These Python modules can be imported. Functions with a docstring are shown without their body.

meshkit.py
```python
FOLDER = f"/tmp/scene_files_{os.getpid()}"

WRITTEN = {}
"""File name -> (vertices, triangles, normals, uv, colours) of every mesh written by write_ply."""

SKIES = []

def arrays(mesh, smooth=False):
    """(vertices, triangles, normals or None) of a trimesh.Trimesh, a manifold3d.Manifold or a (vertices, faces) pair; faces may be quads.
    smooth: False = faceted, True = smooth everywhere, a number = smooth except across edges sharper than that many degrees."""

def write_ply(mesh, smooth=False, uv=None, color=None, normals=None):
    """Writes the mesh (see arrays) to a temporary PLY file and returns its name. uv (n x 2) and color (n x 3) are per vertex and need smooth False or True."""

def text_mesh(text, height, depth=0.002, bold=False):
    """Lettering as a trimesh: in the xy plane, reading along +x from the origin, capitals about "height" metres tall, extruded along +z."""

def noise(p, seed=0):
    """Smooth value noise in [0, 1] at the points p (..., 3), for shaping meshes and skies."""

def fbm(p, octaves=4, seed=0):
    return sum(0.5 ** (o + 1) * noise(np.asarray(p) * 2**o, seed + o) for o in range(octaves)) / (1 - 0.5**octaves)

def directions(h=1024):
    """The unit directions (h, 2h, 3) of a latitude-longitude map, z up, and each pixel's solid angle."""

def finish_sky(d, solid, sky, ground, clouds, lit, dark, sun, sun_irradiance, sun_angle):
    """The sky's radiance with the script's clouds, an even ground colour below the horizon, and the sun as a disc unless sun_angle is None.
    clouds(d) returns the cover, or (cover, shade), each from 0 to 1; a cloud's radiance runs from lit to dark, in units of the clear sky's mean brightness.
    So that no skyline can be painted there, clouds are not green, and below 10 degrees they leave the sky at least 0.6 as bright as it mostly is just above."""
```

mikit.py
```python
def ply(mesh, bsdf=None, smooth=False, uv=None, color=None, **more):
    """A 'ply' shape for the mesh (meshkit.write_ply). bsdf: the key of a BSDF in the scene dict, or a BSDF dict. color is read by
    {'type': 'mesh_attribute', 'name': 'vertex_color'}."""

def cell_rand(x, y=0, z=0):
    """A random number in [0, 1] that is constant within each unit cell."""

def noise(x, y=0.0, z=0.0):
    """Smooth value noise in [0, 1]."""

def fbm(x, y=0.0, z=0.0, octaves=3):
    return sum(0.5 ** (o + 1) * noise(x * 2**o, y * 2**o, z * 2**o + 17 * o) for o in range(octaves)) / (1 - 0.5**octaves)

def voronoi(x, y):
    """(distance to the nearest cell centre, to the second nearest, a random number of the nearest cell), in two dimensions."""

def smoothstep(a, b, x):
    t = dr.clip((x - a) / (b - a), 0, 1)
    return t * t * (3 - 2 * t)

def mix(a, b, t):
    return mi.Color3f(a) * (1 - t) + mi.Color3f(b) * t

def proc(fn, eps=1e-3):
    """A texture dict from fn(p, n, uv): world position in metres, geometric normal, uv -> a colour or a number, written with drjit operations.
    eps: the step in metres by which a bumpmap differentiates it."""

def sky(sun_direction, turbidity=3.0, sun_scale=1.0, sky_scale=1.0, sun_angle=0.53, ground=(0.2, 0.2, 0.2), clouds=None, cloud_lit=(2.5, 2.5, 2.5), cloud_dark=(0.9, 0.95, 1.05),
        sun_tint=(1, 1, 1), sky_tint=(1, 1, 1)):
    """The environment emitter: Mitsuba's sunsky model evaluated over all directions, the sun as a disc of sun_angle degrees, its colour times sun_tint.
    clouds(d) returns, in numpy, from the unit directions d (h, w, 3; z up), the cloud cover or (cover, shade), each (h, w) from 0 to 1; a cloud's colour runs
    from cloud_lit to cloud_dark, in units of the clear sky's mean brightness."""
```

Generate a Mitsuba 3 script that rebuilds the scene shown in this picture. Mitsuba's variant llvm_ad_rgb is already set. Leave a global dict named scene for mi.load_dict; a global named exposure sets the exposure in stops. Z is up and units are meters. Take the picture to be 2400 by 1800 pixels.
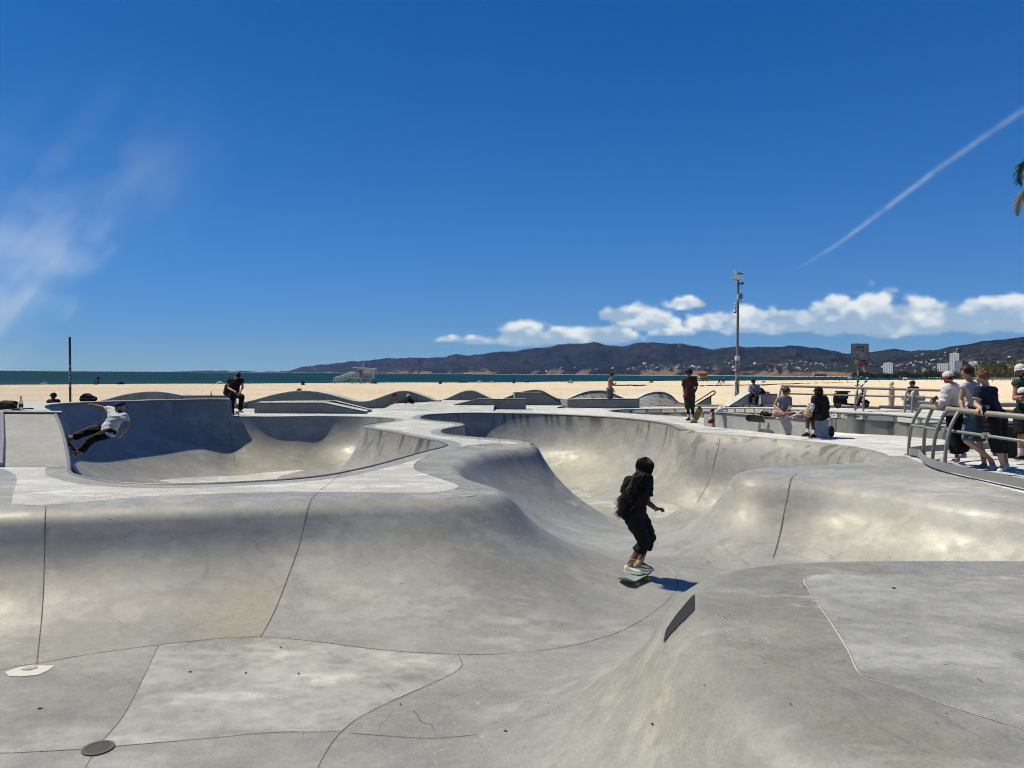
import math, random
import numpy as np, trimesh, manifold3d, shapely
import drjit as dr
import mitsuba as mi
import mikit, meshkit
from scipy.spatial import cKDTree, Delaunay
from scipy.ndimage import gaussian_filter, map_coordinates
from shapely.geometry import Polygon, LineString, Point, MultiLineString
from shapely.ops import polygonize, unary_union

scene, labels = {}, {}
# ------------------------------------------------------------------ camera, light, exposure
FPX, CAMZ = 1735.0, 1.58                      # focal length in pixels of a 2400 x 1800 frame, eye height over the deck
PITCH, ROLL = math.radians(0.773), math.radians(0.384)
CF = np.array([0, math.cos(PITCH), -math.sin(PITCH)])
_u0 = np.array([0, math.sin(PITCH), math.cos(PITCH)])
CR = np.array([math.cos(ROLL), 0, 0]) + math.sin(ROLL) * _u0
CU = np.array([-math.sin(ROLL), 0, 0]) + math.cos(ROLL) * _u0
T = mi.ScalarTransform4f
SUN = np.array([-0.52, 0.125, 0.845]); SUN /= np.linalg.norm(SUN)
exposure = 1.25

scene['camera'] = {'type': 'perspective', 'fov': math.degrees(2 * math.atan(1200 / FPX)), 'fov_axis': 'x',
                   'near_clip': 0.1, 'far_clip': 90000.0,
                   'to_world': T().look_at(origin=[0, 0, CAMZ], target=[float(CF[0]), float(CF[1]), CAMZ + float(CF[2])], up=[float(c) for c in CU])}


def azel(px, py):
    d = CF + CR * ((px - 1200) / FPX) - CU * ((py - 900) / FPX)
    d /= np.linalg.norm(d)
    return math.degrees(math.atan2(d[0], d[1])), math.degrees(math.asin(d[2]))


def sky_clouds(d):
    x, y, z = d[..., 0], d[..., 1], d[..., 2]
    az = np.degrees(np.arctan2(x, y)); el = np.degrees(np.arcsin(np.clip(z, -1, 1)))
    f = lambda sx, sy, o, s=0: meshkit.fbm(np.stack([az * sx, el * sy, az * 0 + 3.1], -1), o, s)
    # bank of fair weather cumulus over the mountains: flat bases, billowed tops
    n1, n2, n3 = f(0.30, 0.5, 4, 1), f(0.62, 1.0, 5, 7), f(1.5, 2.2, 4, 13)
    px = [(1062, 798, 40, 12), (1125, 803, 62, 20), (1225, 800, 95, 46), (1320, 800, 90, 36), (1420, 795, 90, 34), (1455, 745, 62, 30), (1515, 764, 75, 34), (1580, 783, 62, 18), (1614, 716, 46, 22),
          (1680, 765, 70, 40), (1760, 768, 80, 52), (1850, 768, 85, 58), (1945, 766, 80, 72), (2040, 768, 90, 74), (2140, 766, 90, 62), (2230, 762, 85, 52), (2310, 760, 80, 62), (2400, 762, 90, 66)]
    puffs = [(azel(a, b)[0], azel(a, b)[1], w / 30.3, h / 30.3) for a, b, w, h in px] + [(a, 3.6 + .3 * math.sin(a), 2.8, 2.0 + .5 * math.sin(a * 1.7)) for a in np.arange(38.5, 64, 3.1)]
    body = np.zeros_like(az); rise = np.zeros_like(az)
    for a, e, w, h in puffs:
        u, v = (az - a) / w, (el - e) / h
        v = np.where(v < 0, v * 3.2, v)
        q = np.exp(-(u * u + v * v) * .95)
        rise = np.where(q > body, v, rise); body = np.maximum(body, q)
    d0 = body * 1.15 + (n2 - .5) * .85 + (n1 - .5) * .45 + (n3 - .5) * .34 - .46
    cov = np.clip(d0 / .22, 0, 1) * (body > .09)
    cov = cov * cov * (3 - 2 * cov)
    # lit from the upper left and behind: bright rims and tops, grey-blue hollows and bases
    sh = np.clip(.60 - rise * .62 - (n2 - .5) * 2.3 - (n3 - .5) * 1.7 + np.clip(d0, 0, .5) * .5, 0, 1)
    cover, shade = cov * .93, sh
    # thin high veil on the left: two soft fans with combed, frayed edges
    w1 = f(.10, .05, 4, 21); ca, sa = math.cos(.95), math.sin(.95)
    al, ac = az * ca + el * sa, -az * sa + el * ca
    fib = meshkit.fbm(np.stack([al * .10, ac * .62, az * 0 + 5], -1), 5, 27); puff = meshkit.fbm(np.stack([az * .30, el * .36, az * 0 + 9], -1), 5, 29)
    edge = np.interp(el, [0, 2, 4, 6, 8, 10, 12, 16], [-32.5, -31, -29.6, -28.6, -27.6, -28.2, -29.5, -33]) + (puff - .5) * 7 + (fib - .5) * 4
    low_ = np.clip((edge - az) / 4.2, 0, 1) * np.exp(-(np.maximum(el - 5.5, 0) / 4.2) ** 2) * np.clip((el + 2) / 4, 0, 1)
    tall = np.exp(-((az + 29.6 - (el - 13) * .5) / 4.6) ** 2 - ((el - 12.6) / 3.9) ** 2)
    veil = low_ * (.13 + .55 * np.clip(fib * .75 + puff * .75 - .45, 0, 1)) * 1.25 + tall * (.02 + .42 * np.clip(fib * .8 + puff * .6 - .45, 0, 1))
    veil = np.clip(veil * np.exp(-np.clip((-42 - az) / 12, 0, 9) ** 2), 0, .6)
    # contrail on the right
    pts = [(1845, 645), (1960, 575), (2090, 478), (2200, 395), (2300, 325), (2420, 245), (2600, 130)]
    ae = np.array([azel(*p) for p in pts])
    trail = np.zeros_like(az)
    near = (az > 15) & (az < 48) & (el > 3) & (el < 30)
    A, E = az[near], el[near]; best = np.full(A.shape, 9.0); par = np.zeros(A.shape)
    for i in range(len(ae) - 1):
        p, q = ae[i], ae[i + 1]; l = q - p; L = l @ l
        t = np.clip(((A - p[0]) * l[0] + (E - p[1]) * l[1]) / L, 0, 1)
        dd = np.hypot((A - p[0] - t * l[0]) * .97, E - p[1] - t * l[1])
        par = np.where(dd < best, i + t, par); best = np.minimum(best, dd)
    wd = np.interp(par, [0, 1, 2.2, 3.5, 5, 6], [.04, .09, .13, .14, .16, .2])
    st = np.interp(par, [0, .4, 1.5, 2.6, 4, 6], [.0, .25, .5, .42, .26, .2])
    trail[near] = 1.0 * st * np.exp(-(best / wd) ** 2) * (.45 + 1.1 * (meshkit.fbm(np.stack([A * 2.3, E * 2.3, A * 0], -1), 3, 5) - .3))
    thin = np.maximum(veil, trail)
    # out of the frame the veil simply goes on as scattered wisps
    out = np.clip(f(.05, .09, 5, 33) - .58, 0, 1) * .8 * np.clip((np.abs(az) - 48) / 12, 0, 1) * np.clip(el / 6, 0, 1) * np.clip((60 - el) / 20, 0, 1)
    thin = np.maximum(thin, out)
    haze = .44 * np.exp(-np.maximum(el, 0) / 8.5) + .24 * np.exp(-np.maximum(el, 0) / 2.6)                     # pale air towards the horizon, all round
    a = (1 - cover) * (1 - thin) * haze; b = (1 - cover) * thin; c = cover
    tot = a + b + c
    return tot, (a * 1.0 + b * .3 + c * np.minimum(shade * 1.05, .95)) / np.maximum(tot, 1e-6)


scene['sky'] = mikit.sky(SUN.tolist(), turbidity=2.2, sun_scale=1.0, sky_scale=1.0, clouds=sky_clouds, cloud_lit=(5.6, 6.0, 6.3), cloud_dark=(2.0, 3.0, 4.4),
                         sky_tint=(.055, .52, 1.04), sun_tint=(1.60, 1.73, 1.75))


# ------------------------------------------------------------------ projection helpers
def ray(px, py):
    return CF + CR * ((px - 1200) / FPX) - CU * ((py - 900) / FPX)


def onz(px, py, z=0.0):
    """The point of the plane at height z that the photograph shows at this pixel."""
    d = ray(px, py); t = (z - CAMZ) / d[2]
    return np.array([d[0] * t, d[1] * t, z])


def at(px, py, Y):
    d = ray(px, py); t = Y / d[1]
    return np.array([0, 0, CAMZ]) + d * t


def xy(lst, z=0.0):
    return np.array([onz(a, b, z)[:2] for a, b in lst])


# ------------------------------------------------------------------ entries of the scene
_used = {}


def numbered(k):
    n = _used.get(k, 0); _used[k] = n + 1
    return k if n == 0 else f'{k}_{n:03d}'


def put(key, mesh, bsdf, smooth=False, to=None):
    """One entry of the scene; a key that is taken gets the next number."""
    key = numbered(key)
    scene[key] = mikit.ply(mesh, bsdf, smooth)
    if to is not None:
        scene[key]['to_world'] = to
    return key


def tag(key, label=None, cat=None, group=None, kind=None):
    d = labels.setdefault(key, {})
    for a, b in (('label', label), ('category', cat), ('group', group), ('kind', kind)):
        if b: d[a] = b
    return key


def thing(name, label, cat, group=None):
    return tag(numbered(name), label, cat, group)


def raw(key, v, f, n, bsdf):
    key = numbered(key)
    scene[key] = {'type': 'ply', 'filename': meshkit.write_ply((v, f), False, normals=n), 'face_normals': False, 'bsdf': {'type': 'ref', 'id': bsdf}}
    return key


cat_ = trimesh.util.concatenate


def box(x0, x1, y0, y1, z0, z1, ch=0.0):
    if ch <= 0:
        m = trimesh.creation.box((x1 - x0, y1 - y0, z1 - z0)); m.apply_translation(((x0 + x1) / 2, (y0 + y1) / 2, (z0 + z1) / 2)); return m
    c = manifold3d.CrossSection.square((x1 - x0 - 2 * ch, y1 - y0 - 2 * ch)).translate((x0 + ch, y0 + ch))
    pts = []
    for (a0, a1, b0, b1, c0, c1) in ((x0 + ch, x1 - ch, y0 + ch, y1 - ch, z0, z1), (x0, x1, y0 + ch, y1 - ch, z0 + ch, z1 - ch), (x0 + ch, x1 - ch, y0, y1, z0 + ch, z1 - ch)):
        pts += [(a, b, c) for a in (a0, a1) for b in (b0, b1) for c in (c0, c1)]
    return hull(pts)


def hull(pts):
    return man2tri(manifold3d.Manifold.hull_points(np.asarray(pts, float)))


def man2tri(m):
    k = m.to_mesh()
    return trimesh.Trimesh(np.array(k.vert_properties[:, :3], float), np.array(k.tri_verts), process=False)


def tube(pts, r, n=8, cap=True):
    """A round tube along a polyline; r a number or one per point."""
    p = np.asarray(pts, float); r = np.broadcast_to(r, (len(p),))
    t = np.gradient(p, axis=0); t /= np.linalg.norm(t, axis=1, keepdims=True) + 1e-12
    a = np.cross(t[0], [0, 0, 1.0] if abs(t[0][2]) < .9 else [1.0, 0, 0]); a /= np.linalg.norm(a)
    A = []
    for k in range(len(p)):
        a = a - t[k] * (a @ t[k]); a /= np.linalg.norm(a) + 1e-12; A.append(a)
    A = np.array(A); B = np.cross(t, A); an = np.arange(n) * 2 * np.pi / n
    v = (p[:, None] + r[:, None, None] * (np.cos(an)[None, :, None] * A[:, None] + np.sin(an)[None, :, None] * B[:, None])).reshape(-1, 3)
    f = []
    for i in range(len(p) - 1):
        for j in range(n):
            k = (j + 1) % n
            f += [(i * n + j, i * n + k, (i + 1) * n + k), (i * n + j, (i + 1) * n + k, (i + 1) * n + j)]
    if cap:
        v = np.vstack([v, p[:1], p[-1:]]); e = len(v)
        for j in range(n):
            k = (j + 1) % n
            f += [(e - 2, k, j), (e - 1, (len(p) - 1) * n + j, (len(p) - 1) * n + k)]
    return trimesh.Trimesh(v, np.array(f), process=False)


def lathe(profile, n=20, c=(0, 0, 0)):
    """profile: (radius, z) from bottom to top, turned about z."""
    m = trimesh.creation.revolve(np.array(profile, float), sections=n); m.apply_translation(c); return m


def prism(poly, z0, z1):
    m = trimesh.creation.extrude_polygon(Polygon(poly), z1 - z0, engine='earcut'); m.apply_translation((0, 0, z0)); return m


def plate(poly, origin, ex, ey, thick):
    """Extrudes a 2-D outline laid in the plane of ex and ey, thick along their normal."""
    m = trimesh.creation.extrude_polygon(Polygon(poly), thick, engine='earcut')
    ex, ey = np.asarray(ex, float), np.asarray(ey, float); ez = np.cross(ex, ey)
    M = np.eye(4); M[:3, 0], M[:3, 1], M[:3, 2], M[:3, 3] = ex, ey, ez, origin
    m.apply_transform(M); return m


def spline(P, n=12, closed=False):
    """Catmull-Rom through the points."""
    P = np.asarray(P, float); N = len(P); out = []
    g = (lambda i: P[i % N]) if closed else (lambda i: P[min(max(i, 0), N - 1)])
    for i in range(N if closed else N - 1):
        a, b, c, d = g(i - 1), g(i), g(i + 1), g(i + 2)
        for k in range(n):
            t = k / n
            out.append(.5 * (2 * b + (c - a) * t + (2 * a - 5 * b + 4 * c - d) * t * t + (3 * b - a - 3 * c + d) * t ** 3))
    if not closed: out.append(P[-1])
    return np.array(out)


def resample(P, step):
    P = np.asarray(P, float); s = np.concatenate([[0], np.cumsum(np.linalg.norm(np.diff(P, axis=0), axis=1))])
    n = max(2, int(math.ceil(s[-1] / step)) + 1); q = np.linspace(0, s[-1], n)
    return np.stack([np.interp(q, s, P[:, k]) for k in range(P.shape[1])], 1)


def sstep(a, b, x):
    t = np.clip((np.asarray(x, float) - a) / (b - a), 0, 1); return t * t * (3 - 2 * t)
# ------------------------------------------------------------------ plan of the bowls (metres; rims lie on the deck, z = 0)
def ext_top(x, y):
    """Height of the bank, platform and extension wall on the far left."""
    b = .72 * np.clip((y - 12.1) / 2.9, 0, 1) ** 1.08
    return np.where(y < 15, b, .72 - .11 * np.clip((y - 15) / 11.1, 0, 1))


pool_px1 = [(255, 1129), (326, 1133.8), (407, 1135.7), (502, 1133.8), (608, 1128.4), (690, 1123), (771, 1113.5), (826, 1102.6), (880, 1090.4), (934, 1075.5), (1002, 1056.5),
            (1036, 1048.6), (1045.5, 1041.6), (1031, 1034.8), (1002, 1029.4), (961, 1022), (920, 1013), (880, 1006.3), (857, 1002.5), (848, 999.5), (856, 996), (880, 992), (907, 988.2),
            (922, 985), (920, 982.3), (905, 980.3), (853, 977), (771, 975.7), (690, 976.5), (608.5, 977.3), (538, 977.3)]
pool_left = [(-9.97, 26.1), (-10.7, 25.6), (-11.4, 24.7), (-11.9, 23.2), (-12.35, 21.6), (-12.3, 20.0), (-11.6, 18.4), (-10.5, 16.7), (-9.2, 14.95), (-8.84, 14.48), (-8.26, 13.67), (-7.47, 12.5), (-6.85, 11.5), (-6.35, 11.0)]
P1 = xy(pool_px1)
pool_rim = spline(np.vstack([P1, pool_left[1:]]), 8, True)
far_a = [(1248.2, 1043), (1241.4, 1037.5), (1217, 1033.5), (1162.7, 1029.4), (1095, 1024), (1056, 1020), (1038, 1016), (1034, 1011), (1040, 1007), (1056, 1003.6), (1083, 999), (1088.6, 995.5), (1075, 991.4),
         (1042, 988.7), (1010, 985.5), (988, 982), (986, 978), (1002, 972.4), (1050, 969.5), (1108.5, 967.8), (1217, 969), (1325.5, 971.9), (1434, 977.9), (1515, 986), (1569.6, 995.5), (1598, 1009)]
soft_b = [(1648, 1014), (1722, 1019), (1800, 1026), (1930, 1037), (2040, 1053), (2092, 1072), (2062, 1083.5), (1950, 1089), (1860, 1094), (1778, 1099), (1737, 1106), (1741, 1112), (1800, 1114.5), (1890, 1119), (1987, 1127), (2090, 1140), (2168, 1154), (2290, 1172)]
plan_c = [(6.4, 9.0), (7.0, 8.3), (7.2, 7.6), (7.0, 6.95), (6.3, 6.5), (5.3, 6.36), (4.2, 6.3), (3.1, 6.28), (2.35, 6.2), (1.8, 5.95), (1.45, 5.5), (1.3, 5.0), (1.27, 4.4), (1.27, 3.8), (1.36, 3.3), (1.62, 2.85), (2.1, 2.55), (2.8, 2.35), (3.8, 2.25),
          (4.8, 2.1), (5.3, 1.6), (5.0, .95), (4, .7), (2, .62), (0, .6), (-3, .7), (-6, 1.2), (-8, 2.4), (-9.3, 4.2), (-9.5, 6.0), (-8.9, 7.4), (-7.6, 8.15), (-5.9, 8.5), (-4.6, 8.85), (-2.9, 9.22), (-1.5, 9.42), (-.6, 9.55)]
soft_d = [(1150, 1158), (1164, 1151.5), (1149, 1144), (1108, 1131), (1068, 1118), (1049, 1104), (1048, 1093), (1076, 1073.5), (1136, 1058), (1217, 1048.6)]
flow_pts = np.vstack([xy(far_a), xy(soft_b), plan_c, xy(soft_d)])
def soften(P, sig, step=.04):
    """Takes the wobble of the measured points out of a closed rim; sig (m) at each point."""
    P = resample(np.vstack([P, P[:1]]), step)[:-1]; n = len(P); k = np.arange(-60, 61)
    sg = sig(P) / step; out = np.zeros_like(P)
    W = np.exp(-.5 * (k[None] / np.maximum(sg, 1e-3)[:, None]) ** 2); W /= W.sum(1, keepdims=True)
    for j, kk in enumerate(k): out += W[:, j:j + 1] * np.roll(P, -kk, 0)
    return out


_cop = spline(xy(far_a), 8); _sb = cKDTree(spline(np.vstack([xy(soft_b), plan_c[:14]]), 8)); _ct = cKDTree(_cop)
flow_rim = soften(spline(flow_pts, 8, True), lambda P: np.where(_sb.query(P)[0] < .12, .38, np.where(_ct.query(P)[0] < .12, .10, .2)))
flow_rim = soften(flow_rim, lambda P: .08 + .75 * np.exp(-((P[:, 1] - 20.9) / 1.3) ** 2) * sstep(3.5, 4.5, P[:, 0]))
flow_rim = soften(flow_rim, lambda P: np.full(len(P), .08))
pool_rim = soften(pool_rim, lambda P: np.full(len(P), .08))
is_cop = _ct.query(flow_rim)[0] < .07
_k = int(np.argmin(np.linalg.norm(flow_rim - _cop[0], axis=1)))
flow_rim = np.roll(flow_rim, -_k, 0); is_cop = np.roll(is_cop, -_k)
n_far = int(np.argmin(np.linalg.norm(flow_rim - _cop[-1], axis=1)))
is_cop = np.arange(len(flow_rim)) < n_far
# ------------------------------------------------------------------ the bowls as height fields of the distance to their rims
class Bowl:
    def __init__(self, rim, depth, run, lip, top=None, cell=.05):
        self.rim = resample(np.vstack([rim, rim[:1]]), .012)[:-1]
        self.poly = Polygon(rim); shapely.prepare(self.poly)
        self.tree = cKDTree(self.rim); self.depth = depth
        n = len(self.rim); s = np.arange(n)
        def ring(v, sig):                                            # smoothed round the rim
            k = int(sig / .012); w = np.exp(-.5 * (np.arange(-3 * k, 3 * k + 1) / k) ** 2); w /= w.sum()
            return np.convolve(np.concatenate([v[-3 * k:], v, v[:3 * k]]), w, 'valid')
        self.L = ring(run(self.rim), .5); self.r = ring(lip(self.rim), .35)
        self.top = top
        a = self.rim; t = np.roll(a, -3, 0) - np.roll(a, 3, 0); t /= np.linalg.norm(t, axis=1, keepdims=True)
        nn = np.stack([-t[:, 1], t[:, 0]], 1)
        if not self.poly.contains(Point(*(a[0] + nn[0] * .05))): nn = -nn
        self.inward = nn
        x0, y0, x1, y1 = self.poly.bounds; self.o = np.array([x0 - 1, y0 - 1]); self.c = cell
        gx, gy = np.arange(x0 - 1, x1 + 1, cell), np.arange(y0 - 1, y1 + 1, cell)
        G = np.stack(np.meshgrid(gx, gy, indexing='ij'), -1); sh = G.shape[:2]
        inside = shapely.contains_xy(self.poly, G[..., 0].ravel(), G[..., 1].ravel()).reshape(sh)
        z = self.exact(G.reshape(-1, 2)).reshape(sh); z = np.where(inside, z, 0); w = inside.astype(float)
        sg = .26 / cell
        self.blur = gaussian_filter(z * w, sg) / np.maximum(gaussian_filter(w, sg), 1e-3)

    def exact(self, p, want=False):
        d, i = self.tree.query(p)
        h = self.depth(p); L, r = self.L[i], self.r[i]
        phi = np.minimum(2 * np.arctan(h / L), math.radians(87)); S = L / np.sin(phi)
        r = np.minimum(r, .4 * S); hh = S * (1 - np.cos(phi)); up = h - hh            # up: a straight upright part where the bowl is deeper than its curve
        xc = r * np.sin(phi); R = S - r
        z1 = -(r - np.sqrt(np.maximum(r * r - np.minimum(d, xc) ** 2, 0)))
        q = np.clip(L - d, 0, L - xc)
        z2 = -h + R - np.sqrt(np.maximum(R * R - q * q, 0))
        z = np.where(d < xc, z1 - up * d / np.maximum(xc, 1e-6), z2)
        return (z, d) if want else z

    def z(self, p):
        p = np.asarray(p, float)
        z, d = self.exact(p, True)
        b = map_coordinates(self.blur, ((p - self.o) / self.c).T, order=1, mode='nearest')
        w = sstep(.35, 1.0, d)
        return z * (1 - w) + b * w

    def z3(self, p):
        """Rim vertices keep the rim's own height."""
        z = self.z(p); d, _ = self.tree.query(p)
        return np.where(d < .004, self.top(p) if self.top else 0.0, z)

    def normal(self, p, e=.006):
        d, i = self.tree.query(p)
        q = np.where((d < .03)[:, None], p + self.inward[i] * (.03 - np.minimum(d, .03))[:, None], p)
        q = np.where(((d < .03) & (self.r[i] > .15))[:, None], p, q)
        gx = (self.z(q + [e, 0]) - self.z(q - [e, 0])) / (2 * e); gy = (self.z(q + [0, e]) - self.z(q - [0, e])) / (2 * e)
        n = np.stack([-gx, -gy, np.ones(len(q))], 1); return n / np.linalg.norm(n, axis=1, keepdims=True)


def flow_run(p):
    x, y = p[:, 0], p[:, 1]
    L = 1.72 + .6 * sstep(-2.6, -.7, x) * (1 - sstep(10.6, 12.5, y)) * (x < 1) * (y > 8)       # the broad nose
    L = np.where((y >= 10.6) & (x < 1) & (y < 17.2), 2.6 + .6 * sstep(11, 14, y), L)
    L = np.where((y > 17.2), 2.25 + .9 * (x < 1) * (1 - sstep(17, 20, y)), L)
    L = np.where((x > 3) & (y > 8) & (y < 12.1), 1.75, L)
    L = np.where((x > 3) & (y >= 12.1) & (y < 20.5), 2.0, L)
    L = np.where((x > 1) & (y < 7), 1.75, L)
    return L


flow_cop = is_cop.astype(float)
_ft = cKDTree(flow_rim)
flow = Bowl(flow_rim, lambda p: 1.12 + 1.18 * sstep(10.6, 20, p[:, 1]), flow_run, lambda p: .36 - .34 * flow_cop[_ft.query(p)[1]])
pool = Bowl(pool_rim, lambda p: np.full(len(p), 1.75), lambda p: 1.9 + 1.5 * sstep(-8.2, -10.5, p[:, 0]) * sstep(26.6, 25.0, p[:, 1]), lambda p: np.full(len(p), .02),
            top=lambda p: np.where((p[:, 0] < -6.3) & (p[:, 1] < 26.12) & (p[:, 0] < -9.9 + (26.12 - p[:, 1]) * .55), ext_top(p[:, 0], p[:, 1]), 0.0))
# the small tiled pool further back: its rim is level with the deck on the left and climbs to the raised walk on the right
TP = [(1425, 962.5, 33.2), (1455, 959, 34.2), (1500, 957.5, 34), (1560, 956.6, 33.2), (1636, 956, 31.8), (1717, 955.2, 29.8), (1815, 956.3, 26.5), (1945, 963.2, 21.2), (2100, 971.5, 19.8), (2171, 978, 19.0), (2330, 990, 17.6)]
tile_top = spline(np.array([at(a, b, Y) for a, b, Y in TP]), 14)
tile_near = spline(xy([(1425, 962.5), (1440, 966), (1500, 970.5), (1580, 975), (1660, 980), (1760, 984)]), 8)
tp_poly = Polygon(np.vstack([tile_near, [(9.2, 21.2)], tile_top[tile_top[:, 1] > 21.3][::-1, :2]])).buffer(0)


def ground(p):
    """Height of the deck, the bowls and the bank at plan points (n, 2)."""
    p = np.asarray(p, float); z = np.zeros(len(p))
    for b in (flow, pool):
        m = shapely.contains_xy(b.poly, p[:, 0], p[:, 1])
        if m.any(): z[m] = b.z(p[m])
    return z


def drape(px):
    """Photograph pixels -> points of the ground along their rays (first hit)."""
    out = []
    for a, b in px:
        d = ray(a, b); Y = np.arange(2.0, 46, .02); t = Y / d[1]
        P = np.stack([d[0] * t, d[1] * t], 1); zr = CAMZ + d[2] * t
        k = np.nonzero(zr < ground(P))[0]
        k = k[0] if len(k) else len(Y) - 1
        Yf = np.linspace(Y[max(k - 1, 0)], Y[k], 12); t = Yf / d[1]; P = np.stack([d[0] * t, d[1] * t], 1)
        k = np.nonzero(CAMZ + d[2] * t < ground(P))[0]; k = k[0] if len(k) else 11
        out.append(P[k])
    return np.array(out)


def clipline(px, n=6, step=.06):
    return resample(spline(drape(px), n), step)


# joints between the slabs, as the photograph shows them
J_floor = clipline([(-300, 1640), (0, 1570), (100, 1553), (220, 1532), (370, 1512), (500, 1498), (612, 1493), (740, 1504), (900, 1524), (1075, 1534), (1200, 1531), (1320, 1517), (1440, 1486), (1525, 1440), (1572, 1400), (1588, 1372), (1583, 1350)], 5)
J_floor2 = resample(spline(np.vstack([J_floor[-1:], onz(1560, 1328, -1.12)[None, :2], onz(1490, 1305, -1.12)[None, :2], onz(1400, 1277, -1.12)[None, :2], onz(1350, 1260, -1.12)[None, :2], [(1.25, 12.2), (1.5, 12.9)]]), 5), .06)
J_v1 = clipline([(108, 1186), (105, 1235), (104, 1300), (101, 1400), (92, 1500), (86, 1556)])
J_v2 = clipline([(745, 1155), (730, 1170), (720, 1200), (706, 1260), (676, 1350), (640, 1440), (610, 1493)])
J_f1 = clipline([(371, 1513), (300, 1660), (240, 1738), (200, 1800), (170, 1860)])
J_f2 = clipline([(-200, 1768), (0, 1766), (200, 1756), (300, 1747), (500, 1730), (640, 1717), (797, 1714)])
J_f3 = clipline([(1074, 1534), (1082, 1562), (1040, 1590), (960, 1625), (860, 1672), (800, 1715), (760, 1770), (735, 1830), (720, 1900)])
J_f4 = clipline([(824, 1719), (900, 1725), (1000, 1731), (1060, 1728), (1120, 1722)])
J_r1 = resample(spline(drape([(1686, 1032), (1681, 1060), (1668, 1110), (1652, 1148), (1634, 1178)]), 6), .06)
J_r2 = resample(spline(np.vstack([xy([(1868, 1111), (1856, 1119)]), drape([(1846, 1165), (1838, 1200), (1826, 1260), (1812, 1308)])]), 6), .06)
J_r3 = np.array([(7.6, 7.9), (6.6, 7.75), (5.9, 7.6), (5.2, 7.3)])
deck_light = xy([(27, 1183), (108, 1184), (226, 1174), (362, 1163), (497, 1157.6), (678, 1153.5), (746, 1153), (904, 1154.9), (961, 1155.3), (1015, 1154), (1056, 1148.7), (1076, 1141.5), (1072, 1136), (1056, 1129.8), (1015, 1116),
                 (977, 1102.6), (970.6, 1091.8), (982.8, 1078.2), (1015, 1064.7), (1060, 1052), (1100, 1043)])
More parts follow.
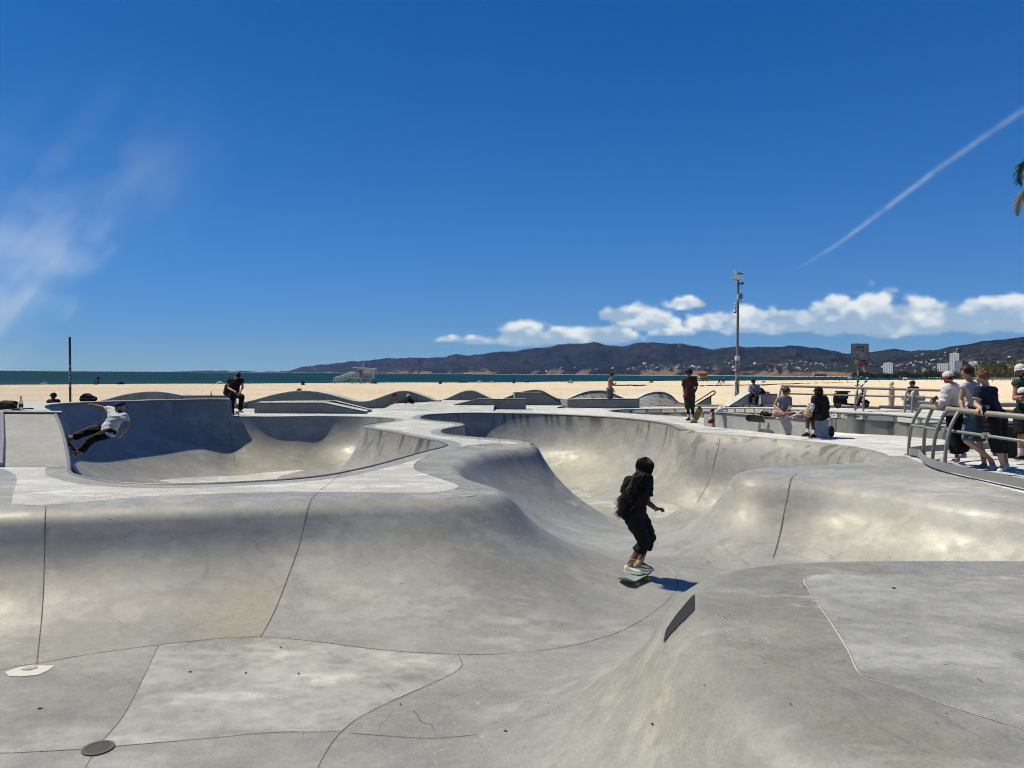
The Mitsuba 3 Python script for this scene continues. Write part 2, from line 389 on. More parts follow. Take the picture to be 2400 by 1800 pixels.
hip_seam = xy([(2420, 1350.6), (2250, 1347.5), (2078, 1346.5), (1942, 1346), (1900, 1349), (1884, 1361), (1892, 1378), (1911, 1407), (1951, 1466), (1987, 1524), (2017, 1583), (2078, 1603.7), (2213, 1651), (2420, 1716)])
S_light = resample(spline(deck_light, 5), .06); S_hip = resample(spline(hip_seam, 4), .06)
# ------------------------------------------------------------------ materials
def plain(name, rgb, rough=.6, metal=0., spec=.5, **k):
    scene[name] = {'type': 'twosided', 'bsdf': {'type': 'principled', 'base_color': {'type': 'rgb', 'value': [.8 * c for c in rgb]}, 'roughness': rough, 'metallic': metal, 'specular': spec, **k}}
    return name


def surface(name, color, rough, bump=None, bscale=1.0, spec=.5, eps=.004):
    b = {'type': 'principled', 'base_color': mikit.proc(color), 'specular': spec, 'roughness': mikit.proc(rough) if callable(rough) else rough}
    if bump is not None:
        b = {'type': 'bumpmap', 'arbitrary': mikit.proc(bump, eps), 'scale': bscale, 'bsdf': b}
    scene[name] = {'type': 'twosided', 'bsdf': b}
    return name


C3 = mi.Color3f
KALB = .70
fbm, noise, mix, smoothstep = mikit.fbm, mikit.noise, mikit.mix, mikit.smoothstep


def cracks(x, y, s, w, seed=0.0):
    """Hairline map cracking: 1 on a crack. Only in patches."""
    wx = x + .35 * fbm(x * 2.1, y * 2.1, seed + 1.5, 3); wy = y + .35 * fbm(x * 2.1, y * 2.1, seed + 8.5, 3)
    a, b, _ = mikit.voronoi(wx * s, wy * s)
    line = 1 - smoothstep(0.0, w * s, b - a)
    return line * smoothstep(.55, .68, fbm(x * .6, y * .6, seed + 4.2, 2))


def concrete(base, warm, mottling, streak, crack, scuff, seed, drip=0.0, stains=(), tones=()):
    def fn(p, n, uv):
        x, y, z = p.x, p.y, p.z
        big = fbm(x * .33, y * .33, z * .5 + seed, 4)
        mid = fbm(x * 1.9, y * 2.6, z * 2.6 + seed + 5, 5)
        fine = fbm(x * 11, y * 15, z * 15 + seed, 4)
        grit = noise(x * 85, y * 85, z * 85)
        v = 1 + mottling * (1.2 * (big - .5) + 1.7 * (mid - .5) + 1.15 * (fine - .5)) + .22 * (grit - .5)
        worn = smoothstep(.50, .66, fbm(x * 1.2, y * 2.4, z * 2 + seed + 41, 5)) * smoothstep(.40, .62, fbm(x * 3.7 + 9, y * 7, z * 6 + seed + 51, 4))
        v = v * (1 + mottling * .75 * worn)                          # pale worn areas
        if streak:                                                   # broom and trowel marks
            s1 = fbm(x * 1.1, y * 16, seed, 3); s2 = fbm(x * 3.3, y * 40, seed + 3, 2)
            v = v + streak * ((s1 - .5) + .5 * (s2 - .5)) + streak * .9 * smoothstep(.56, .74, fbm(x * .9, y * 3.2, seed + 9, 4)) - streak * .5 * smoothstep(.55, .72, fbm(x * .7, y * 4.2, seed + 2, 4))
        for sx, sy, sr, sk in tones:                                 # darker and paler round fields at given spots
            v = v * (1 + (sk - 1) * smoothstep(1.2, .3, dr.sqrt(dr.square(x - sx) + dr.square(y - sy)) / sr + .8 * (fbm(x * 1.4, y * 1.4, z * 1.4 + 8, 4) - .5)))
        c = C3(base[0], base[1], base[2]) * v
        t = smoothstep(.50, .70, fbm(x * .42 + 3, y * .42, z * .6 + seed + 11, 4)) * .75
        for sx, sy, sr in stains:
            t = dr.maximum(t, smoothstep(1.15, .35, dr.sqrt(dr.square(x - sx) + dr.square(y - sy)) / sr + .9 * (fbm(x * 2.2, y * 2.2, z * 2.2 + 3, 4) - .5)))
        c = mix(c, C3(warm[0], warm[1], warm[2]) * v, t)
        if scuff:                                                    # pale scrapes and dark rubber marks
            k = smoothstep(.60, .80, fbm(x * 5 + 2 * y, y * 17, z * 17 + seed + 21, 5)) * smoothstep(.52, .68, fbm(x * .8, y * .8, z + seed + 31, 4))
            c = mix(c, C3(.50, .505, .49), k * scuff * .7)
            q = smoothstep(.86, .95, noise(x * 38 + y * 15, y * 44 - x * 9, z * 52 + seed)) * smoothstep(.5, .68, fbm(x * 1.3, y * 1.3, z + seed + 2, 2))
            c = mix(c, C3(.60, .60, .58), q * scuff * .6)
            w = x * .8 + y * .6 + .25 * fbm(x * .7, y * .7, seed, 3); l = dr.abs(2 * noise(w * 3.1, x * .25 - y * .3, z * .8 + seed + 7) - 1)
            rub = smoothstep(.05, .0, l) * smoothstep(.52, .70, fbm(x * .9 + 5, y * .9, z + seed + 61, 3))
            c = c * (1 - .20 * rub * scuff)
            spot = smoothstep(.955, .975, noise(x * 20 + 2, y * 22, z * 22 + seed))
            c = c * (1 - .55 * spot)
        if crack:
            k = dr.maximum(cracks(x, y + z, .8, .007, seed), .7 * cracks(x + 9, y + z, 1.9, .006, seed + 2))
            c = c * (1 - crack * k)
        if drip:                                                     # dark runs below the coping
            u = x * 9.5 + y * 9.5; a = smoothstep(.60, .82, noise(u, y * 3 - x * 3, seed)) * (1 - smoothstep(.05, .5 + .9 * noise(u * .6, seed, 3), -z)) + .35 * (1 - smoothstep(.1, .55, -z + .3 * fbm(x * 3, y * 3, 1, 3)))
            c = c * (1 - drip * a * smoothstep(14., 18., y) * smoothstep(-6., -3., x))
        return dr.clip(c * KALB, .01, .85)
    return fn


def con_rough(r, a, seed):
    return lambda p, n, uv: dr.clip(r + a * (fbm(p.x * 1.2, p.y * 1.2, p.z * 1.5 + seed, 4) - .5) + .30 * (fbm(p.x * 7 + 2, p.y * 7, p.z * 7, 3) - .5), .24, .95)


def con_bump(k):
    return lambda p, n, uv: .0022 * k * fbm(p.x * 2.6, p.y * 2.6, p.z * 2.6, 3) + .0005 * k * noise(p.x * 55, p.y * 55, p.z * 55)


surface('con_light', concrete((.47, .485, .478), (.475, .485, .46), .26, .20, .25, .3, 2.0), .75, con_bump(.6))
surface('con_grey', concrete((.295, .305, .302), (.305, .31, .285), .24, .05, .35, .5, 13.0), con_rough(.58, .2, 3.), con_bump(1), spec=.4)
surface('con_wall', concrete((.298, .303, .296), (.308, .304, .262), .27, .02, .45, .8, 27.0, .5, ((1.45, 3.15, .62), (-2.6, 7.9, .9), (1.0, 7.35, .8), (-.9, 8.4, .8)), ((2.0, 5.6, 1.9, .82), (1.6, 3.4, 1.0, .86), (5.2, 10.2, 2.4, 1.22), (-1.0, 8.6, .9, .90))), con_rough(.50, .28, 9.), con_bump(1), spec=.45)
surface('con_pool', concrete((.306, .312, .303), (.318, .317, .278), .27, .02, .5, .7, 27.0, .5, ((4.4, 22, 2.4), (2.5, 27, 2.2), (-8, 25.5, 2.4)), ((2.0, 5.6, 1.9, .82), (1.6, 3.4, 1.0, .86), (5.2, 10.2, 2.4, 1.22), (1.5, 27, 3, 1.1))), con_rough(.49, .32, 19.), con_bump(1), spec=.42)
surface('con_floor', concrete((.328, .335, .332), (.345, .35, .335), .50, .10, .55, .9, 57.0), con_rough(.66, .2, 29.), con_bump(1))
surface('con_hip', concrete((.290, .299, .298), (.298, .305, .298), .36, .12, .2, .35, 73.0), con_rough(.68, .2, 39.), con_bump(1.2))
surface('con_block', concrete((.395, .402, .395), (.405, .41, .385), .26, .05, .2, .3, 91.0), .7, con_bump(.7))
plain('seam_dark', (.105, .107, .102), .9); plain('seam_mid', (.15, .152, .145), .9); plain('seam_pale', (.42, .425, .41), .9)
plain('coping_mat', (.135, .14, .155), .5)
plain('patch_mat', (.030, .034, .040), .9, spec=.1)
plain('white_patch', (.56, .555, .53), .85)
# ------------------------------------------------------------------ slabs of the park: every field between joints is one mesh
def tri_region(poly, inner, zf, nf):
    poly = shapely.geometry.polygon.orient(poly)
    B = np.vstack([np.array(r.coords)[:-1] for r in [poly.exterior, *poly.interiors]])
    if len(inner):
        m = shapely.contains_xy(poly, inner[:, 0], inner[:, 1]); inner = inner[m]
    P = B
    if len(inner):
        t = cKDTree(B); near, _ = t.query(inner)
        P = np.vstack([B, inner[near > .018]])
    rng = np.random.default_rng(5)
    D = Delaunay(P + rng.normal(0, 1e-6, P.shape)).simplices
    c = P[D].mean(1); D = D[shapely.contains_xy(poly, c[:, 0], c[:, 1])]
    a, b, e = P[D[:, 0]], P[D[:, 1]], P[D[:, 2]]
    cr = (b[:, 0] - a[:, 0]) * (e[:, 1] - a[:, 1]) - (b[:, 1] - a[:, 1]) * (e[:, 0] - a[:, 0])
    D[cr < 0] = D[cr < 0][:, ::-1]; D = D[np.abs(cr) > 1e-9]
    u, inv = np.unique(D, return_inverse=True); P = P[u]
    return np.column_stack([P, zf(P)]), inv.reshape(-1, 3), nf(P)


def faces_of(lines):
    """The fields that the noded lines enclose, with edges no longer than 6 cm."""
    u = shapely.set_precision(unary_union([shapely.set_precision(l if hasattr(l, 'geom_type') else LineString(l), 1e-4) for l in lines]), 1e-4)
    return [p for p in polygonize(shapely.segmentize(u, .09)) if p.area > .002]


def inner_points(bowl, lines, spacing):
    """Rings of points that follow the rim down the curve, then a grid on the floor."""
    out = []
    r0 = bowl.rim
    for d, st in [(.02, .06), (.05, .07), (.09, .07), (.14, .08), (.19, .08), (.25, .09), (.31, .1), (.38, .1), (.46, .1), (.55, .11), (.66, .12), (.78, .13), (.92, .14), (1.08, .15), (1.26, .16)]:
        k = max(1, int(st / .012)); i = np.arange(0, len(r0), k)
        p = r0[i] + bowl.inward[i] * d
        q, _ = bowl.tree.query(p); out.append(p[(q > d - .006)])
    x0, y0, x1, y1 = bowl.poly.bounds
    g = np.stack(np.meshgrid(np.arange(x0, x1, spacing), np.arange(y0, y1, spacing), indexing='ij'), -1).reshape(-1, 2)
    g = g + np.random.default_rng(1).uniform(-.2, .2, g.shape) * spacing
    q, _ = bowl.tree.query(g); out.append(g[q > 1.34])
    return np.vstack(out)


def ext_line(P, a=.0, b=.0):
    """A line made longer at its ends so that it surely meets its neighbours."""
    P = np.asarray(P); u = P[0] - P[1]; w = P[-1] - P[-2]
    return np.vstack([P[0] + u / np.linalg.norm(u) * a, P, P[-1] + w / np.linalg.norm(w) * b])


def slabs(root, bowl, lines, look, spacing):
    ring = LineString(np.vstack([bowl.rim[::5], bowl.rim[:1]]))
    pts = inner_points(bowl, lines, spacing)
    for poly in faces_of([ring] + [LineString(l) for l in lines]):
        c = poly.representative_point()
        if not bowl.poly.contains(c): continue
        v, f, n = tri_region(poly, pts, bowl.z3, bowl.normal)
        raw(f'{root}__{"floor_slab" if look(poly, c)[1] else "wall_slab"}', v, f, n, look(poly, c)[0])


flow_lines = [ext_line(J_floor, 2.0, 0), J_floor2, ext_line(J_v1, .5, .15), ext_line(J_v2, .5, .1), ext_line(J_f1, .05, .5), ext_line(J_f2, 1, .05), ext_line(J_f3, .04, 3.5),
              ext_line(J_r1, .6, 0), ext_line(J_r2, .5, 0), ext_line(J_r3, .5, 0)]
# a pale flat pan in the deep end, and the broad flat of the saddle
pan = drape([(1297, 1131), (1322, 1129), (1350, 1130.5), (1372, 1135), (1384, 1142), (1381, 1149), (1374, 1155), (1382, 1162), (1400, 1169), (1440, 1175), (1490, 1180), (1596, 1187), (1578, 1200), (1558, 1213), (1490, 1214), (1420, 1206), (1350, 1188), (1305, 1162)])
flow_lines.append(np.vstack([pan, pan[:1]]))
front_floor = Polygon(np.vstack([J_floor, [(2.0, 7), (1.2, 1)], [(-9, 1), (-9.5, 6)]])).buffer(0)
f3side = LineString(J_f3)


def flow_look(poly, c):
    if Polygon(pan).buffer(.02).contains(c): return 'con_floor', True
    if c.y < 7.9 and c.x < -1.2 and c.y < np.interp(c.x, J_floor[:, 0], J_floor[:, 1]): return 'con_floor', True
    if c.y > 12.5: return 'con_pool', False
    return 'con_wall', False


slabs('skate_bowl', flow, flow_lines, flow_look, .075)
tag('skate_bowl', 'grey concrete flow bowl with rolled edges filling the foreground and reaching back to the coping', kind='structure')

pan2 = resample(spline(np.vstack([drape([(375, 1126), (430, 1120), (500, 1116.5), (600, 1110), (708, 1101.5), (692, 1107), (652, 1118)]), [onz(640, 1134, -1.74)[:2], onz(500, 1148, -1.74)[:2], onz(405, 1140, -1.74)[:2]]]), 6, True), .08)
K_p1 = resample(spline(drape([(538, 988), (541, 1020), (546, 1060), (556, 1100)]), 6), .08)
slabs('skate_pool', pool, [np.vstack([pan2, pan2[:1]]), ext_line(K_p1, .6, .0)], lambda poly, c: ('con_light', True) if Polygon(pan2).buffer(.02).contains(c) else ('con_pool', False), .12)
tag('skate_pool', 'deep kidney shaped concrete pool with dark coping on the left', kind='structure')

# joints: thin sunk strips of sealant; the photograph shows them as dark or pale lines
def ribbon(P, w, lift=.002, zf=None, wob=.0):
    P = resample(np.asarray(P), .04); t = np.gradient(P, axis=0); t /= np.linalg.norm(t, axis=1, keepdims=True) + 1e-9
    nrm = np.stack([-t[:, 1], t[:, 0]], 1)
    ww = w * (1 + wob * (meshkit.noise(np.column_stack([P * 6, P[:, :1] * 0]), 4)[:, None] - .5) * 2)
    A, B = P + nrm * ww / 2, P - nrm * ww / 2
    zf = zf or ground
    v = np.vstack([np.column_stack([A, zf(A) + lift]), np.column_stack([B, zf(B) + lift])]); n = len(P); i = np.arange(n - 1)
    return trimesh.Trimesh(v, np.vstack([np.column_stack([i, i + n, i + 1]), np.column_stack([i + 1, i + n, i + n + 1])]), process=False)


for P, w, m in ((J_floor, .008, 'seam_dark'), (J_floor2, .010, 'seam_pale'), (J_v1, .008, 'seam_dark'), (J_v2, .009, 'seam_dark'), (J_f1, .006, 'seam_dark'), (J_f2, .005, 'seam_dark'), (J_f3, .007, 'seam_dark'), (J_f4, .005, 'seam_dark'),
                (J_r1, .012, 'seam_dark'), (J_r2, .013, 'seam_dark')):
    put('skate_bowl__joint', ribbon(P, w, .014 if P is J_r1 or P is J_r2 else .005 if P is J_v1 or P is J_v2 else .0028, wob=.5), m)
for px, w in (([(1022, 1169), (1050, 1168), (1080, 1166.5), (1108, 1163), (1130, 1159), (1150, 1155)], .008), ([(878, 1565), (888, 1590), (905, 1605), (925, 1622)], .004)):
    P = resample(spline(drape(px), 5), .03); P = P + (meshkit.noise(np.column_stack([P * 14, P[:, :1] * 0]), 3)[:, None] - .5) * .03
    put('skate_bowl__crack', ribbon(P, w, .004, wob=1.2), 'seam_mid')
R_ = random.Random(17)
for x in (1132, 1180, 1236, 1296, 1352, 1412, 1468, 1520, 1562):                    # upright joints below the coping of the deep end
    Pt = drape([(x, 984 + (x - 1132) * .045), (x - 4, 1010 + (x - 1132) * .05), (x - 10, 1036 + (x - 1132) * .06)]); put('skate_bowl__joint', ribbon(resample(spline(Pt, 5), .06), .008, .012, wob=.8), 'seam_mid')
put('skate_pool__joint', ribbon(K_p1, .02, .003), 'seam_dark')

# ------------------------------------------------------------------ the deck round them
DECK = Polygon(np.vstack([[(-40, -8), (26, -8), (26, 16.2)], tile_top[::-1, :2], [(4.3, 37.6), (-40, 37.6)]])).buffer(0)
pool_band = pool.poly.buffer(.34); cop_line = LineString(flow_rim[:n_far]); cop_band = cop_line.buffer(.30)
L1 = ext_line(S_light, 0, .0)
L1 = np.vstack([[(-45, 12.2)], xy([(-60, 1094), (12, 1100), (36, 1112), (40, 1125), (30, 1160)]), L1, xy([(1160, 1039), (1262, 1041)])])
L_right = xy([(2020, 1072), (2120, 1068), (2180, 1092), (2300, 1130), (2440, 1166)])
L_right = np.vstack([L_right, [(30, 7.0)]])
hipline = np.vstack([[(30, hip_seam[0, 1] - .3)], S_hip, [(30, S_hip[-1, 1] - 3)]])
band_lines = [pool_band.boundary, cop_band.boundary]
seams_deck = [xy([(110, 1183), (300, 1158), (500, 1143.5)]), xy([(1090, 1140), (1000, 1130), (880, 1124)]), xy([(1222, 965), (1232, 957)]), xy([(746, 1153), (770, 1135), (800, 1110)])]
lines = [DECK.boundary, LineString(np.vstack([pool.rim[::5], pool.rim[:1]])), LineString(np.vstack([flow.rim[::5], flow.rim[:1]])), tp_poly.boundary, LineString(L1), LineString(L_right), LineString(hipline)] + band_lines
hip_zone = Polygon(hipline)
light_side = Polygon(np.vstack([L1, xy([(1217, 1033)]), [(-1, 24), (-3, 37), (-39, 37), (-39, 11.3)]])).buffer(0)
right_zone = Polygon(np.vstack([L_right, [(26, 8), (26, 2), (8, 2), (3, 12)]])).buffer(0)
up = lambda P: np.tile([0, 0, 1.0], (len(P), 1))
for poly in faces_of(lines):
    c = poly.representative_point()
    if not DECK.contains(c) or flow.poly.contains(c) or pool.poly.contains(c) or tp_poly.contains(c): continue
    if hip_zone.contains(c): m = 'con_hip'
    elif pool_band.contains(c) or cop_band.contains(c): m = 'con_grey'
    elif light_side.contains(c) or c.y > 13.2: m = 'con_light'
    elif right_zone.contains(c): m = 'con_wall'
    elif c.x > 6 and c.y > 9.5: m = 'con_light'
    else: m = 'con_wall'
    v, f, n = tri_region(poly, np.zeros((0, 2)), lambda P: np.zeros(len(P)), up)
    raw('skate_deck__slab', v, f, n, m)
tag('skate_deck', 'flat pale concrete deck of the skate park between the bowls', kind='structure')
for P, w, m in ((S_light, .009, 'seam_dark'), (S_hip, .009, 'seam_pale'), (S_hip + [.007, .003], .004, 'seam_dark')):
    put('skate_deck__joint', ribbon(P, w, .003, lambda q: np.zeros(len(q)), .5), m)
for P in seams_deck: put('skate_deck__joint', ribbon(P, .008, .003, lambda q: np.zeros(len(q)), .5), 'seam_dark')

# coping: a bull-nosed lip along the pool and the deep end
Q = np.vstack([pool.rim[::8], pool.rim[:1]]); zt = np.where(pool.tree.query(Q)[0] < .01, pool.top(Q), 0)
near_jump = np.abs(np.diff(zt)) > .3
cut = np.nonzero(near_jump)[0]
base = np.column_stack([Q, zt - .012])
if len(cut):
    k = cut[0] + 1; base = np.vstack([base[k:-1], base[:k]])
out3 = lambda b, P: np.column_stack([P[:, :2] - b.inward[b.tree.query(P[:, :2])[1]] * .012, P[:, 2]])
put('skate_pool__coping', tube(out3(pool, base), .034, 8), 'coping_mat', 60)
Q = flow_rim[:n_far]
put('skate_bowl__coping', tube(out3(flow, np.column_stack([Q, np.full(len(Q), -.012)])), .034, 8), 'coping_mat', 60)
# ------------------------------------------------------------------ sea, beach, mountains, far town
SEA = -3.2
SKYLINE = [(-900, 874), (-300, 872), (250, 871.5), (440, 870.6), (500, 869.2), (560, 870.4), (608, 871.2), (650, 870), (676, 868.5), (717, 859), (771, 853), (825, 846), (866, 845.5), (907, 839.5), (934, 840), (966, 837), (1002, 839), (1042, 836), (1058, 832), (1070, 829), (1100, 833), (1159, 826), (1210, 822), (1247, 816), (1276, 816),
           (1310, 808), (1335, 804), (1365, 806), (1394, 802), (1420, 809), (1464, 812), (1482, 806), (1500, 802), (1520, 804), (1535, 802), (1570, 806), (1600, 806), (1640, 813), (1673, 819), (1700, 814), (1723, 812), (1750, 814), (1776, 812), (1810, 814), (1852, 810), (1870, 811), (1923, 817), (1981, 828), (2005, 829), (2034, 825), (2070, 822),
           (2099, 817), (2134, 822), (2160, 821), (2187, 820), (2246, 809), (2275, 805), (2305, 799), (2350, 795), (2400, 790), (2500, 786), (2700, 800), (3000, 815), (3600, 830)]
sk = np.array([azel(*p) for p in SKYLINE])
AZ = np.concatenate([np.linspace(sk[0, 0], -22, 30)[:-1], np.linspace(-22, 37, 700), np.linspace(37, sk[-1, 0], 40)[1:]])
pxa = 1200 + FPX * np.tan(np.radians(AZ))
EL = np.interp(AZ, sk[:, 0], sk[:, 1]) + .13 * (meshkit.fbm(np.stack([AZ * 1.7, AZ * 0, AZ * 0], -1), 5, 3) - .5)
RC = np.interp(pxa, [-900, 400, 700, 1000, 1300, 1700, 2000, 2250, 2500, 3500], [26000, 25000, 19500, 14000, 10500, 7400, 5600, 4600, 4200, 4200])
RR = RC + np.interp(pxa, [-900, 500, 800, 1300, 1800, 2100, 2500, 3500], [900, 1000, 2200, 4600, 4600, 4200, 3800, 3600])
rows = np.concatenate([np.linspace(0, .12, 14)[:-1], np.linspace(.12, 1, 66), [1.12, 1.3, 1.6]])
A2, R2 = np.meshgrid(AZ, rows, indexing='ij')
rc, rr, el = RC[:, None], RR[:, None], EL[:, None]
rng_ = rc + (rr - rc) * R2
Hr = CAMZ + RR * np.tan(np.radians(EL)); Hr = np.maximum(Hr, 4)[:, None]
pa = pxa[:, None] / 60.0
wx = pa + 1.3 * (meshkit.fbm(np.stack([pa + 0 * R2, R2 * 3, 0 * R2 + 2], -1), 3, 11) - .5) + R2 * .7
rid = 1 - np.abs(2 * meshkit.noise(np.stack([wx * .8, R2 * .9, 0 * R2], -1), 17) - 1)
rid2 = 1 - np.abs(2 * meshkit.noise(np.stack([wx * 2.1, R2 * 2.2, 0 * R2 + 5], -1), 19) - 1)
rid3 = 1 - np.abs(2 * meshkit.noise(np.stack([wx * 5.3, R2 * 5, 0 * R2 + 9], -1), 23) - 1)
base = np.clip(R2, 0, 1) ** .82
cut_ = np.clip(4 * R2 * (1 - R2), 0, 1)
hh = base * (1 - cut_ * (.42 * (1 - rid) + .2 * (1 - rid2) + .08 * (1 - rid3)))
hh += .05 * np.clip(R2 / .03, 0, 1) * (1 - R2) * (.6 + .8 * rid2)                   # sea cliffs
hh = np.where(R2 > 1, 1 - (R2 - 1) * .8, hh)
zz = SEA + 1.2 + (Hr - SEA - 1.2) * hh
zz[:, 0] = SEA - .6
lim = CAMZ + rng_ * np.tan(np.radians(el)) * .985
zz = np.where(R2 < .985, np.minimum(zz, lim), zz)
MX, MY = rng_ * np.sin(np.radians(A2)), rng_ * np.cos(np.radians(A2))
MV = np.stack([MX, MY, zz], -1)


def grid_mesh(V):
    a, b = V.shape[:2]; i, j = np.meshgrid(np.arange(a - 1), np.arange(b - 1), indexing='ij'); k = (i * b + j).ravel()
    return trimesh.Trimesh(V.reshape(-1, 3), np.vstack([np.column_stack([k, k + b, k + 1]), np.column_stack([k + 1, k + b, k + b + 1])]), process=False)


def hill_color(p, n, uv):
    x, y, z = p.x * .001, p.y * .001, p.z * .001
    a = fbm(x * 2.6, y * 2.6, z * 8, 4); b = fbm(x * 9, y * 9, z * 22 + 4, 3); c = fbm(x * 1.1, y * 1.1, 3.3, 3)
    col = mix(C3(.008, .012, .009), C3(.024, .027, .018), smoothstep(.38, .66, a))
    col = mix(col, C3(.075, .055, .038), smoothstep(.56, .66, b) * smoothstep(.5, .62, c) * .75)
    steep = smoothstep(.97, .80, n.z)
    low = smoothstep(.15, .02, z)
    col = mix(col, C3(.23, .165, .11), dr.clip(steep * 1.3, 0, 1) * low * smoothstep(.42, .58, fbm(x * 3.5, y * 3.5, 7.7, 3)))
    return col * .5 * (.8 + .45 * noise(x * 45, y * 45, z * 90))


surface('hill_mat', hill_color, .95, spec=.1)
put('mountains', grid_mesh(MV), 'hill_mat', True); tag('mountains', kind='structure')
# pale strand at the foot of the hills
bi = np.arange(0, len(AZ), 2); SV = np.stack([np.stack([(RC[bi] + k) * np.sin(np.radians(AZ[bi])), (RC[bi] + k) * np.cos(np.radians(AZ[bi])), np.full(len(bi), z)], -1) for k, z in ((-120, SEA - .5), (-70, SEA + .3), (10, SEA + 3.2), (60, SEA + 4))], 1)
plain('strand_mat', (.42, .38, .31), .9, spec=.1)
put('far_shore', grid_mesh(SV), 'strand_mat'); tag('far_shore', kind='structure')


# ---- beach: broad sand, nearly flat, dropping to the water behind a low crest
def crest(az):
    return np.interp(1200 + FPX * np.tan(np.radians(np.clip(az, -75, 60))), [-3000, 0, 600, 1200, 1700, 2000, 2150, 2400, 3200], [420, 163, 179, 230, 373, 555, 700, 1100, 2400])


def sand_z(x, y):
    r = np.hypot(x, y); c = crest(np.degrees(np.arctan2(x, y)))
    z = -.33 - .67 * np.clip((r - 35) / (c - 35), 0, 1)
    return np.where(r > c, -1.0 - (r - c) * .055, z)


a_s = np.radians(np.concatenate([np.linspace(-75, -38, 60)[:-1], np.linspace(-38, 38, 900), np.linspace(38, 60, 40)[1:]]))
rl = 30 * 1.0105 ** np.arange(0, 156)
cc = crest(np.degrees(a_s))
st_ = np.interp(np.degrees(a_s), [-75, 4, 8, 16, 60], [42, 39.5, 37, 24, 23])
RAD = np.concatenate([st_[:, None] + (rl[-1] - st_[:, None]) * ((rl - rl[0]) / (rl[-1] - rl[0]))[None], rl[-1] + (cc[:, None] - rl[-1]) * np.linspace(.02, 1, 40)[None], cc[:, None] + np.array([3, 8, 16, 30, 60])[None]], 1)
RAD = np.sort(RAD, 1)
SX, SY = RAD * np.sin(a_s)[:, None], RAD * np.cos(a_s)[:, None]
SZ = sand_z(SX, SY)
q = np.stack([SX, SY, 0 * SX], -1)
SZ += (.075 * (meshkit.fbm(q * .55, 3, 5) - .5) + .085 * (meshkit.noise(q * 1.6, 8) - .5) + .05 * (meshkit.noise(q * np.array([3.2, 3.2, 1]), 9) - .5)) * np.clip((190 - RAD) / 120, .15, 1) + .14 * (meshkit.fbm(q * .05, 2, 3) - .5)


def sand_color(p, n, uv):
    a = fbm(p.x * .12, p.y * .12, 1.1, 3); b = fbm(p.x * 1.1, p.y * 1.1, 4.1, 3)
    tr = smoothstep(.6, .75, fbm(p.x * .012, p.y * .11, 6.6, 3))      # vehicle tracks and raked bands along the shore
    c = C3(.425, .362, .272) * (.90 + .22 * (a - .5) + .20 * (b - .5) + .05)
    return c * (1 - .10 * tr)


surface('sand_mat', sand_color, .95, lambda p, n, uv: .05 * fbm(p.x * 1.5, p.y * 1.5, 2.2, 3) + .012 * noise(p.x * 8, p.y * 8, 1), 1.0, .1, eps=.03)
put('sand_beach', grid_mesh(np.stack([SX, SY, SZ], -1)), 'sand_mat', True); tag('sand_beach', kind='structure')
# ground below the park, so that nothing is open underneath
put('bare_ground', box(-60, 60, -40, 30, -4.2, -2.6), 'sand_mat'); tag('bare_ground', kind='structure')


def sea_color(p, n, uv):
    r = dr.sqrt(p.x * p.x + p.y * p.y)
    s = dr.log(r) * 26.0; t = p.x / r * 150.0
    a = fbm(t * .22, s * 1.5, 1.5, 4); b = noise(t * 1.1, s * 3.5, 3.5)
    c = mix(C3(.0018, .021, .036), C3(.004, .038, .060), smoothstep(.33, .68, a) * .75 + .25 * b)
    near = smoothstep(620., 240., r)
    c = mix(c, C3(.006, .060, .080), near * .4)
    cap = smoothstep(.86, .93, noise(t * 3.3 + 40, s * 7.0, 8.5)) * smoothstep(.5, .62, fbm(t * .3, s * .7, 5, 2)) * smoothstep(9000., 1500., r)
    return mix(c, C3(.42, .45, .47), cap * .8)


surface('sea_mat', sea_color, .8, lambda p, n, uv: .35 * fbm(p.x * .05, p.y * .12, 0., 3), 1.0, .04, eps=.5)
g1 = np.concatenate([np.linspace(60, 2000, 60), np.geomspace(2100, 43500, 60)])
ga = np.radians(np.linspace(-89, 89, 240))
GV = np.stack([g1[None] * np.sin(ga)[:, None], g1[None] * np.cos(ga)[:, None], np.full((240, len(g1)), SEA)], -1)
put('sea', grid_mesh(GV), 'sea_mat', True); tag('sea', kind='structure')


# ---- houses on the hillside
def hill_at(px, t):
    i = int(np.argmin(np.abs(pxa - px))); j = int(np.argmin(np.abs(rows - t))); return MV[i, j]


plain('house_wall', (.70, .68, .63), .8); plain('house_wall_warm', (.55, .47, .38), .8); plain('house_roof', (.34, .20, .14), .8); plain('house_roof_grey', (.42, .41, .40), .8)
R = random.Random(4)
spots = [(1470, 1660, .02, .15, 58), (1660, 2000, .02, .26, 54), (1240, 1470, .02, .08, 12), (2030, 2240, .03, .45, 48), (2240, 2400, .05, .35, 16), (2060, 2260, .5, .9, 9), (820, 1200, .02, .3, 12), (1560, 1600, .9, .97, 3)]


def visible(p):
    """Not behind a nearer spur."""
    i = int(np.argmin(np.abs(AZ - math.degrees(math.atan2(p[0], p[1]))))); r = math.hypot(p[0], p[1]); e = (p[2] + 8 - CAMZ) / r
    k = rng_[i] < r - 30
    return not k.any() or e > ((zz[i][k] - CAMZ) / rng_[i][k]).max()


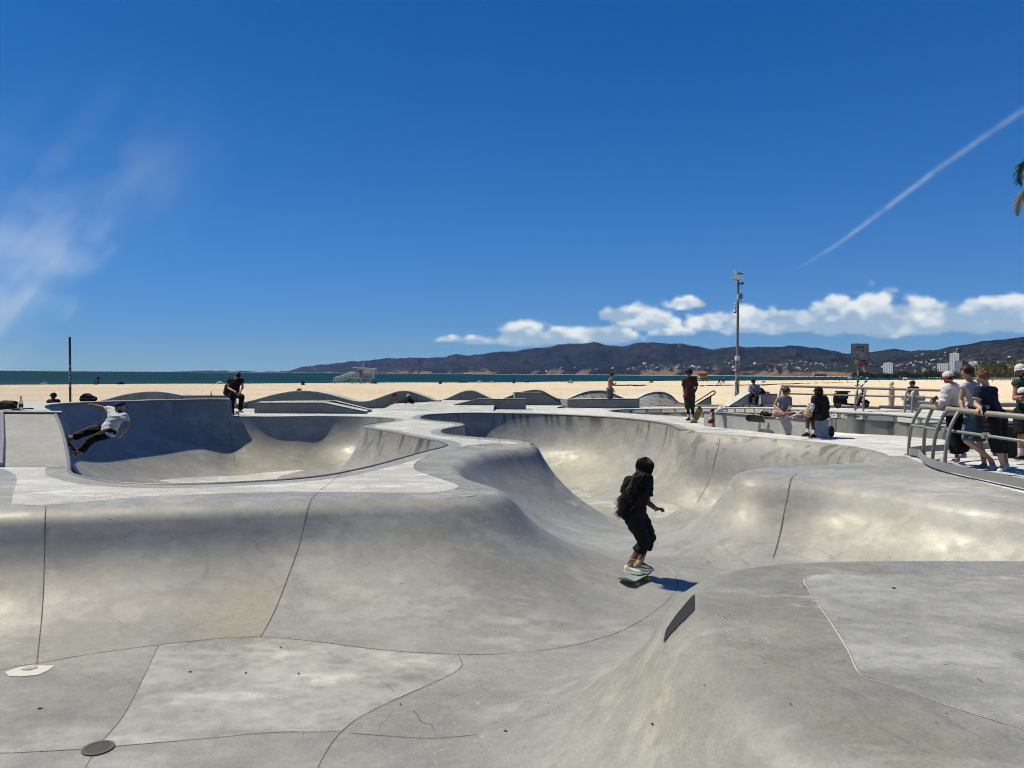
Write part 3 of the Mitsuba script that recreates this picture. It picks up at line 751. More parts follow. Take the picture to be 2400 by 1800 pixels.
nh = 0
for x0, x1, t0, t1, n in spots:
    for _ in range(n):
        for _try in range(12):
            p = hill_at(R.uniform(x0, x1), R.uniform(t0, t1))
            if visible(p): break
        r = math.hypot(p[0], p[1]); s = r / 7600 * R.uniform(.5, 1.6) * (.55 if r > 11000 else 1)
        w, d, h = 17 * s * R.uniform(.7, 1.5), 14 * s, 7.5 * s * R.uniform(.7, 1.4); ro = R.choice([2.2, 3, .4]) * s
        sec = [(-w / 2, 0), (w / 2, 0), (w / 2, h), (0, h + ro), (-w / 2, h)]
        m = trimesh.creation.extrude_polygon(Polygon(sec), d, engine='earcut')
        m.apply_transform(trimesh.transformations.rotation_matrix(math.pi / 2, (1, 0, 0))); m.apply_transform(trimesh.transformations.rotation_matrix(R.uniform(-.9, .9), (0, 0, 1))); m.apply_translation((p[0], p[1], p[2] - 2.5 * s))
        k = put('hillside_house', m, R.choice(['house_wall', 'house_wall', 'house_wall', 'house_wall_warm', 'house_roof_grey']))
        tag(k, 'tiny pale house among the houses on the far hillside', 'house', 'houses on the far hillside'); nh += 1

# ---- white towers and low buildings of the town on the right
plain('tower_white', (.85, .85, .83), .7); plain('tower_glass', (.24, .26, .28), .7, spec=.2); plain('tower_grey', (.40, .41, .42), .8); plain('yellow_wall', (.60, .53, .34), .8)


def tower(x0, x1, ytop, ybase, Y, nb, nf, label, m='tower_white', cap=True):
    a, b = at(x0, ybase, Y), at(x1, ybase, Y); w = b[0] - a[0]; z0 = SEA + 2; z1 = at(x0, ytop, Y)[2]; d = w * .8
    t = thing('apartment_tower', label, 'building'); w *= .74; d = w * .62; L = (a[0] + w * .12, Y)
    M = trimesh.transformations.rotation_matrix(math.radians(-42), (0, 0, 1), (L[0] + w / 2, Y + d / 2, 0))      # the broad side faces the shore
    bx = lambda *q: box(*q).apply_transform(M)
    put(t + '__core', bx(L[0] + .5, L[0] + w - .5, Y + .8, Y + d, z0, z1 - 1), 'tower_glass')
    put(t + '__roof', bx(L[0], L[0] + w, Y, Y + d + .4, z1 - 1, z1 + 1.5), m)
    for i in range(nb + 1):
        x = L[0] + w * i / nb; put(t + '__column', bx(x - w * .07, x + w * .07, Y, Y + 1.6, z0, z1 - 1.001), m)
    for i in range(1, nf):
        z = z0 + (z1 - z0) * i / nf; put(t + '__balcony', bx(L[0] + .3, L[0] + w - .3, Y + .4, Y + d + .2, z - 1.3, z + 1.3), m)
    if cap: put(t + '__penthouse', bx(L[0] + w * .3, L[0] + w * .7, Y + d * .3, Y + d * .8, z1 + 1.5, z1 + 5), 'tower_grey')


tower(2230, 2253, 828, 868, 3900, 5, 9, 'tallest white apartment tower with vertical ribs, on the skyline right of the sign')
tower(2074, 2099, 851, 868, 4100, 5, 4, 'lone white apartment block on the slope just right of the sticker covered sign')
tower(2202, 2229, 852, 866, 4000, 5, 4, 'low wide white block directly left of the tallest tower', cap=False)
tower(2241, 2259, 846, 868, 3600, 3, 6, 'grey-white slab in front of the foot of the tallest tower', 'tower_grey', False)
tower(2277, 2308, 848, 866, 3800, 6, 5, 'white stepped block right of the tallest tower with a box on its roof')
tower(2366, 2387, 851, 866, 3300, 4, 4, 'rightmost pale block just above the palm trees', 'tower_white')
for x0, x1, y0, Y, m, lab in ((2034, 2056, 875.5, 1500, 'yellow_wall', 'low yellow beach building at the foot of the hills'), (2127, 2156, 880.5, 1200, 'tower_white', 'long low white roofed beach pavilion beyond the sand'), (1995, 2030, 884.5, 1300, 'tower_white', 'low white building behind the pier on the far sand')):
    a, b = at(x0, 888, Y), at(x1, 888, Y); z1 = at(x0, y0, Y)[2]; z0 = -2.5; w = b[0] - a[0]
    t = thing('beach_building', lab, 'building')
    put(t + '__wall', box(a[0], b[0], Y, Y + 14, z0, z1 - .6), m); put(t + '__roof', box(a[0] - .8, b[0] + .8, Y - .8, Y + 15, z1 - .6, z1), 'tower_grey' if m == 'tower_white' and x0 > 2100 else 'tower_white')
    for i in range(5): put(t + '__window', box(a[0] + w * (.1 + .17 * i), a[0] + w * (.2 + .17 * i), Y - .06, Y + .2, z0 + (z1 - z0) * .45, z0 + (z1 - z0) * .8), 'tower_glass')
# pier
t = thing('pier', 'long dark pier on piles running out from the far beach into the sea', 'pier')
Yp = 1750; a, b = at(1895, 884, Yp), at(2200, 884, Yp)
plain('pier_wood', (.14, .125, .11), .9)
put(t + '__deck', box(a[0], b[0], Yp, Yp + 12, SEA + 4.6, SEA + 5.6), 'pier_wood')
for i in range(24): put(t + '__pile', box(a[0] + i * (b[0] - a[0]) / 23 - .6, a[0] + i * (b[0] - a[0]) / 23 + .6, Yp + 1, Yp + 2.2, SEA - 2, SEA + 4.6), 'pier_wood')
put(t + '__shed', box(a[0] + 14, a[0] + 44, Yp + 2, Yp + 9, SEA + 5.6, SEA + 10), 'tower_grey')

# ---- the palms and dark trees behind the beach on the right
plain('trunk_mat', (.17, .145, .115), .9)
scene['frond_mat'] = {'type': 'principledthin', 'base_color': {'type': 'rgb', 'value': [.050, .062, .024]}, 'roughness': .6, 'diff_trans': .5, 'eta': 1.4}
scene['frond_dry'] = {'type': 'principledthin', 'base_color': {'type': 'rgb', 'value': [.21, .16, .075]}, 'roughness': .7, 'diff_trans': .5, 'eta': 1.4}


def frond(c, az, tilt, L, n, rnd, droop=1.1, wid=.30):
    """One fan or feather leaf: a drooping rib with paired leaflets."""
    d = np.array([math.cos(az), math.sin(az), 0]); s = np.array([-math.sin(az), math.cos(az), 0]); V, F = [], []
    pts = []
    for k in range(n + 1):
        u = k / n; a = tilt - droop * u * u
        pts.append((pts[-1] if pts else c) + (L / n) * (d * math.cos(a) + np.array([0, 0, 1.0]) * math.sin(a)))
    for k in range(1, n + 1):
        p = pts[k]; t = pts[k] - pts[k - 1]; t /= np.linalg.norm(t); l = L * wid * math.sin(math.pi * min(1, .15 + .8 * k / n)) * rnd.uniform(.8, 1.15)
        for sg in (-1, 1):
            q = p + s * sg * l * .8 + t * l * .55 - np.array([0, 0, 1]) * l * .45; w = t * L / n * .42
            b = len(V); V += [p - w, p + w, q]; F += [(b, b + 1, b + 2)]
    r = tube(np.array([c] + pts), np.linspace(.02, .006, n + 2) * L / 2, 4)
    return cat_([trimesh.Trimesh(np.array(V), np.array(F), process=False), r])


def palm(x, y, z0, H, seed, label, group, fr=26, n=9, L=2.6, near=False):
    rn = random.Random(seed); t = thing('palm_tree', label, 'palm tree', group)
    top = np.array([x + rn.uniform(-.4, .4), y, z0 + H])
    P = spline([np.array([x, y, z0]), np.array([x + rn.uniform(-.2, .2), y, z0 + H * .5]), top], 6)
    put(t + '__trunk', tube(P, np.linspace(.26, .17, len(P)), 9), 'trunk_mat', 40)
    leaves = [frond(top, rn.uniform(0, 6.283), rn.uniform(-.9, 1.35), L * rn.uniform(.8, 1.1), n, rn) for _ in range(fr)]
    put(t + '__crown', cat_(leaves), 'frond_mat')
    put(t + '__dead_skirt', cat_([frond(top - [0, 0, .5], rn.uniform(0, 6.283), rn.uniform(-1.5, -1.0), L * .7, 6, rn, .3) for _ in range(10)]), 'frond_dry')


R = random.Random(9)
for i in range(26):
    px = 2288 + 118 * (i + R.uniform(-.3, .3)) / 25; Y = R.uniform(560, 640); p = at(px, 880, Y); z0 = -1.2
    H = CAMZ + (882 + .0067 * 0 + 2.5 - R.uniform(856, 866)) / FPX * Y - z0
    palm(p[0], Y, z0, H, i, 'palm tree in the distant row behind the sand at the right edge', 'distant row of palm trees', 13, 5, 5.2)


def bush(c, rx, rz, n, seed, size):
    rn = np.random.default_rng(seed); V = []; F = []
    d = rn.normal(size=(n, 3)); d /= np.linalg.norm(d, axis=1, keepdims=True); p = d * rn.uniform(.55, 1.0, (n, 1)) * [rx, rx, rz]; p[:, 2] = np.abs(p[:, 2]) * 1.0
    p *= (.8 + .5 * meshkit.noise(p * 2.5 / max(rx, rz), seed))[:, None]
    a = rn.normal(size=(n, 3)); a /= np.linalg.norm(a, axis=1, keepdims=True); b = np.cross(a, rn.normal(size=(n, 3))); b /= np.linalg.norm(b, axis=1, keepdims=True)
    V = np.stack([p - a * size, p + a * size, p + b * size * 1.4], 1).reshape(-1, 3) + c
    return trimesh.Trimesh(V, np.arange(3 * n).reshape(-1, 3), process=False)


scene['bush_mat'] = {'type': 'principledthin', 'base_color': {'type': 'rgb', 'value': [.040, .050, .026]}, 'roughness': .7, 'diff_trans': .4, 'eta': 1.4}
for i in range(30):
    px = 2010 + 410 * (i + R.uniform(-.3, .3)) / 29; Y = R.uniform(800, 1100); p = at(px, 882, Y); h = R.uniform(5, 9) + max(0, (px - 2150) / 60)
    t = thing('shore_tree', 'dark bushy tree in the belt of trees between the far sand and the town', 'tree', 'belt of trees behind the far sand')
    put(t + '__crown', bush(np.array([p[0], Y, -1 + h * .25]), h * 1.25, h * .8, 420, i, .8), 'bush_mat'); put(t + '__trunk', tube([(p[0], Y, -2.4), (p[0], Y, h * .4)], .35, 6), 'trunk_mat')

# ---- the air: thin blue haze that the far hills fade into
scene['air'] = {'type': 'homogeneous', 'albedo': {'type': 'rgb', 'value': [.95, .95, .95]}, 'sigma_t': {'type': 'rgb', 'value': [.20e-5, .45e-5, 1.35e-5]}}
scene['haze'] = {'type': 'cube', 'to_world': T().translate([0, 0, 497.5]).scale([44000, 44000, 503.0]), 'bsdf': {'type': 'null'}, 'interior': {'type': 'ref', 'id': 'air'}}
scene['camera']['medium'] = {'type': 'ref', 'id': 'air'}
tag('haze', kind='stuff')
# ------------------------------------------------------------------ bank, platform and extension wall on the far left
plain('steel', (.30, .31, .32), .45, .0); plain('steel_blue', (.20, .20, .26), .5); plain('dark_steel', (.055, .055, .06), .45); plain('black_mat', (.012, .012, .013), .6); plain('white_mat', (.72, .72, .70), .6)
plain('rail_paint', (.215, .225, .225), .42); plain('rail_top', (.25, .24, .205), .5)
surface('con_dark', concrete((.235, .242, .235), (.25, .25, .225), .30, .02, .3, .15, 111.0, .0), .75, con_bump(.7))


def solid_top(key, poly, zf, bsdf, zb=0.0, step=.25):
    """A raised block: its top follows zf, its sides drop to zb."""
    poly = shapely.segmentize(poly, step); x0, y0, x1, y1 = poly.bounds
    g = np.stack(np.meshgrid(np.arange(x0, x1, step), np.arange(y0, y1, step)), -1).reshape(-1, 2)
    def nf(P):
        e = .01; gx = (zf(P + [e, 0]) - zf(P - [e, 0])) / (2 * e); gy = (zf(P + [0, e]) - zf(P - [0, e])) / (2 * e)
        n = np.stack([-gx, -gy, np.ones(len(P))], 1); return n / np.linalg.norm(n, axis=1, keepdims=True)
    v, f, n = tri_region(poly, g, zf, nf)
    raw(key, v, f, n, bsdf)
    B = np.array(shapely.geometry.polygon.orient(poly).exterior.coords); zt = zf(B)
    k = len(B); w = np.vstack([np.column_stack([B, zt - .001]), np.column_stack([B, np.full(k, zb)])]); i = np.arange(k - 1)
    put(key.rsplit('__', 1)[0] + '__side', trimesh.Trimesh(w, np.vstack([np.column_stack([i, i + k, i + 1]), np.column_stack([i + 1, i + k, i + k + 1])]), process=False), bsdf)


zx = lambda P: ext_top(P[:, 0], P[:, 1])
PL = np.array(pool_left); rim_l = pool.rim[(pool.rim[:, 0] < -6.6) & (pool.rim[:, 1] > 11.3) & (pool.rim[:, 1] < 26.1) & (pool.rim[:, 0] < -9.9 + (26.1 - pool.rim[:, 1]) * .55)]
rim_l = rim_l[np.argsort(rim_l[:, 1])][::6]
out_l = rim_l - pool.inward[pool.tree.query(rim_l)[1]] * .006
low = out_l[(out_l[:, 1] > 12.12) & (out_l[:, 1] < 15.0)]; high = out_l[out_l[:, 1] >= 15.0]
solid_top('skate_bank__slab', Polygon(np.vstack([low, [(-9.24, 15.0), (-10.3, 15.0), (-8.32, 12.12)]])), zx, 'con_grey', -.05, .15)
back = high - pool.inward[pool.tree.query(high)[1]] * .34
hi_b = back[back[:, 1] > 20.3]
solid_top('skate_bank__platform', Polygon(np.vstack([high, hi_b[::-1], [(-13.2, 20.6), (-19, 20.6), (-19, 15.0), (-9.24, 15.0)]])).buffer(0), lambda P: zx(P) + .03, 'con_light', -.05, .4)
put('skate_bank__edge_strip', tube([(-8.36, 12.1, .03), (-9.33, 13.55, .36), (-10.34, 15.0, .73)], .045, 6), 'steel_blue')
put('skate_bank__coping', tube([(-9.1, 14.98, .735), (-10.4, 14.98, .735), (-14, 14.98, .735), (-19, 14.98, .735)], .04, 8), 'coping_mat', 60)
tag('skate_bank', 'sloping concrete bank and raised platform at the left end of the pool', kind='structure')

# ------------------------------------------------------------------ ledges, boxes and wave walls behind the bowls
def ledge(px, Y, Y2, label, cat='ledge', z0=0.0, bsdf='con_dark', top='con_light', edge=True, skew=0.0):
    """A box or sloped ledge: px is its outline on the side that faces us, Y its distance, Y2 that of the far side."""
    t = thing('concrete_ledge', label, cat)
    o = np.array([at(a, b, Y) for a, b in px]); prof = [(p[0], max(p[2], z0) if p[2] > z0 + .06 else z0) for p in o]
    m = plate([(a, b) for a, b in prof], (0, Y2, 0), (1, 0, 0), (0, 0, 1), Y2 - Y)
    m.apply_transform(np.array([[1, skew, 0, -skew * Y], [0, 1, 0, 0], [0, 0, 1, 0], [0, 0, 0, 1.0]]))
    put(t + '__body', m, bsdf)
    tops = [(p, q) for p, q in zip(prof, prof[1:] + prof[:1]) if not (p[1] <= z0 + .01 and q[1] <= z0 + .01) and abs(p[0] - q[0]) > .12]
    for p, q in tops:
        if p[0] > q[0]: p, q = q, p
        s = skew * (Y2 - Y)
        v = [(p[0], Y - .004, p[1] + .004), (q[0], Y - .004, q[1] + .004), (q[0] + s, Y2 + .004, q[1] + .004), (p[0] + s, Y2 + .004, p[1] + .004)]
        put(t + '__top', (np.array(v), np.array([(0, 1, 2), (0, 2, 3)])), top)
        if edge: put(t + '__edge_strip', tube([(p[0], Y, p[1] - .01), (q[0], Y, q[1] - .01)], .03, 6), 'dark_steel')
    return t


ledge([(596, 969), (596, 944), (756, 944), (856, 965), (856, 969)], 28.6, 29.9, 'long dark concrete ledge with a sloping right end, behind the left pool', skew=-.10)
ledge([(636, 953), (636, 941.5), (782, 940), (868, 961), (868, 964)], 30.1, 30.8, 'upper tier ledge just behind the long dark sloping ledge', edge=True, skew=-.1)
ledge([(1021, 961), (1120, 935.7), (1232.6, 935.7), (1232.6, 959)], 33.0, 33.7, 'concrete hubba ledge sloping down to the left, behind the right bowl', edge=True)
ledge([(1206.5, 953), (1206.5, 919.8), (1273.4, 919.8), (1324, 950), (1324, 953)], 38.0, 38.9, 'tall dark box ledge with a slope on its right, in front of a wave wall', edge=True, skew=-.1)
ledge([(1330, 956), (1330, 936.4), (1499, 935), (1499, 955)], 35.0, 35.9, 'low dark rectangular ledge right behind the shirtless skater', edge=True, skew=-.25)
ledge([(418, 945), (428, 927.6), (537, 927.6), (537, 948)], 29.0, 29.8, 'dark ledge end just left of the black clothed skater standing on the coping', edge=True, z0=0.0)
# broad bank in the middle
t = thing('funbox_bank', 'pale flat sloping bank between two dark ledges in the middle distance', 'ramp')
A = [at(886, 963.6, 31.0), at(1100, 963.6, 31.0), at(1100, 942, 34.0), at(937, 942, 34.0)]; zt_ = A[2][2]
V = np.array([(A[0][0], 31, 0), (A[1][0] + 1, 31, 0), (A[1][0] + 1, 34, zt_), (A[3][0], 34, zt_), (A[3][0], 36, zt_), (A[1][0] + 1, 36, zt_), (A[0][0], 36, 0)])
put(t + '__slope', (V, np.array([(0, 1, 2), (0, 2, 3), (3, 2, 5), (3, 5, 4), (0, 3, 4), (0, 4, 6)])), 'con_light')


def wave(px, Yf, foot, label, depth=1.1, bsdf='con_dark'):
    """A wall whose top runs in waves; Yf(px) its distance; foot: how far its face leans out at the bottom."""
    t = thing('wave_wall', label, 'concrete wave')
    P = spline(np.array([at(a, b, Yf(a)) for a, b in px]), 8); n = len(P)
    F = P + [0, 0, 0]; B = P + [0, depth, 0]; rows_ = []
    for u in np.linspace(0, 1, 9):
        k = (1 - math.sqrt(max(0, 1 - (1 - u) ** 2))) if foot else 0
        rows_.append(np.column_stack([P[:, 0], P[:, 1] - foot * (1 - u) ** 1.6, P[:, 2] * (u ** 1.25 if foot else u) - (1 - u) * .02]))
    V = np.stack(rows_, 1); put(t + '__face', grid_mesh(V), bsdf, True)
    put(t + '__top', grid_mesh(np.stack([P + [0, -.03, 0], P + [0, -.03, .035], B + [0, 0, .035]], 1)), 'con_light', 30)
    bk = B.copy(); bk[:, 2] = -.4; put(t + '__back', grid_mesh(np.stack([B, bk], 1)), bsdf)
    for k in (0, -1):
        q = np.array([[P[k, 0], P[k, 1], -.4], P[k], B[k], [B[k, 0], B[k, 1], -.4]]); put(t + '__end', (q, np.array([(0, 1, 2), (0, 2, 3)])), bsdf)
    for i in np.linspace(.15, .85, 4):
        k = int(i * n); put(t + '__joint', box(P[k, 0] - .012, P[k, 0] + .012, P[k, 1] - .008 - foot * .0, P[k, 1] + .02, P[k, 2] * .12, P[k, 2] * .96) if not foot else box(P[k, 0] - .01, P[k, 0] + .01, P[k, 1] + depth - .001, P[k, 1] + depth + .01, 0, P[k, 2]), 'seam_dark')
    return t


wave([(225, 944), (250, 938), (290, 927), (330, 921), (358, 919.6), (390, 921.5), (425, 928), (470, 938), (510, 944)], lambda a: 31.0, 0, 'leftmost concrete wave, rising behind the dark extension wall')
wave([(500, 957), (530, 952), (560, 947), (600, 938), (640, 927), (680, 919.5), (705, 917.6), (730, 918.6), (760, 923), (795, 932), (820, 939), (840, 942.4), (862, 941.5), (885, 935), (910, 926), (930, 919.5), (944, 917.5), (958, 918.5), (980, 925), (1000, 932), (1016, 938.5), (1030, 940)],
     lambda a: 32.2 + max(0, a - 700) * .006, 0, 'long concrete wall with two wave crests behind the sloping ledges')
wave([(1028, 940.4), (1045, 936), (1070, 925), (1085, 919), (1100, 916.6), (1115, 919), (1135, 928), (1152, 935), (1170, 938), (1185, 933), (1202, 926.5), (1225, 919), (1242, 915.8), (1258, 915.2), (1273, 918), (1290, 927), (1305, 934.5), (1318, 937)],
     lambda a: 37.5 + (a - 1030) * .008, 0, 'concrete wave wall with two crests in the middle, partly behind the tall box ledge')
wave([(1316, 937), (1330, 935.5), (1345, 930), (1360, 923.5), (1380, 918), (1400, 916.4), (1418, 917.5), (1436, 923), (1452, 930), (1466, 935), (1480, 938)], lambda a: 38.5, 1.3, 'smooth pale concrete hump directly behind the shirtless skater', 1.5, 'con_pool')
wave([(1490, 938), (1500, 932), (1512, 925.5), (1530, 920.4), (1545, 919.4), (1560, 921.5), (1575, 929), (1585, 939), (1594, 945), (1612, 948)], lambda a: 37.4, 1.6, 'rightmost smooth pale concrete hump left of the standing skater in the brown shirt', 1.8, 'con_pool')

# wedge with a handrail, and the ramp by the lamp post
t = thing('hand_rail_wedge', 'small pale concrete wedge with a sloping dark handrail on the sand side', 'handrail')
Yw = 36.0; p = [at(a, b, Yw) for a, b in ((1625, 953), (1666, 929.5), (1666, 953))]
put(t + '__wedge', plate([(q[0], max(q[2], -.2)) for q in p], (0, Yw + .4, 0), (1, 0, 0), (0, 0, 1), .4), 'con_block')
q = [at(a, b, Yw - .1) for a, b in ((1622, 947), (1640, 936), (1655, 926.5), (1669, 917.2), (1673, 916.4), (1676, 918.5), (1675.5, 922), (1671, 926), (1650, 938), (1626, 953))]
put(t + '__rail', tube(spline(q, 4), .032, 8), 'dark_steel', 60)
a, b = at(1666, 926, Yw - .1), at(1666, 952, Yw - .1); put(t + '__post', tube([a, [a[0], a[1], -.2]], .03, 8), 'dark_steel', 60)
ledge([(1708, 953), (1755, 923.3), (1783, 923.3), (1783, 953)], 33.0, 34.2, 'grey ramp rising to the right beside the lamp post', z0=.1, bsdf='con_block', edge=True)
ledge([(1783.5, 953), (1783.5, 923.5), (1822, 924), (1822, 953)], 32.6, 34.0, 'square concrete block between the seated man in blue and the far railing', z0=.1, bsdf='con_block', edge=True)

# ------------------------------------------------------------------ the tiled pool and the raised walk
TT = resample(tile_top, .11); tT = np.gradient(TT, axis=0); tT[:, 2] = 0; tT /= np.linalg.norm(tT, axis=1, keepdims=True)
nT = np.column_stack([tT[:, 1], -tT[:, 0], np.zeros(len(TT))])                    # towards the pool and the camera
if (nT[len(nT) // 2] @ np.array([0, -1, 0])) < 0: nT = -nT
low_z = np.where(TT[:, 1] > 21.0, -.75, -.02)
prof = [(0.0, .0), (.035, -.0), (.045, -.02), (.035, -.045), (.0, -.05)]
put('raised_walk__wall', grid_mesh(np.stack([np.column_stack([TT[:, :2], TT[:, 2] - .04]), np.column_stack([TT[:, :2], low_z])], 1)), 'con_wall', True)
put('raised_walk__coping', grid_mesh(np.stack([TT + nT * a + [0, 0, b] for a, b in prof], 1)), 'steel', True)
wd = np.interp(TT[:, 0], [4, 7, 9, 12], [2.6, 2.7, 2.7, 6.0])[:, None]
put('raised_walk__slab', grid_mesh(np.stack([TT, TT - nT * wd * .5, TT - nT * wd], 1)), 'con_light', True)
put('raised_walk__edge', grid_mesh(np.stack([TT - nT * wd, TT - nT * wd - [0, 0, 1.2]], 1)), 'con_dark')
put('raised_walk__kerb', tube(TT[:] - nT * (wd - .06) + [0, 0, .04], .06, 6), 'dark_steel', 60)
tag('raised_walk', 'curved raised concrete walk with a band of tiles below its lip', kind='structure')
v, f, n = tri_region(shapely.segmentize(tp_poly.buffer(.05), .3), np.zeros((0, 2)), lambda P: np.full(len(P), -.72), lambda P: np.tile([0, 0, 1.0], (len(P), 1)))
raw('tiled_pool__floor', v, f, n, 'con_pool')
TN = resample(tile_near, .1); put('tiled_pool__wall', grid_mesh(np.stack([np.column_stack([TN, np.full(len(TN), 0.0)]), np.column_stack([TN, np.full(len(TN), -.75)])], 1)), 'con_pool')
put('tiled_pool__coping', tube(np.column_stack([TN, np.full(len(TN), -.01)]), .03, 6), 'coping_mat', 60)
tag('tiled_pool', 'small round pool let into the deck in front of the tile band', kind='structure')
# tiles: long pale plates with printed marks, square tiles with a crossed frame between them
plain('tile_white', (.62, .62, .58), .35); plain('tile_grey', (.36, .37, .36), .4); plain('tile_dark', (.035, .035, .035), .4)
s_ = np.concatenate([[0], np.cumsum(np.linalg.norm(np.diff(TT, axis=0), axis=1))]); pos = lambda s: np.array([np.interp(s, s_, TT[:, k]) for k in range(3)])
s = .35; k = 0
while s < s_[-1] - .9:
    L = .60 if k % 2 == 0 else .115
    a, b = pos(s), pos(s + L); e = b - a; w = np.linalg.norm(e); e /= w; m = e * [1, 1, 0]; m /= np.linalg.norm(m); nn = np.array([m[1], -m[0], 0]); nn = nn if nn @ nT[len(nT) // 2] > 0 else -nn
    o = a + nn * (.02 if k % 2 == 0 else .006) - [0, 0, .185]; up_ = np.array([0, 0, 1.0])
    def flat(x0, x1, z0, z1, d, m_, name):
        put(name, plate([(x0, z0), (x1, z0), (x1, z1), (x0, z1)], o + nn * (.0 if np.cross(e, up_) @ nn > 0 else d), e, up_, d), m_)
    flat(0, w, 0, .125, .012, ('tile_white' if (k // 2) % 5 != 3 else 'tile_grey') if k % 2 == 0 else 'tile_grey', 'raised_walk__tile')
    if k % 2 == 0 and 2.0 < s < 17:
        ang = np.linspace(0, 2 * np.pi, 15)
        ring = trimesh.creation.annulus(.030, .042, .004, sections=14)
        M = np.eye(4); M[:3, 0], M[:3, 1], M[:3, 2], M[:3, 3] = e, up_, nn, o + e * w * .5 + up_ * .062 + nn * .014
        ring.apply_transform(M); bars = [ring]
        for x0, x1, z0, z1 in ((.08, .20, .078, .086), (.08, .20, .040, .048), (.08, .088, .048, .078), (.192, .20, .048, .078), (.40, .53, .056, .072), (.44, .49, .044, .056)):
            bars.append(plate([(x0, z0), (x1, z0), (x1, z1), (x0, z1)], o + nn * .014, e, up_, .003))
        put('raised_walk__tile_print', cat_(bars), 'tile_dark')
    if k % 2 == 1:
        x = [plate([(.012, .012), (.030, .012), (.105, .112), (.087, .112)], o + nn * .014, e, up_, .003), plate([(.087, .012), (.105, .012), (.030, .112), (.012, .112)], o + nn * .016, e, up_, .003)]
        put('raised_walk__tile_print', cat_(x), 'tile_dark')
    s += L + .012; k += 1

# ------------------------------------------------------------------ the grey box bench
t = thing('concrete_bench', 'long grey concrete box bench that a woman and a man in black sit on', 'bench')
B0, B1 = np.array([6.0, 23.1]), np.array([7.74, 18.87]); d_ = (B1 - B0) / np.linalg.norm(B1 - B0); s2 = np.array([-d_[1], d_[0]]) if -d_[1] > 0 else np.array([d_[1], -d_[0]])
Bq = [B0, B1, B1 + s2 * .46, B0 + s2 * .46]
put(t + '__body', prism(Bq, 0, .425), 'con_block')
put(t + '__top', prism([Bq[0] - d_ * .01 - s2 * .012, Bq[1] + d_ * .012 - s2 * .012, Bq[2] + d_ * .012 + s2 * .012, Bq[3] - d_ * .01 + s2 * .012], .425, .45), 'con_grey')
put(t + '__edge_strip', tube([np.append(Bq[0] - s2 * .012, .44), np.append(Bq[1] - s2 * .012, .44)], .022, 6), 'dark_steel')
BENCH = (B0, d_, s2)
onbench = lambda u, v, z=.452: np.append(B0 + d_ * u + s2 * v, z)

# ------------------------------------------------------------------ railings
def arc_post(a, b, bow, r, n=10):
    a, b = np.array(a), np.array(b); u = np.linspace(0, 1, n)[:, None]
    return tube(a + (b - a) * u + np.array(bow) * np.sin(u * np.pi) , r, 8)


t = thing('near_railing', 'grey tubular railing with bowed posts that three people lean on', 'railing')
Yr = lambda x: np.interp(x, [2150, 2162, 2185, 2212, 2300, 2450, 2700], [14.3, 13.8, 13.25, 12.8, 12.05, 11.1, 10.0])
top_px = [(2187, 954.5), (2205, 956.8), (2240, 960.5), (2310, 968.5), (2400, 977), (2560, 992), (2700, 1004)]
TR = spline(np.array([at(a, b, Yr(a) + .12) for a, b in top_px]), 5)
TRb = spline(np.array([TR[0], TR[0] + [-.05, .18, 0], TR[0] + [.05, .42, 0], TR[0] + [.5, .75, 0], TR[0] + [1.6, 1.2, 0], TR[0] + [3.4, 1.7, 0]]), 5)
put(t + '__top_rail', tube(np.vstack([TRb[::-1], TR[1:]]), .047, 10), 'rail_top', 60)
mid_px = [(2166, 1000), (2180, 1004), (2205, 1007), (2240, 1011), (2310, 1021), (2400, 1034), (2560, 1056), (2700, 1076)]
MR = spline(np.array([at(a, b, Yr(a) + .0) for a, b in mid_px]), 5)
MRb = spline(np.array([MR[0], MR[0] + [-.05, .22, 0], MR[0] + [.08, .5, 0], MR[0] + [.55, .85, 0], MR[0] + [1.7, 1.3, 0], MR[0] + [3.5, 1.8, 0]]), 5)
put(t + '__mid_rail', tube(np.vstack([MRb[::-1], MR[1:]]), .026, 10), 'rail_paint', 60)
bot_px = [(2154, 1062), (2166, 1076), (2190, 1088), (2225, 1097), (2300, 1113), (2400, 1134), (2560, 1168)]
BR = spline(np.array([onz(a, b, .10) for a, b in bot_px]), 5)
BRb = spline(np.array([BR[0], BR[0] + [-.02, .3, 0], BR[0] + [.25, .62, 0], BR[0] + [.8, .95, 0], BR[0] + [1.9, 1.4, 0], BR[0] + [3.7, 1.9, 0]]), 5)
BB = np.vstack([BRb[::-1], BR[1:]])
tb = np.gradient(BB, axis=0); nb = np.column_stack([-tb[:, 1], tb[:, 0], 0 * tb[:, 0]]); nb /= np.linalg.norm(nb, axis=1, keepdims=True)
put(t + '__toe_board', grid_mesh(np.stack([BB + nb * a + [0, 0, b] for a, b in ((-.012, -.06), (-.012, .07), (.012, .07), (.012, -.06), (-.012, -.06))], 1)), 'rail_paint', 30)
for (x0, y0), (x1, y1) in (((2188, 955), (2166, 1077)), ((2204, 957), (2186, 1070)), ((2222, 958.5), (2185, 1091)), ((2249, 961.5), (2214, 1100)), ((2428, 980), (2420, 1145)), ((2456, 983), (2450, 1152))):
    a = at(x0, y0, Yr(x0) + .12); b = onz(x1, y1, 0.0)
    if (x0, y0) == (2204, 957): a = TRb[9]; b = np.array([BRb[9][0] - .08, BRb[9][1], 0])
    put(t + '__post', arc_post(b, a, (-.10, -.06, .10), .031), 'rail_paint', 60)
    put(t + '__foot_plate', box(b[0] - .07, b[0] + .07, b[1] - .06, b[1] + .06, .002, .02), 'rail_paint')
for k in (12, 20): put(t + '__clamp', trimesh.creation.cylinder(.05, segment=[MR[k] - [.05, 0, 0], MR[k] + [.05, 0, 0]], sections=10), 'rail_paint')

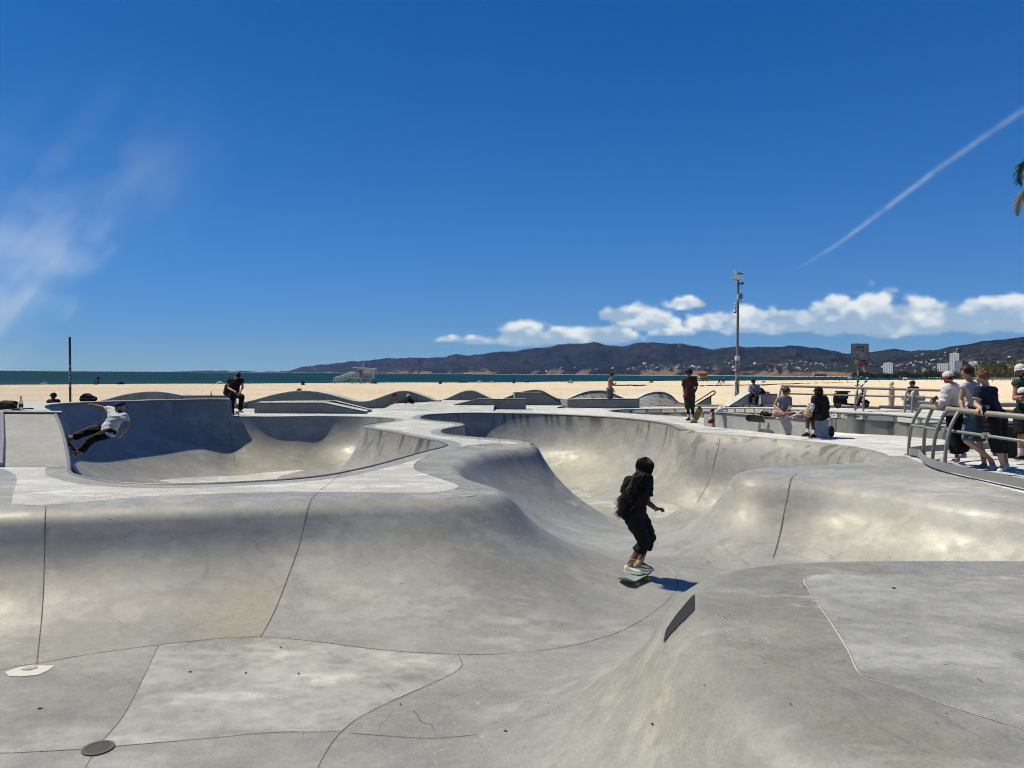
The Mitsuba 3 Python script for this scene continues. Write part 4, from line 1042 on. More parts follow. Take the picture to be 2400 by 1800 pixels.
t = thing('far_railing', 'far two bar metal railing with paired leaning posts along the raised walk', 'railing')
RW = lambda px: 22.6 - (px - 1830) * .0056
tp = [(1832, 905), (1900, 906.5), (1990, 909), (2100, 912), (2210, 915.4), (2330, 919)]
put(t + '__top_rail', tube(spline(np.array([at(a, b, RW(a)) for a, b in tp]), 4), .036, 8), 'rail_top', 60)
put(t + '__mid_rail', tube(spline(np.array([at(a, b + 17.5, RW(a) - .05) for a, b in tp]), 4), .026, 8), 'rail_paint', 60)
for x in (1833, 1841, 1915, 1926, 2011, 2030, 2127, 2144, 2240, 2258):
    y = np.interp(x, [a for a, b in tp], [b for a, b in tp]); a = at(x, y, RW(x)); b = at(x - 6, y + 52, RW(x) - .1)
    put(t + '__post', arc_post([b[0], b[1], .50], a, (-.05, -.03, .05), .03), 'rail_paint', 60)

# ------------------------------------------------------------------ patch, broken joint and drain in the front bowl
quad = drape([(1556, 1508), (1562, 1478), (1576, 1456), (1600, 1425), (1628, 1394), (1628, 1431), (1606, 1454), (1582, 1478)])
pp = Polygon(quad).buffer(0)
gx = np.stack(np.meshgrid(np.arange(pp.bounds[0], pp.bounds[2], .03), np.arange(pp.bounds[1], pp.bounds[3], .03)), -1).reshape(-1, 2)
v, f, n = tri_region(shapely.segmentize(pp, .03), gx, flow.z, flow.normal)
raw('skate_bowl__dark_patch', v + n * .006, f, n, 'patch_mat'); tag('skate_bowl__dark_patch', 'smooth dark patch with sharp corners on the slope')  # thin dark sheet draped just above the slope
wq = drape([(12, 1576), (40, 1566), (72, 1560), (128, 1561), (112, 1573), (88, 1583), (44, 1587), (20, 1585)]); wp = Polygon(wq).buffer(0)
v, f, n = tri_region(shapely.segmentize(wp, .05), np.zeros((0, 2)), flow.z, flow.normal)
raw('skate_bowl__pale_patch', v + n * .005, f, n, 'white_patch')
cq = drape([(46, 1572), (62, 1566), (88, 1561), (86, 1568), (66, 1573)])
v, f, n = tri_region(shapely.segmentize(Polygon(cq).buffer(0), .05), np.zeros((0, 2)), flow.z, flow.normal); raw('skate_bowl__chipped_edge', v + n * .012, f, n, 'con_block')
dc = onz(230, 1755, -1.12); dc[2] = -1.116
t = thing('drain_cover', 'round dark slotted drain cover in the floor of the front bowl', 'drain')
ring = trimesh.creation.annulus(.082, .106, .006, sections=40); ring.apply_translation(dc + [0, 0, .0035]); plain('iron', (.10, .10, .095), .6, .3)
put(t + '__frame', ring, 'iron', 30)
c = trimesh.creation.cylinder(.09, .004, sections=36); c.apply_translation(dc + [0, 0, .001]); put(t + '__pit', c, 'black_mat')
for k in range(11):
    x = -.072 + .0144 * k; h = math.sqrt(.084 ** 2 - x * x)
    m = box(-.0045, .0045, -h, h, 0, .004); m.apply_translation((x, 0, 0)); m.apply_transform(trimesh.transformations.rotation_matrix(.35, (0, 0, 1))); m.apply_translation(dc); put(t + '__bar', m, 'iron')
# ------------------------------------------------------------------ people: one skin mesh each, clothes and hair as parts
MF = manifold3d.Manifold
unit = lambda v: np.asarray(v, float) / (np.linalg.norm(v) + 1e-12)


def ball(c, r, seg=14):
    return MF.sphere(r, seg).translate(tuple(float(x) for x in c))


def bone(a, ra, b, rb, seg=14):
    return MF.batch_hull([ball(a, ra, seg), ball(b, rb, seg)])


def blob(items, seg=14):
    return MF.batch_hull([ball(c, r, seg) for c, r in items])


def finish(parts, edge, it=8, fold=0.0, fs=9.0, seed=0):
    m = parts[0]
    for p in parts[1:]: m = m + p
    m = m.refine_to_length(edge); t = man2tri(m)
    t.merge_vertices(digits_vertex=6); t.update_faces(t.nondegenerate_faces(1e-7)); t.remove_unreferenced_vertices()
    lone = np.setdiff1d(np.arange(len(t.vertices)), t.edges_unique.ravel()); keep0 = np.array(t.vertices)
    trimesh.smoothing.filter_taubin(t, .5, .52, it)
    bad = np.linalg.norm(np.array(t.vertices) - keep0, axis=1) > .06 + edge
    if bad.any(): vv = np.array(t.vertices); vv[bad] = keep0[bad]; t.vertices = vv
    if fold:
        n = t.vertex_normals; v = np.array(t.vertices)
        k = meshkit.fbm(v * np.array([fs, fs, fs * .55]), 3, seed) - .5; k2 = meshkit.noise(v * np.array([fs * .8, fs * .8, fs * 2.6]), seed + 3) - .5
        t.vertices = v + n * (fold * (1.1 * k + 1.2 * k2))[:, None]
    return t


def cut(m, at_, keep):
    """Keeps the side of the plane through at_ that keep points to."""
    k = unit(keep); return m.trim_by_plane(tuple(k), float(k @ np.asarray(at_)))


def hand(w, d, pn, side, s, curl=.5, spread=.1, thumb=1.0, seg=8):
    """Palm, four bent fingers of their own lengths and a thumb from the side of the palm."""
    d, pn = unit(d), unit(pn); sd = unit(np.cross(pn, d)) * side; pn = unit(np.cross(d, sd)) * np.sign(np.cross(d, sd) @ pn)
    P = [blob([(w, .024 * s), (w + d * .045 * s + sd * .022 * s, .017 * s), (w + d * .045 * s - sd * .024 * s, .016 * s), (w + d * .082 * s + sd * .026 * s, .0135 * s), (w + d * .078 * s - sd * .030 * s, .012 * s)], seg)]
    for k, (o, l) in enumerate(((.030, .070), (.010, .080), (-.011, .074), (-.031, .056))):
        a = w + d * (.084 - .004 * abs(k - 1)) * s + sd * o * s; dd = unit(d + sd * spread * (1 - k * .66)); c = curl * (1 + .12 * k)
        ang = 0.0; p = a; r = .0098 * s
        for j, f in enumerate((.45, .31, .24)):
            ang += c * (.75, 1.1, .8)[j]; q = p + (dd * math.cos(ang) + pn * math.sin(ang)) * l * f * s
            P.append(bone(p, r, q, r * .9, seg)); p, r = q, r * .9
    a = w + d * .028 * s + sd * .026 * s; t1 = unit(d * .62 + sd * .75 + pn * .25 * thumb); b = a + t1 * .042 * s; c2 = b + unit(d * .9 + sd * .25 + pn * .55 * thumb) * .032 * s
    P += [bone(a, .013 * s, b, .0105 * s, seg), bone(b, .0105 * s, c2, .0085 * s, seg)]
    return P


def head_parts(c, f, u, s, seg=16):
    f = unit(f); u = unit(np.asarray(u) - f * (f @ np.asarray(u))); r = np.cross(f, u)
    P = [blob([(c + u * .025 * s - f * .022 * s, .084 * s), (c + u * .03 * s + f * .012 * s, .076 * s), (c - u * .02 * s + f * .022 * s, .066 * s)], seg),
         blob([(c - u * .01 * s + f * .03 * s, .060 * s), (c - u * .066 * s + f * .036 * s + r * .026 * s, .026 * s), (c - u * .066 * s + f * .036 * s - r * .026 * s, .026 * s), (c - u * .092 * s + f * .062 * s, .018 * s)], seg),
         blob([(c + u * .018 * s + f * .086 * s, .009 * s), (c - u * .022 * s + f * .104 * s, .012 * s), (c - u * .026 * s + f * .088 * s + r * .012 * s, .010 * s), (c - u * .026 * s + f * .088 * s - r * .012 * s, .010 * s)], 8),
         blob([(c + u * .030 * s + f * .083 * s + r * .032 * s, .010 * s), (c + u * .030 * s + f * .083 * s - r * .032 * s, .010 * s)], 8),
         blob([(c - u * .052 * s + f * .086 * s + r * .016 * s, .008 * s), (c - u * .052 * s + f * .086 * s - r * .016 * s, .008 * s)], 8)]
    for sg in (-1, 1):
        e = c + r * sg * .080 * s - f * .008 * s
        P.append(blob([(e + u * .018 * s, .013 * s), (e - u * .02 * s + f * .006 * s, .009 * s), (e + u * .005 * s - f * .012 * s + r * sg * .006 * s, .010 * s)], 8))
    return P, f, u, r


skins = {}


def skin(name, rgb):
    return plain(name, rgb, .5, spec=.4)


skin('skin_pale', (.50, .30, .22)); skin('skin_tan', (.36, .19, .115)); skin('skin_brown', (.145, .07, .042)); skin('skin_dark', (.055, .028, .019)); skin('skin_red', (.40, .19, .13))
for n_, c_ in dict(cloth_black=(.008, .008, .009), cloth_char=(.022, .023, .025), cloth_white=(.60, .60, .60), cloth_navy=(.008, .010, .028), cloth_denim=(.075, .125, .18), cloth_brown=(.07, .026, .020), cloth_camo=(.030, .033, .028), cloth_blue=(.16, .19, .30),
                  cloth_green=(.012, .055, .032), cloth_lilac=(.24, .24, .30), cloth_mauve=(.30, .19, .185), cloth_sand=(.40, .34, .27), cloth_dress=(.36, .335, .30), cloth_tan=(.48, .34, .19), cloth_grey=(.13, .135, .14), cap_blue=(.012, .016, .085), cap_red=(.26, .012, .022), hair_black=(.006, .005, .005),
                  hair_brown=(.055, .028, .014), hair_fair=(.145, .075, .034), hair_blond=(.72, .58, .32), shoe_white=(.62, .62, .60), shoe_grey=(.24, .25, .26), shoe_black=(.012, .012, .012), shoe_brown=(.030, .014, .010), sole_white=(.60, .58, .54), shoe_pink=(.55, .42, .41), shoe_tan=(.20, .11, .06), eye_mat=(.006, .005, .005), lip_mat=(.26, .09, .08)).items():
    plain(n_, c_, .85 if not n_.startswith(('eye', 'hair')) else .58, spec=.25)


def person(label, Y, J, f, spec, s=1.0, edge=.022, group=None, cat='person', toes=None):
    """J: joint -> (px, py, metres behind Y) or a point. l and r are the picture's left and right."""
    t = thing('person', label, cat, group)
    g = lambda k: np.asarray(J[k]) if isinstance(J[k], np.ndarray) else at(J[k][0], J[k][1], Y + (J[k][2] if len(J[k]) > 2 else 0))
    hd, nk = g('head'), g('neck'); sl, sr, hl, hr = g('sl'), g('sr'), g('hl'), g('hr')
    mids, midh = (sl + sr) / 2, (hl + hr) / 2; spine = unit(mids - midh); f = unit(f); up = unit(J.get('up', hd - nk))
    tf = unit(J.get('chest', f)); tf = unit(tf - spine * (tf @ spine))
    ch = mids * .72 + midh * .28; wa = mids * .32 + midh * .68
    side = unit(sr - sl)
    sk = []
    W = spec.get('girth', 1.0) * s
    sk.append(blob([(sl - [0, 0, .01], .052 * s), (sr - [0, 0, .01], .052 * s), (ch + side * .055 * W, .092 * W), (ch - side * .055 * W, .092 * W), (mids + (nk - mids) * .4, .065 * s)]))
    sk.append(blob([(ch + side * .05 * W, .092 * W), (ch - side * .05 * W, .092 * W), (wa + side * .045 * W, .082 * W), (wa - side * .045 * W, .082 * W)]))
    sk.append(blob([(wa + side * .045 * W, .082 * W), (wa - side * .045 * W, .082 * W), (hl, .088 * W), (hr, .088 * W)]))
    sk.append(bone(mids + (nk - mids) * .5 - tf * .01, .056 * s, nk + (hd - nk) * .5 - f * .01 * s, .050 * s))
    hp, hf, hu, hrt = head_parts(hd, f, up, s); sk += hp
    sk.append(bone(nk, .052 * s, hd - hu * .045 * s - hf * .015 * s, .050 * s))
    arms = {}
    for q, sh in (('l', sl), ('r', sr)):
        if 'e' + q not in J: continue
        e, w = g('e' + q), g('w' + q); arms[q] = (sh, e, w)
        sk.append(bone(sh, .050 * s, e, .038 * s)); m_ = e + (w - e) * .3; sk.append(blob([(e, .038 * s), (m_, .040 * s)])); sk.append(bone(m_, .040 * s, w, .026 * s))
        hopt = spec.get('hand_' + q, {}); hd_ = unit(hopt.get('d', w - e)); pn = unit(hopt.get('n', -tf)); pn = unit(pn - hd_ * (pn @ hd_) + np.array([1e-4, 2e-4, 0]))
        if hopt is not None and edge < .035:
            sk += hand(w, hd_, pn, hopt.get('side', 1 if q == 'l' else -1), s, hopt.get('curl', .45))
        else:
            sk.append(blob([(w, .026 * s), (w + hd_ * .09 * s, .028 * s), (w + hd_ * .14 * s + pn * .03, .018 * s)]))
    legs = {}
    for q, h in (('l', hl), ('r', hr)):
        if 'k' + q not in J: continue
        k, a = g('k' + q), g('a' + q); legs[q] = (h, k, a)
        back = unit(-np.cross(np.cross(unit(a - k), tf), unit(a - k)))
        sk.append(bone(h, .084 * s, k, .056 * s)); c3 = k + (a - k) * .32 + back * .014 * s; sk.append(blob([(k, .055 * s), (c3, .054 * s)])); sk.append(bone(c3, .054 * s, a, .036 * s))
        td = unit(g('t' + q) - a) if 't' + q in J else unit(tf * [1, 1, 0]); fl = unit(td * [1, 1, 0]) if not spec.get('free_feet') else td
        sk.append(blob([(a, .036 * s), (a - [0, 0, .035 * s], .034 * s), (a + fl * .11 * s - [0, 0, .045 * s], .026 * s)]))
    kb = put(t + '__body', finish(sk, edge, 8), spec['skin'], True)

    def cloth(name, parts, mat, fold=.010, e=None, it=6, seed=1, fs=9.0):
        put(t + '__' + name, finish(parts, e or edge * 1.1, it, fold * s, fs, seed), mat, True)

    top = spec.get('top')
    if top:
        infl = top.get('infl', .018) * s; hem = top.get('hem', .0)
        P = [blob([(sl, .056 * s + infl * .7), (sr, .056 * s + infl * .7), (ch + side * .055 * W, .094 * W + infl), (ch - side * .055 * W, .094 * W + infl), (mids + (nk - mids) * .32, .062 * s + infl * .5)]),
             blob([(ch + side * .052 * W, .094 * W + infl), (ch - side * .052 * W, .094 * W + infl), (wa + side * .05 * W, .088 * W + infl * 1.1), (wa - side * .05 * W, .088 * W + infl * 1.1)])]
        lo = midh - spine * (hem + .12) * s
        low_ = blob([(wa + side * .05 * W, .088 * W + infl * 1.1), (wa - side * .05 * W, .088 * W + infl * 1.1), (hl - spine * hem * s, .094 * W + infl * 1.2), (hr - spine * hem * s, .094 * W + infl * 1.2)])
        hemp = midh - spine * hem * s + spine * top.get('rise', 0) * s
        P.append(cut(low_, hemp, spine))
        if top.get('tank'):
            P[0] = P[0] - ball(sl + side * -.035 * s, .072 * s) - ball(sr + side * .035 * s, .072 * s)
        for q, (sh, e, w) in arms.items():
            fr = top.get('sleeve', .55)
            if fr <= 0: continue
            if fr <= 1:
                end = sh + (e - sh) * fr; P.append(cut(bone(sh, .056 * s + infl, sh + (e - sh) * (fr + .25), .046 * s + infl * 1.15), end, sh - e))
            else:
                P.append(bone(sh, .056 * s + infl, e, .046 * s + infl)); end = e + (w - e) * (fr - 1); P.append(cut(bone(e, .046 * s + infl, e + (w - e) * (fr - 1 + .15), .034 * s + infl * .9), end, e - w))
            if top.get('trim'):
                put(t + '__shirt__sleeve_trim', finish([cut(cut(bone(sh, .059 * s + infl, sh + (e - sh) * (fr + .25), .0495 * s + infl * 1.15), end + unit(sh - e) * -.004, sh - e), end + unit(sh - e) * .022 * s, e - sh)], edge, 1), top['trim'], 40)
        m = P[0]
        for p in P[1:]: m = m + p
        if top.get('low_neck'): m = m - blob([(nk + tf * .10 * s + spine * .0, .075 * s), (nk + tf * .12 * s - spine * top['low_neck'] * s, .05 * s), (nk + spine * .05, .065 * s)])
        else: m = m - blob([(nk + spine * .03 * s + tf * .01 * s, .064 * s), (nk + spine * .12 * s + tf * .03 * s, .09 * s)])
        cloth('shirt', [m], top['mat'], top.get('fold', .011), it=5, seed=top.get('seed', 1))
        if top.get('collar'):
            a0 = np.linspace(0, 2 * np.pi, 17); put(t + '__shirt__collar', tube([nk + spine * (.012 + .0 * math.cos(a)) * s + (side * math.cos(a) + tf * math.sin(a)) * .071 * s - spine * .012 * s * math.sin(a) for a in a0], .0085 * s, 6), top['collar'], 60)
        if top.get('hood'):
            cloth('hood', [blob([(nk - tf * .07 * s - spine * .01 * s, .075 * s), (nk - tf * .11 * s - spine * .10 * s, .055 * s), (nk + side * .07 * s - tf * .02 * s, .05 * s), (nk - side * .07 * s - tf * .02 * s, .05 * s)]) - blob([(nk + spine * .04 * s, .058 * s), (nk + spine * .16 * s - tf * .02, .085 * s)])], top['mat'], .012, seed=4)
        if top.get('print'):
            o = ch + tf * (.094 * W + infl + .012 * s); put(t + '__shirt__print', finish([blob([(o + side * .05 * s, .012 * s), (o - side * .05 * s, .012 * s), (o - spine * .05 * s, .012 * s)])], edge, 2), top['print'], True)
    bot = spec.get('bottom')
    if bot:
        infl = bot.get('infl', .02) * s
        P = [cut(blob([(wa + side * .04 * W, .086 * W), (wa - side * .04 * W, .086 * W), (hl, .092 * W + infl), (hr, .092 * W + infl)]), wa * .45 + midh * .55, -spine)]
        cuff = bot.get('cuff', 1.1)
        for q, (h, k, a) in legs.items():
            L = bot.get('len', 1.9)
            if L <= 1:
                P.append(cut(bone(h, .090 * s + infl, h + (k - h) * (L + .2), (.062 * s + infl) * cuff), h + (k - h) * L, h - k))
            else:
                P.append(bone(h, .090 * s + infl, k, .062 * s + infl))
                e = k + (a - k) * (L - 1); P.append(cut(bone(k, .062 * s + infl, k + (a - k) * (L - 1 + .15), (.047 * s + infl) * cuff), e, k - a))
        cloth('trousers' if bot.get('len', 1.9) > 1.3 else 'shorts', P, bot['mat'], bot.get('fold', .013), it=5, seed=7)
        if bot.get('stripe'):
            for q, (h, k, a) in legs.items():
                if q in bot['stripe']:
                    o = bot['off']; put(t + '__trousers__stripe', tube([h + (k - h) * .35 + o * (.075 + .02) * s, k + o * .078 * s, k + (a - k) * .5 + o * .068 * s, k + (a - k) * .92 + o * .058 * s], .022 * s, 6), bot['stripe_mat'], 60)
    if spec.get('leggings'):
        for q, (h, k, a) in legs.items(): cloth('legging', [bone(k, .060 * s, k + (a - k) * .95, .040 * s)], spec['leggings'], .002)
    if spec.get('sock'):
        for q, (h, k, a) in legs.items():
            put(t + '__sock', finish([cut(bone(a - [0, 0, .01], .041 * s, a + (k - a) * .36, .046 * s), a + (k - a) * spec.get('sock_len', .26), a - k)], edge, 2, .003), spec['sock'], True)
    if spec.get('shoe'):
        for q, (h, k, a) in legs.items():
            td = unit(g('t' + q) - a) if 't' + q in J else tf
            dn = spec.get('down_' + q, np.array([0, 0, -1.0])); dn = unit(dn); fl = unit(td - dn * (td @ dn)); sd = np.cross(fl, dn); b = a + dn * .068 * s
            heel, toe = b - fl * .06 * s, b + fl * .19 * s
            pts = []
            for o, w in ((-.07, .032), (-.03, .038), (.06, .042), (.13, .048), (.18, .042), (.205, .024)):
                for sg in (-1, 1):
                    for z in (0.004, .026): pts.append(b + fl * o * s + sd * sg * w * s + dn * z * s)
            shm = spec.get('shoe_' + q, spec['shoe'])
            up_ = [blob([(b - fl * .038 * s - dn * .032 * s, .036 * s), (b - fl * .01 * s - dn * .055 * s, .040 * s), (b + fl * .04 * s - dn * .03 * s, .040 * s), (b - fl * .035 * s - dn * .0, .032 * s)]),
                   blob([(b + fl * .03 * s - dn * .035 * s, .040 * s), (b + fl * .13 * s - dn * .005 * s + sd * .012 * s, .034 * s), (b + fl * .13 * s - dn * .005 * s - sd * .012 * s, .034 * s), (b + fl * .172 * s - dn * .0, .026 * s)])]
            m = up_[0] + up_[1]; m = cut(m, b + dn * .012 * s, -dn)
            ks = put(t + '__shoe', finish([m], edge * .8, 3), shm, True)
            put(ks + '__sole', hull(pts), spec.get('sole', 'sole_white'), 50)

            if spec.get('laces'):
                for j in range(4):
                    o = b + fl * (.03 + .024 * j) * s - dn * (.074 - .010 * j) * s; put(ks + '__lace', tube([o - sd * .026 * s + dn * .012, o, o + sd * .026 * s + dn * .012], .0035 * s, 5), spec['laces'])
    # face
    if spec.get('face', True) and edge < .035:
        for sg in (-1, 1):
            e = hd + hu * .012 * s + hf * .079 * s + hrt * sg * .032 * s
            k = put(kb + '__eye', man2tri(MF.sphere(1, 10).scale((.013 * s, .013 * s, .008 * s)).translate(tuple(e))), 'eye_mat', True)
            b = hd + hu * .036 * s + hf * .090 * s + hrt * sg * .032 * s; put(kb + '__eyebrow', tube([b - hrt * .018 * s, b + hu * .004 * s, b + hrt * .018 * s], .005 * s, 5), spec.get('hair_mat', 'hair_brown'))
        m0 = hd - hu * .051 * s + hf * .093 * s; put(kb + '__mouth', tube([m0 - hrt * .022 * s - hf * .006 * s, m0, m0 + hrt * .022 * s - hf * .006 * s], .006 * s, 5), 'lip_mat', 60)
    if spec.get('beard'):
        put(t + '__beard', finish([blob([(hd - hu * .05 * s + hf * .03 * s + hrt * .03 * s, .036 * s), (hd - hu * .05 * s + hf * .03 * s - hrt * .03 * s, .036 * s), (hd - hu * .10 * s + hf * .064 * s, .022 * s)]) - ball(hd - hu * .03 * s + hf * .12 * s, .055 * s)], .012, 2, .006), spec.get('hair_mat', 'hair_black'), True)
    if spec.get('sunglasses'):
        o = hd + hu * .012 * s + hf * .094 * s
        put(t + '__sunglasses', cat_([man2tri(MF.sphere(1, 12).scale((.027 * s, .027 * s, .022 * s)).translate(tuple(o + hrt * sg * .031 * s))) for sg in (-1, 1)] + [tube([o + hrt * sg * .05 * s, hd + hrt * sg * .084 * s - hf * .01 * s + hu * .016 * s], .005 * s, 5) for sg in (-1, 1)]), 'dark_steel', 60)
    hair = spec.get('hair')
    hm = spec.get('hair_mat', 'hair_brown')
    if hair in ('short', 'swept', 'afro', 'bun', 'shoulder'):
        k = dict(short=.010, swept=.016, afro=.034, bun=.014, shoulder=.016)[hair] * s
        cap_ = blob([(hd + hu * .030 * s - hf * .024 * s, .086 * s + k), (hd + hu * .040 * s + hf * .016 * s, .074 * s + k)])
        cap_ = cap_ - blob([(hd - hu * .055 * s + hf * .105 * s, .062 * s), (hd + hu * .01 * s + hf * .13 * s, .058 * s), (hd - hu * .15 * s + hf * .08 * s, .06 * s)]) - blob([(hd - hu * .08 * s + hrt * .1 * s + hf * .03 * s, .055 * s), (hd - hu * .08 * s - hrt * .1 * s + hf * .03 * s, .055 * s)])
        P = [cut(cap_, hd - hu * .062 * s, hu)]
        if spec.get('cap'): P = [cut(P[0], hd + hu * .028 * s, -hu)]
        if hair == 'swept' and not spec.get('cap'): P += [blob([(hd + hu * .10 * s + hf * .05 * s, .030 * s), (hd + hu * .115 * s - hf * .02 * s, .035 * s), (hd + hu * .075 * s + hf * .075 * s + hrt * .02 * s, .022 * s)])]
        if hair == 'bun' and not spec.get('cap'): P += [ball(hd + hu * .06 * s - hf * .12 * s, .042 * s)]
        if hair == 'shoulder': P += [blob([(hd - hf * .06 * s, .08 * s), (hd - hf * .075 * s - hu * .2 * s, .07 * s)]), blob([(hd - hf * .05 * s + hrt * .06 * s, .04 * s), (hd - hf * .03 * s + hrt * .075 * s - hu * .22 * s, .035 * s)]), blob([(hd - hf * .05 * s - hrt * .06 * s, .04 * s), (hd - hf * .03 * s - hrt * .075 * s - hu * .22 * s, .035 * s)])]
        put(t + '__hair', finish(P, .014 if edge < .035 else .03, 2, .016 * s, 38.0, 5), hm, True)
    cp = spec.get('cap')
    if cp:
        d_ = blob([(hd + hu * .036 * s - hf * .024 * s, .094 * s), (hd + hu * .045 * s + hf * .012 * s, .085 * s)]); d_ = cut(d_, hd + hu * .034 * s, hu)
        kc = put(t + '__cap', finish([d_], .016, 2), cp['mat'], True)
        bd = unit(cp.get('dir', hf)); bs = np.cross(bd, hu); o = hd + hu * .036 * s + bd * .070 * s; pts = []
        for a in np.linspace(-1, 1, 9):
            for z in (0, .005): pts += [o + bs * a * .075 * s + bd * (.085 * math.sqrt(max(0, 1 - a * a * .8))) * s - hu * (.012 + .018 * a * a) * s + hu * z, o + bs * a * .075 * s + hu * z - hu * .004 * s - bd * .02 * s]
        put(kc + '__brim', hull(pts), cp.get('brim', cp['mat']), 40)
    return t, dict(hd=hd, f=hf, u=hu, r=hrt, nk=nk, tf=tf, side=side, spine=spine, arms=arms, legs=legs, mids=mids, midh=midh)


def strands(paths_fn, n, r0, r1, seg, seed):
    rn = np.random.default_rng(seed); M = []
    for i in range(n):
        P = paths_fn(rn, i); P = spline(P, seg); M.append(tube(P, np.linspace(r0, r1, len(P)) * rn.uniform(.7, 1.25), 4))
    return cat_(M)


def skateboard(c, d, up, label, deck='board_top', wheels='wheel_white', L=.80, W=.205, holder='skateboard', grip=True, wr_=.029, ww_=.042):
    """c: middle of the deck; d: along it; up: its top side."""
    t = thing('skateboard', label, 'skateboard'); d, up = unit(d), unit(up); up = unit(up - d * (d @ up)); sd = np.cross(d, up)
    n = 15; u = np.linspace(-1, 1, n); lift = np.maximum(np.abs(u) - .62, 0) ** 1.3 * .24; w = W / 2 * np.sqrt(np.clip(1 - np.maximum((np.abs(u) - .72) / .28, 0) ** 2, .05, 1))
    def sheet(z):
        return np.stack([c + d * (x * L / 2) + up * (l + z) + sd * (ww * k) + up * (.008 * k * k) for x, l, ww in zip(u, lift, w) for k in (-1, -.5, 0, .5, 1)]).reshape(n, 5, 3)
    a, b = sheet(0), sheet(-.011)
    kd = put(t + '__deck', grid_mesh(b), deck, 40); put(kd + '__grip_tape', grid_mesh(a), 'grip_mat' if grip else deck, 40)
    put(kd + '__rim', cat_([grid_mesh(np.stack([a[:, k], b[:, k]], 1)) for k in (0, 4)] + [grid_mesh(np.stack([a[k], b[k]], 1)) for k in (0, n - 1)]), 'board_edge', 40)
    for sg in (-1, 1):
        o = c + d * sg * L * .225 - up * .012
        kt = put(t + '__truck', cat_([hull([o + d * x * .028 + sd * y * .026 - up * z for x in (-1, 1) for y in (-1, 1) for z in (0, .008)]), hull([o + d * x * .014 + sd * y * k - up * z for x in (-1, 1) for y in (-1, 1) for z, k in ((.006, .02), (.042, .012))]), tube([o - sd * W * .49 - up * .045, o + sd * W * .49 - up * .045], .009, 8)]), 'truck_mat', 40)
        for q in (-1, 1):
            w0 = o + sd * q * W * .30 - up * .045; put(kt + '__wheel', trimesh.creation.cylinder(wr_, segment=[w0, w0 + sd * q * ww_], sections=18), wheels, 40)
    return t


plain('grip_mat', (.020, .020, .021), .95); plain('board_top', (.03, .03, .03), .6); plain('board_edge', (.36, .24, .13), .7); plain('truck_mat', (.40, .41, .42), .35, .6); plain('wheel_white', (.55, .53, .48), .5); plain('wheel_yellow', (.55, .38, .02), .5); plain('board_yellow', (.36, .22, .02), .5); plain('board_teal', (.20, .27, .26), .6); plain('wheel_dark', (.03, .03, .03), .5)
# ------------------------------------------------------------------ the skater in the bowl
YS = 9.62
Zf = lambda p: ground(np.array([p[:2]]))[0]
bc = onz(1489, 1367.5, -1.115); bd = unit([.56, .83, 0]); DECKZ = .094
skateboard(bc + [0, 0, DECKZ], bd, [0, 0, 1], 'board with yellow wheels under the long haired skater in the front bowl', 'board_teal', 'wheel_yellow', L=.78, W=.215, grip=False, wr_=.037, ww_=.055)
sk_t, K = person('woman with very long black hair and white shoes skating in the front bowl', YS,
    dict(head=(1514, 1092, .0), neck=(1505, 1117, .0), sl=(1476, 1128, -.08), sr=(1519, 1125, .10), el=(1459, 1168, -.02), wl=(1466, 1199, .10), er=(1517, 1177, .06), wr=(1539, 1193.5, .0),
         hl=(1478, 1206, -.04), hr=(1496, 1207, .10), kl=(1511, 1270, .02), kr=(1523, 1258, .14), al=(1474, 1326, .04), ar=(1499, 1319, .17), tl=(1502, 1344, -.06), tr=(1533, 1333, .10), chest=np.array([.85, .5, 0])),
    [.86, .5, -.1], dict(skin='skin_brown', top=dict(mat='cloth_black', infl=.028, sleeve=.72, hem=.06, fold=.016), bottom=dict(mat='cloth_black', infl=.034, len=1.42, cuff=1.15, fold=.024), sock='cloth_tan', sock_len=.42, shoe='shoe_white', shoe_r='shoe_grey', laces='shoe_grey', hair=None,
                         hand_r=dict(d=[.95, -.1, .12], n=[-.3, -.2, -.9], curl=1.25, side=-1), hand_l=dict(curl=.6), face=False), s=.93, edge=.018,
    cat='person')
hd, f_, u_, r_ = K['hd'], K['f'], K['u'], K['r']
pu = lambda x, y, dy: at(x, y, YS + dy)


def hairpath(rn, i):
    """From the parting over the crown, down the back of the head, then loosely to the waist."""
    th = rn.uniform(-2.05, 2.05); back = -f_                          # direction round the head, 0 = straight back
    out = lambda el: unit((back * math.cos(th) + r_ * math.sin(th)) * math.cos(el) + u_ * math.sin(el))
    e0 = rn.uniform(.55, 1.45); c = hd + u_ * .02 - f_ * .012
    p0 = c + out(e0) * .094; p1 = c + out(.25) * rn.uniform(.100, .118); p2 = c + out(-.55) * rn.uniform(.105, .130) - u_ * .02
    u = (th + 2.05) / 4.1; s_ = rn.uniform(0, 1)
    m1 = pu(1486 + 35 * u + rn.normal(0, 2.5), rn.uniform(1112, 1122), -.14 - .08 * math.cos(th) + rn.normal(0, .02))
    low = rn.uniform(0, 1) ** .6
    m2 = pu(1471 + 34 * u + rn.normal(0, 3.5), rn.uniform(1146, 1158), -.19 + rn.normal(0, .03))
    end = pu(1451 + 40 * u * (1.2 - low * .6) + rn.normal(0, 4), 1160 + 46 * low + rn.normal(0, 3), -.17 + rn.normal(0, .035))
    ph = rn.uniform(0, 6.28); wv = np.array([math.sin(ph), math.cos(ph), 0]) * .016
    tip = end + np.array([rn.uniform(-.05, .02), rn.uniform(-.02, .02), rn.uniform(-.05, -.01)])
    return np.array([p0, p1, p2, m1, m1 * .5 + m2 * .5 + wv, m2, m2 * .5 + end * .5 - wv, end, tip])


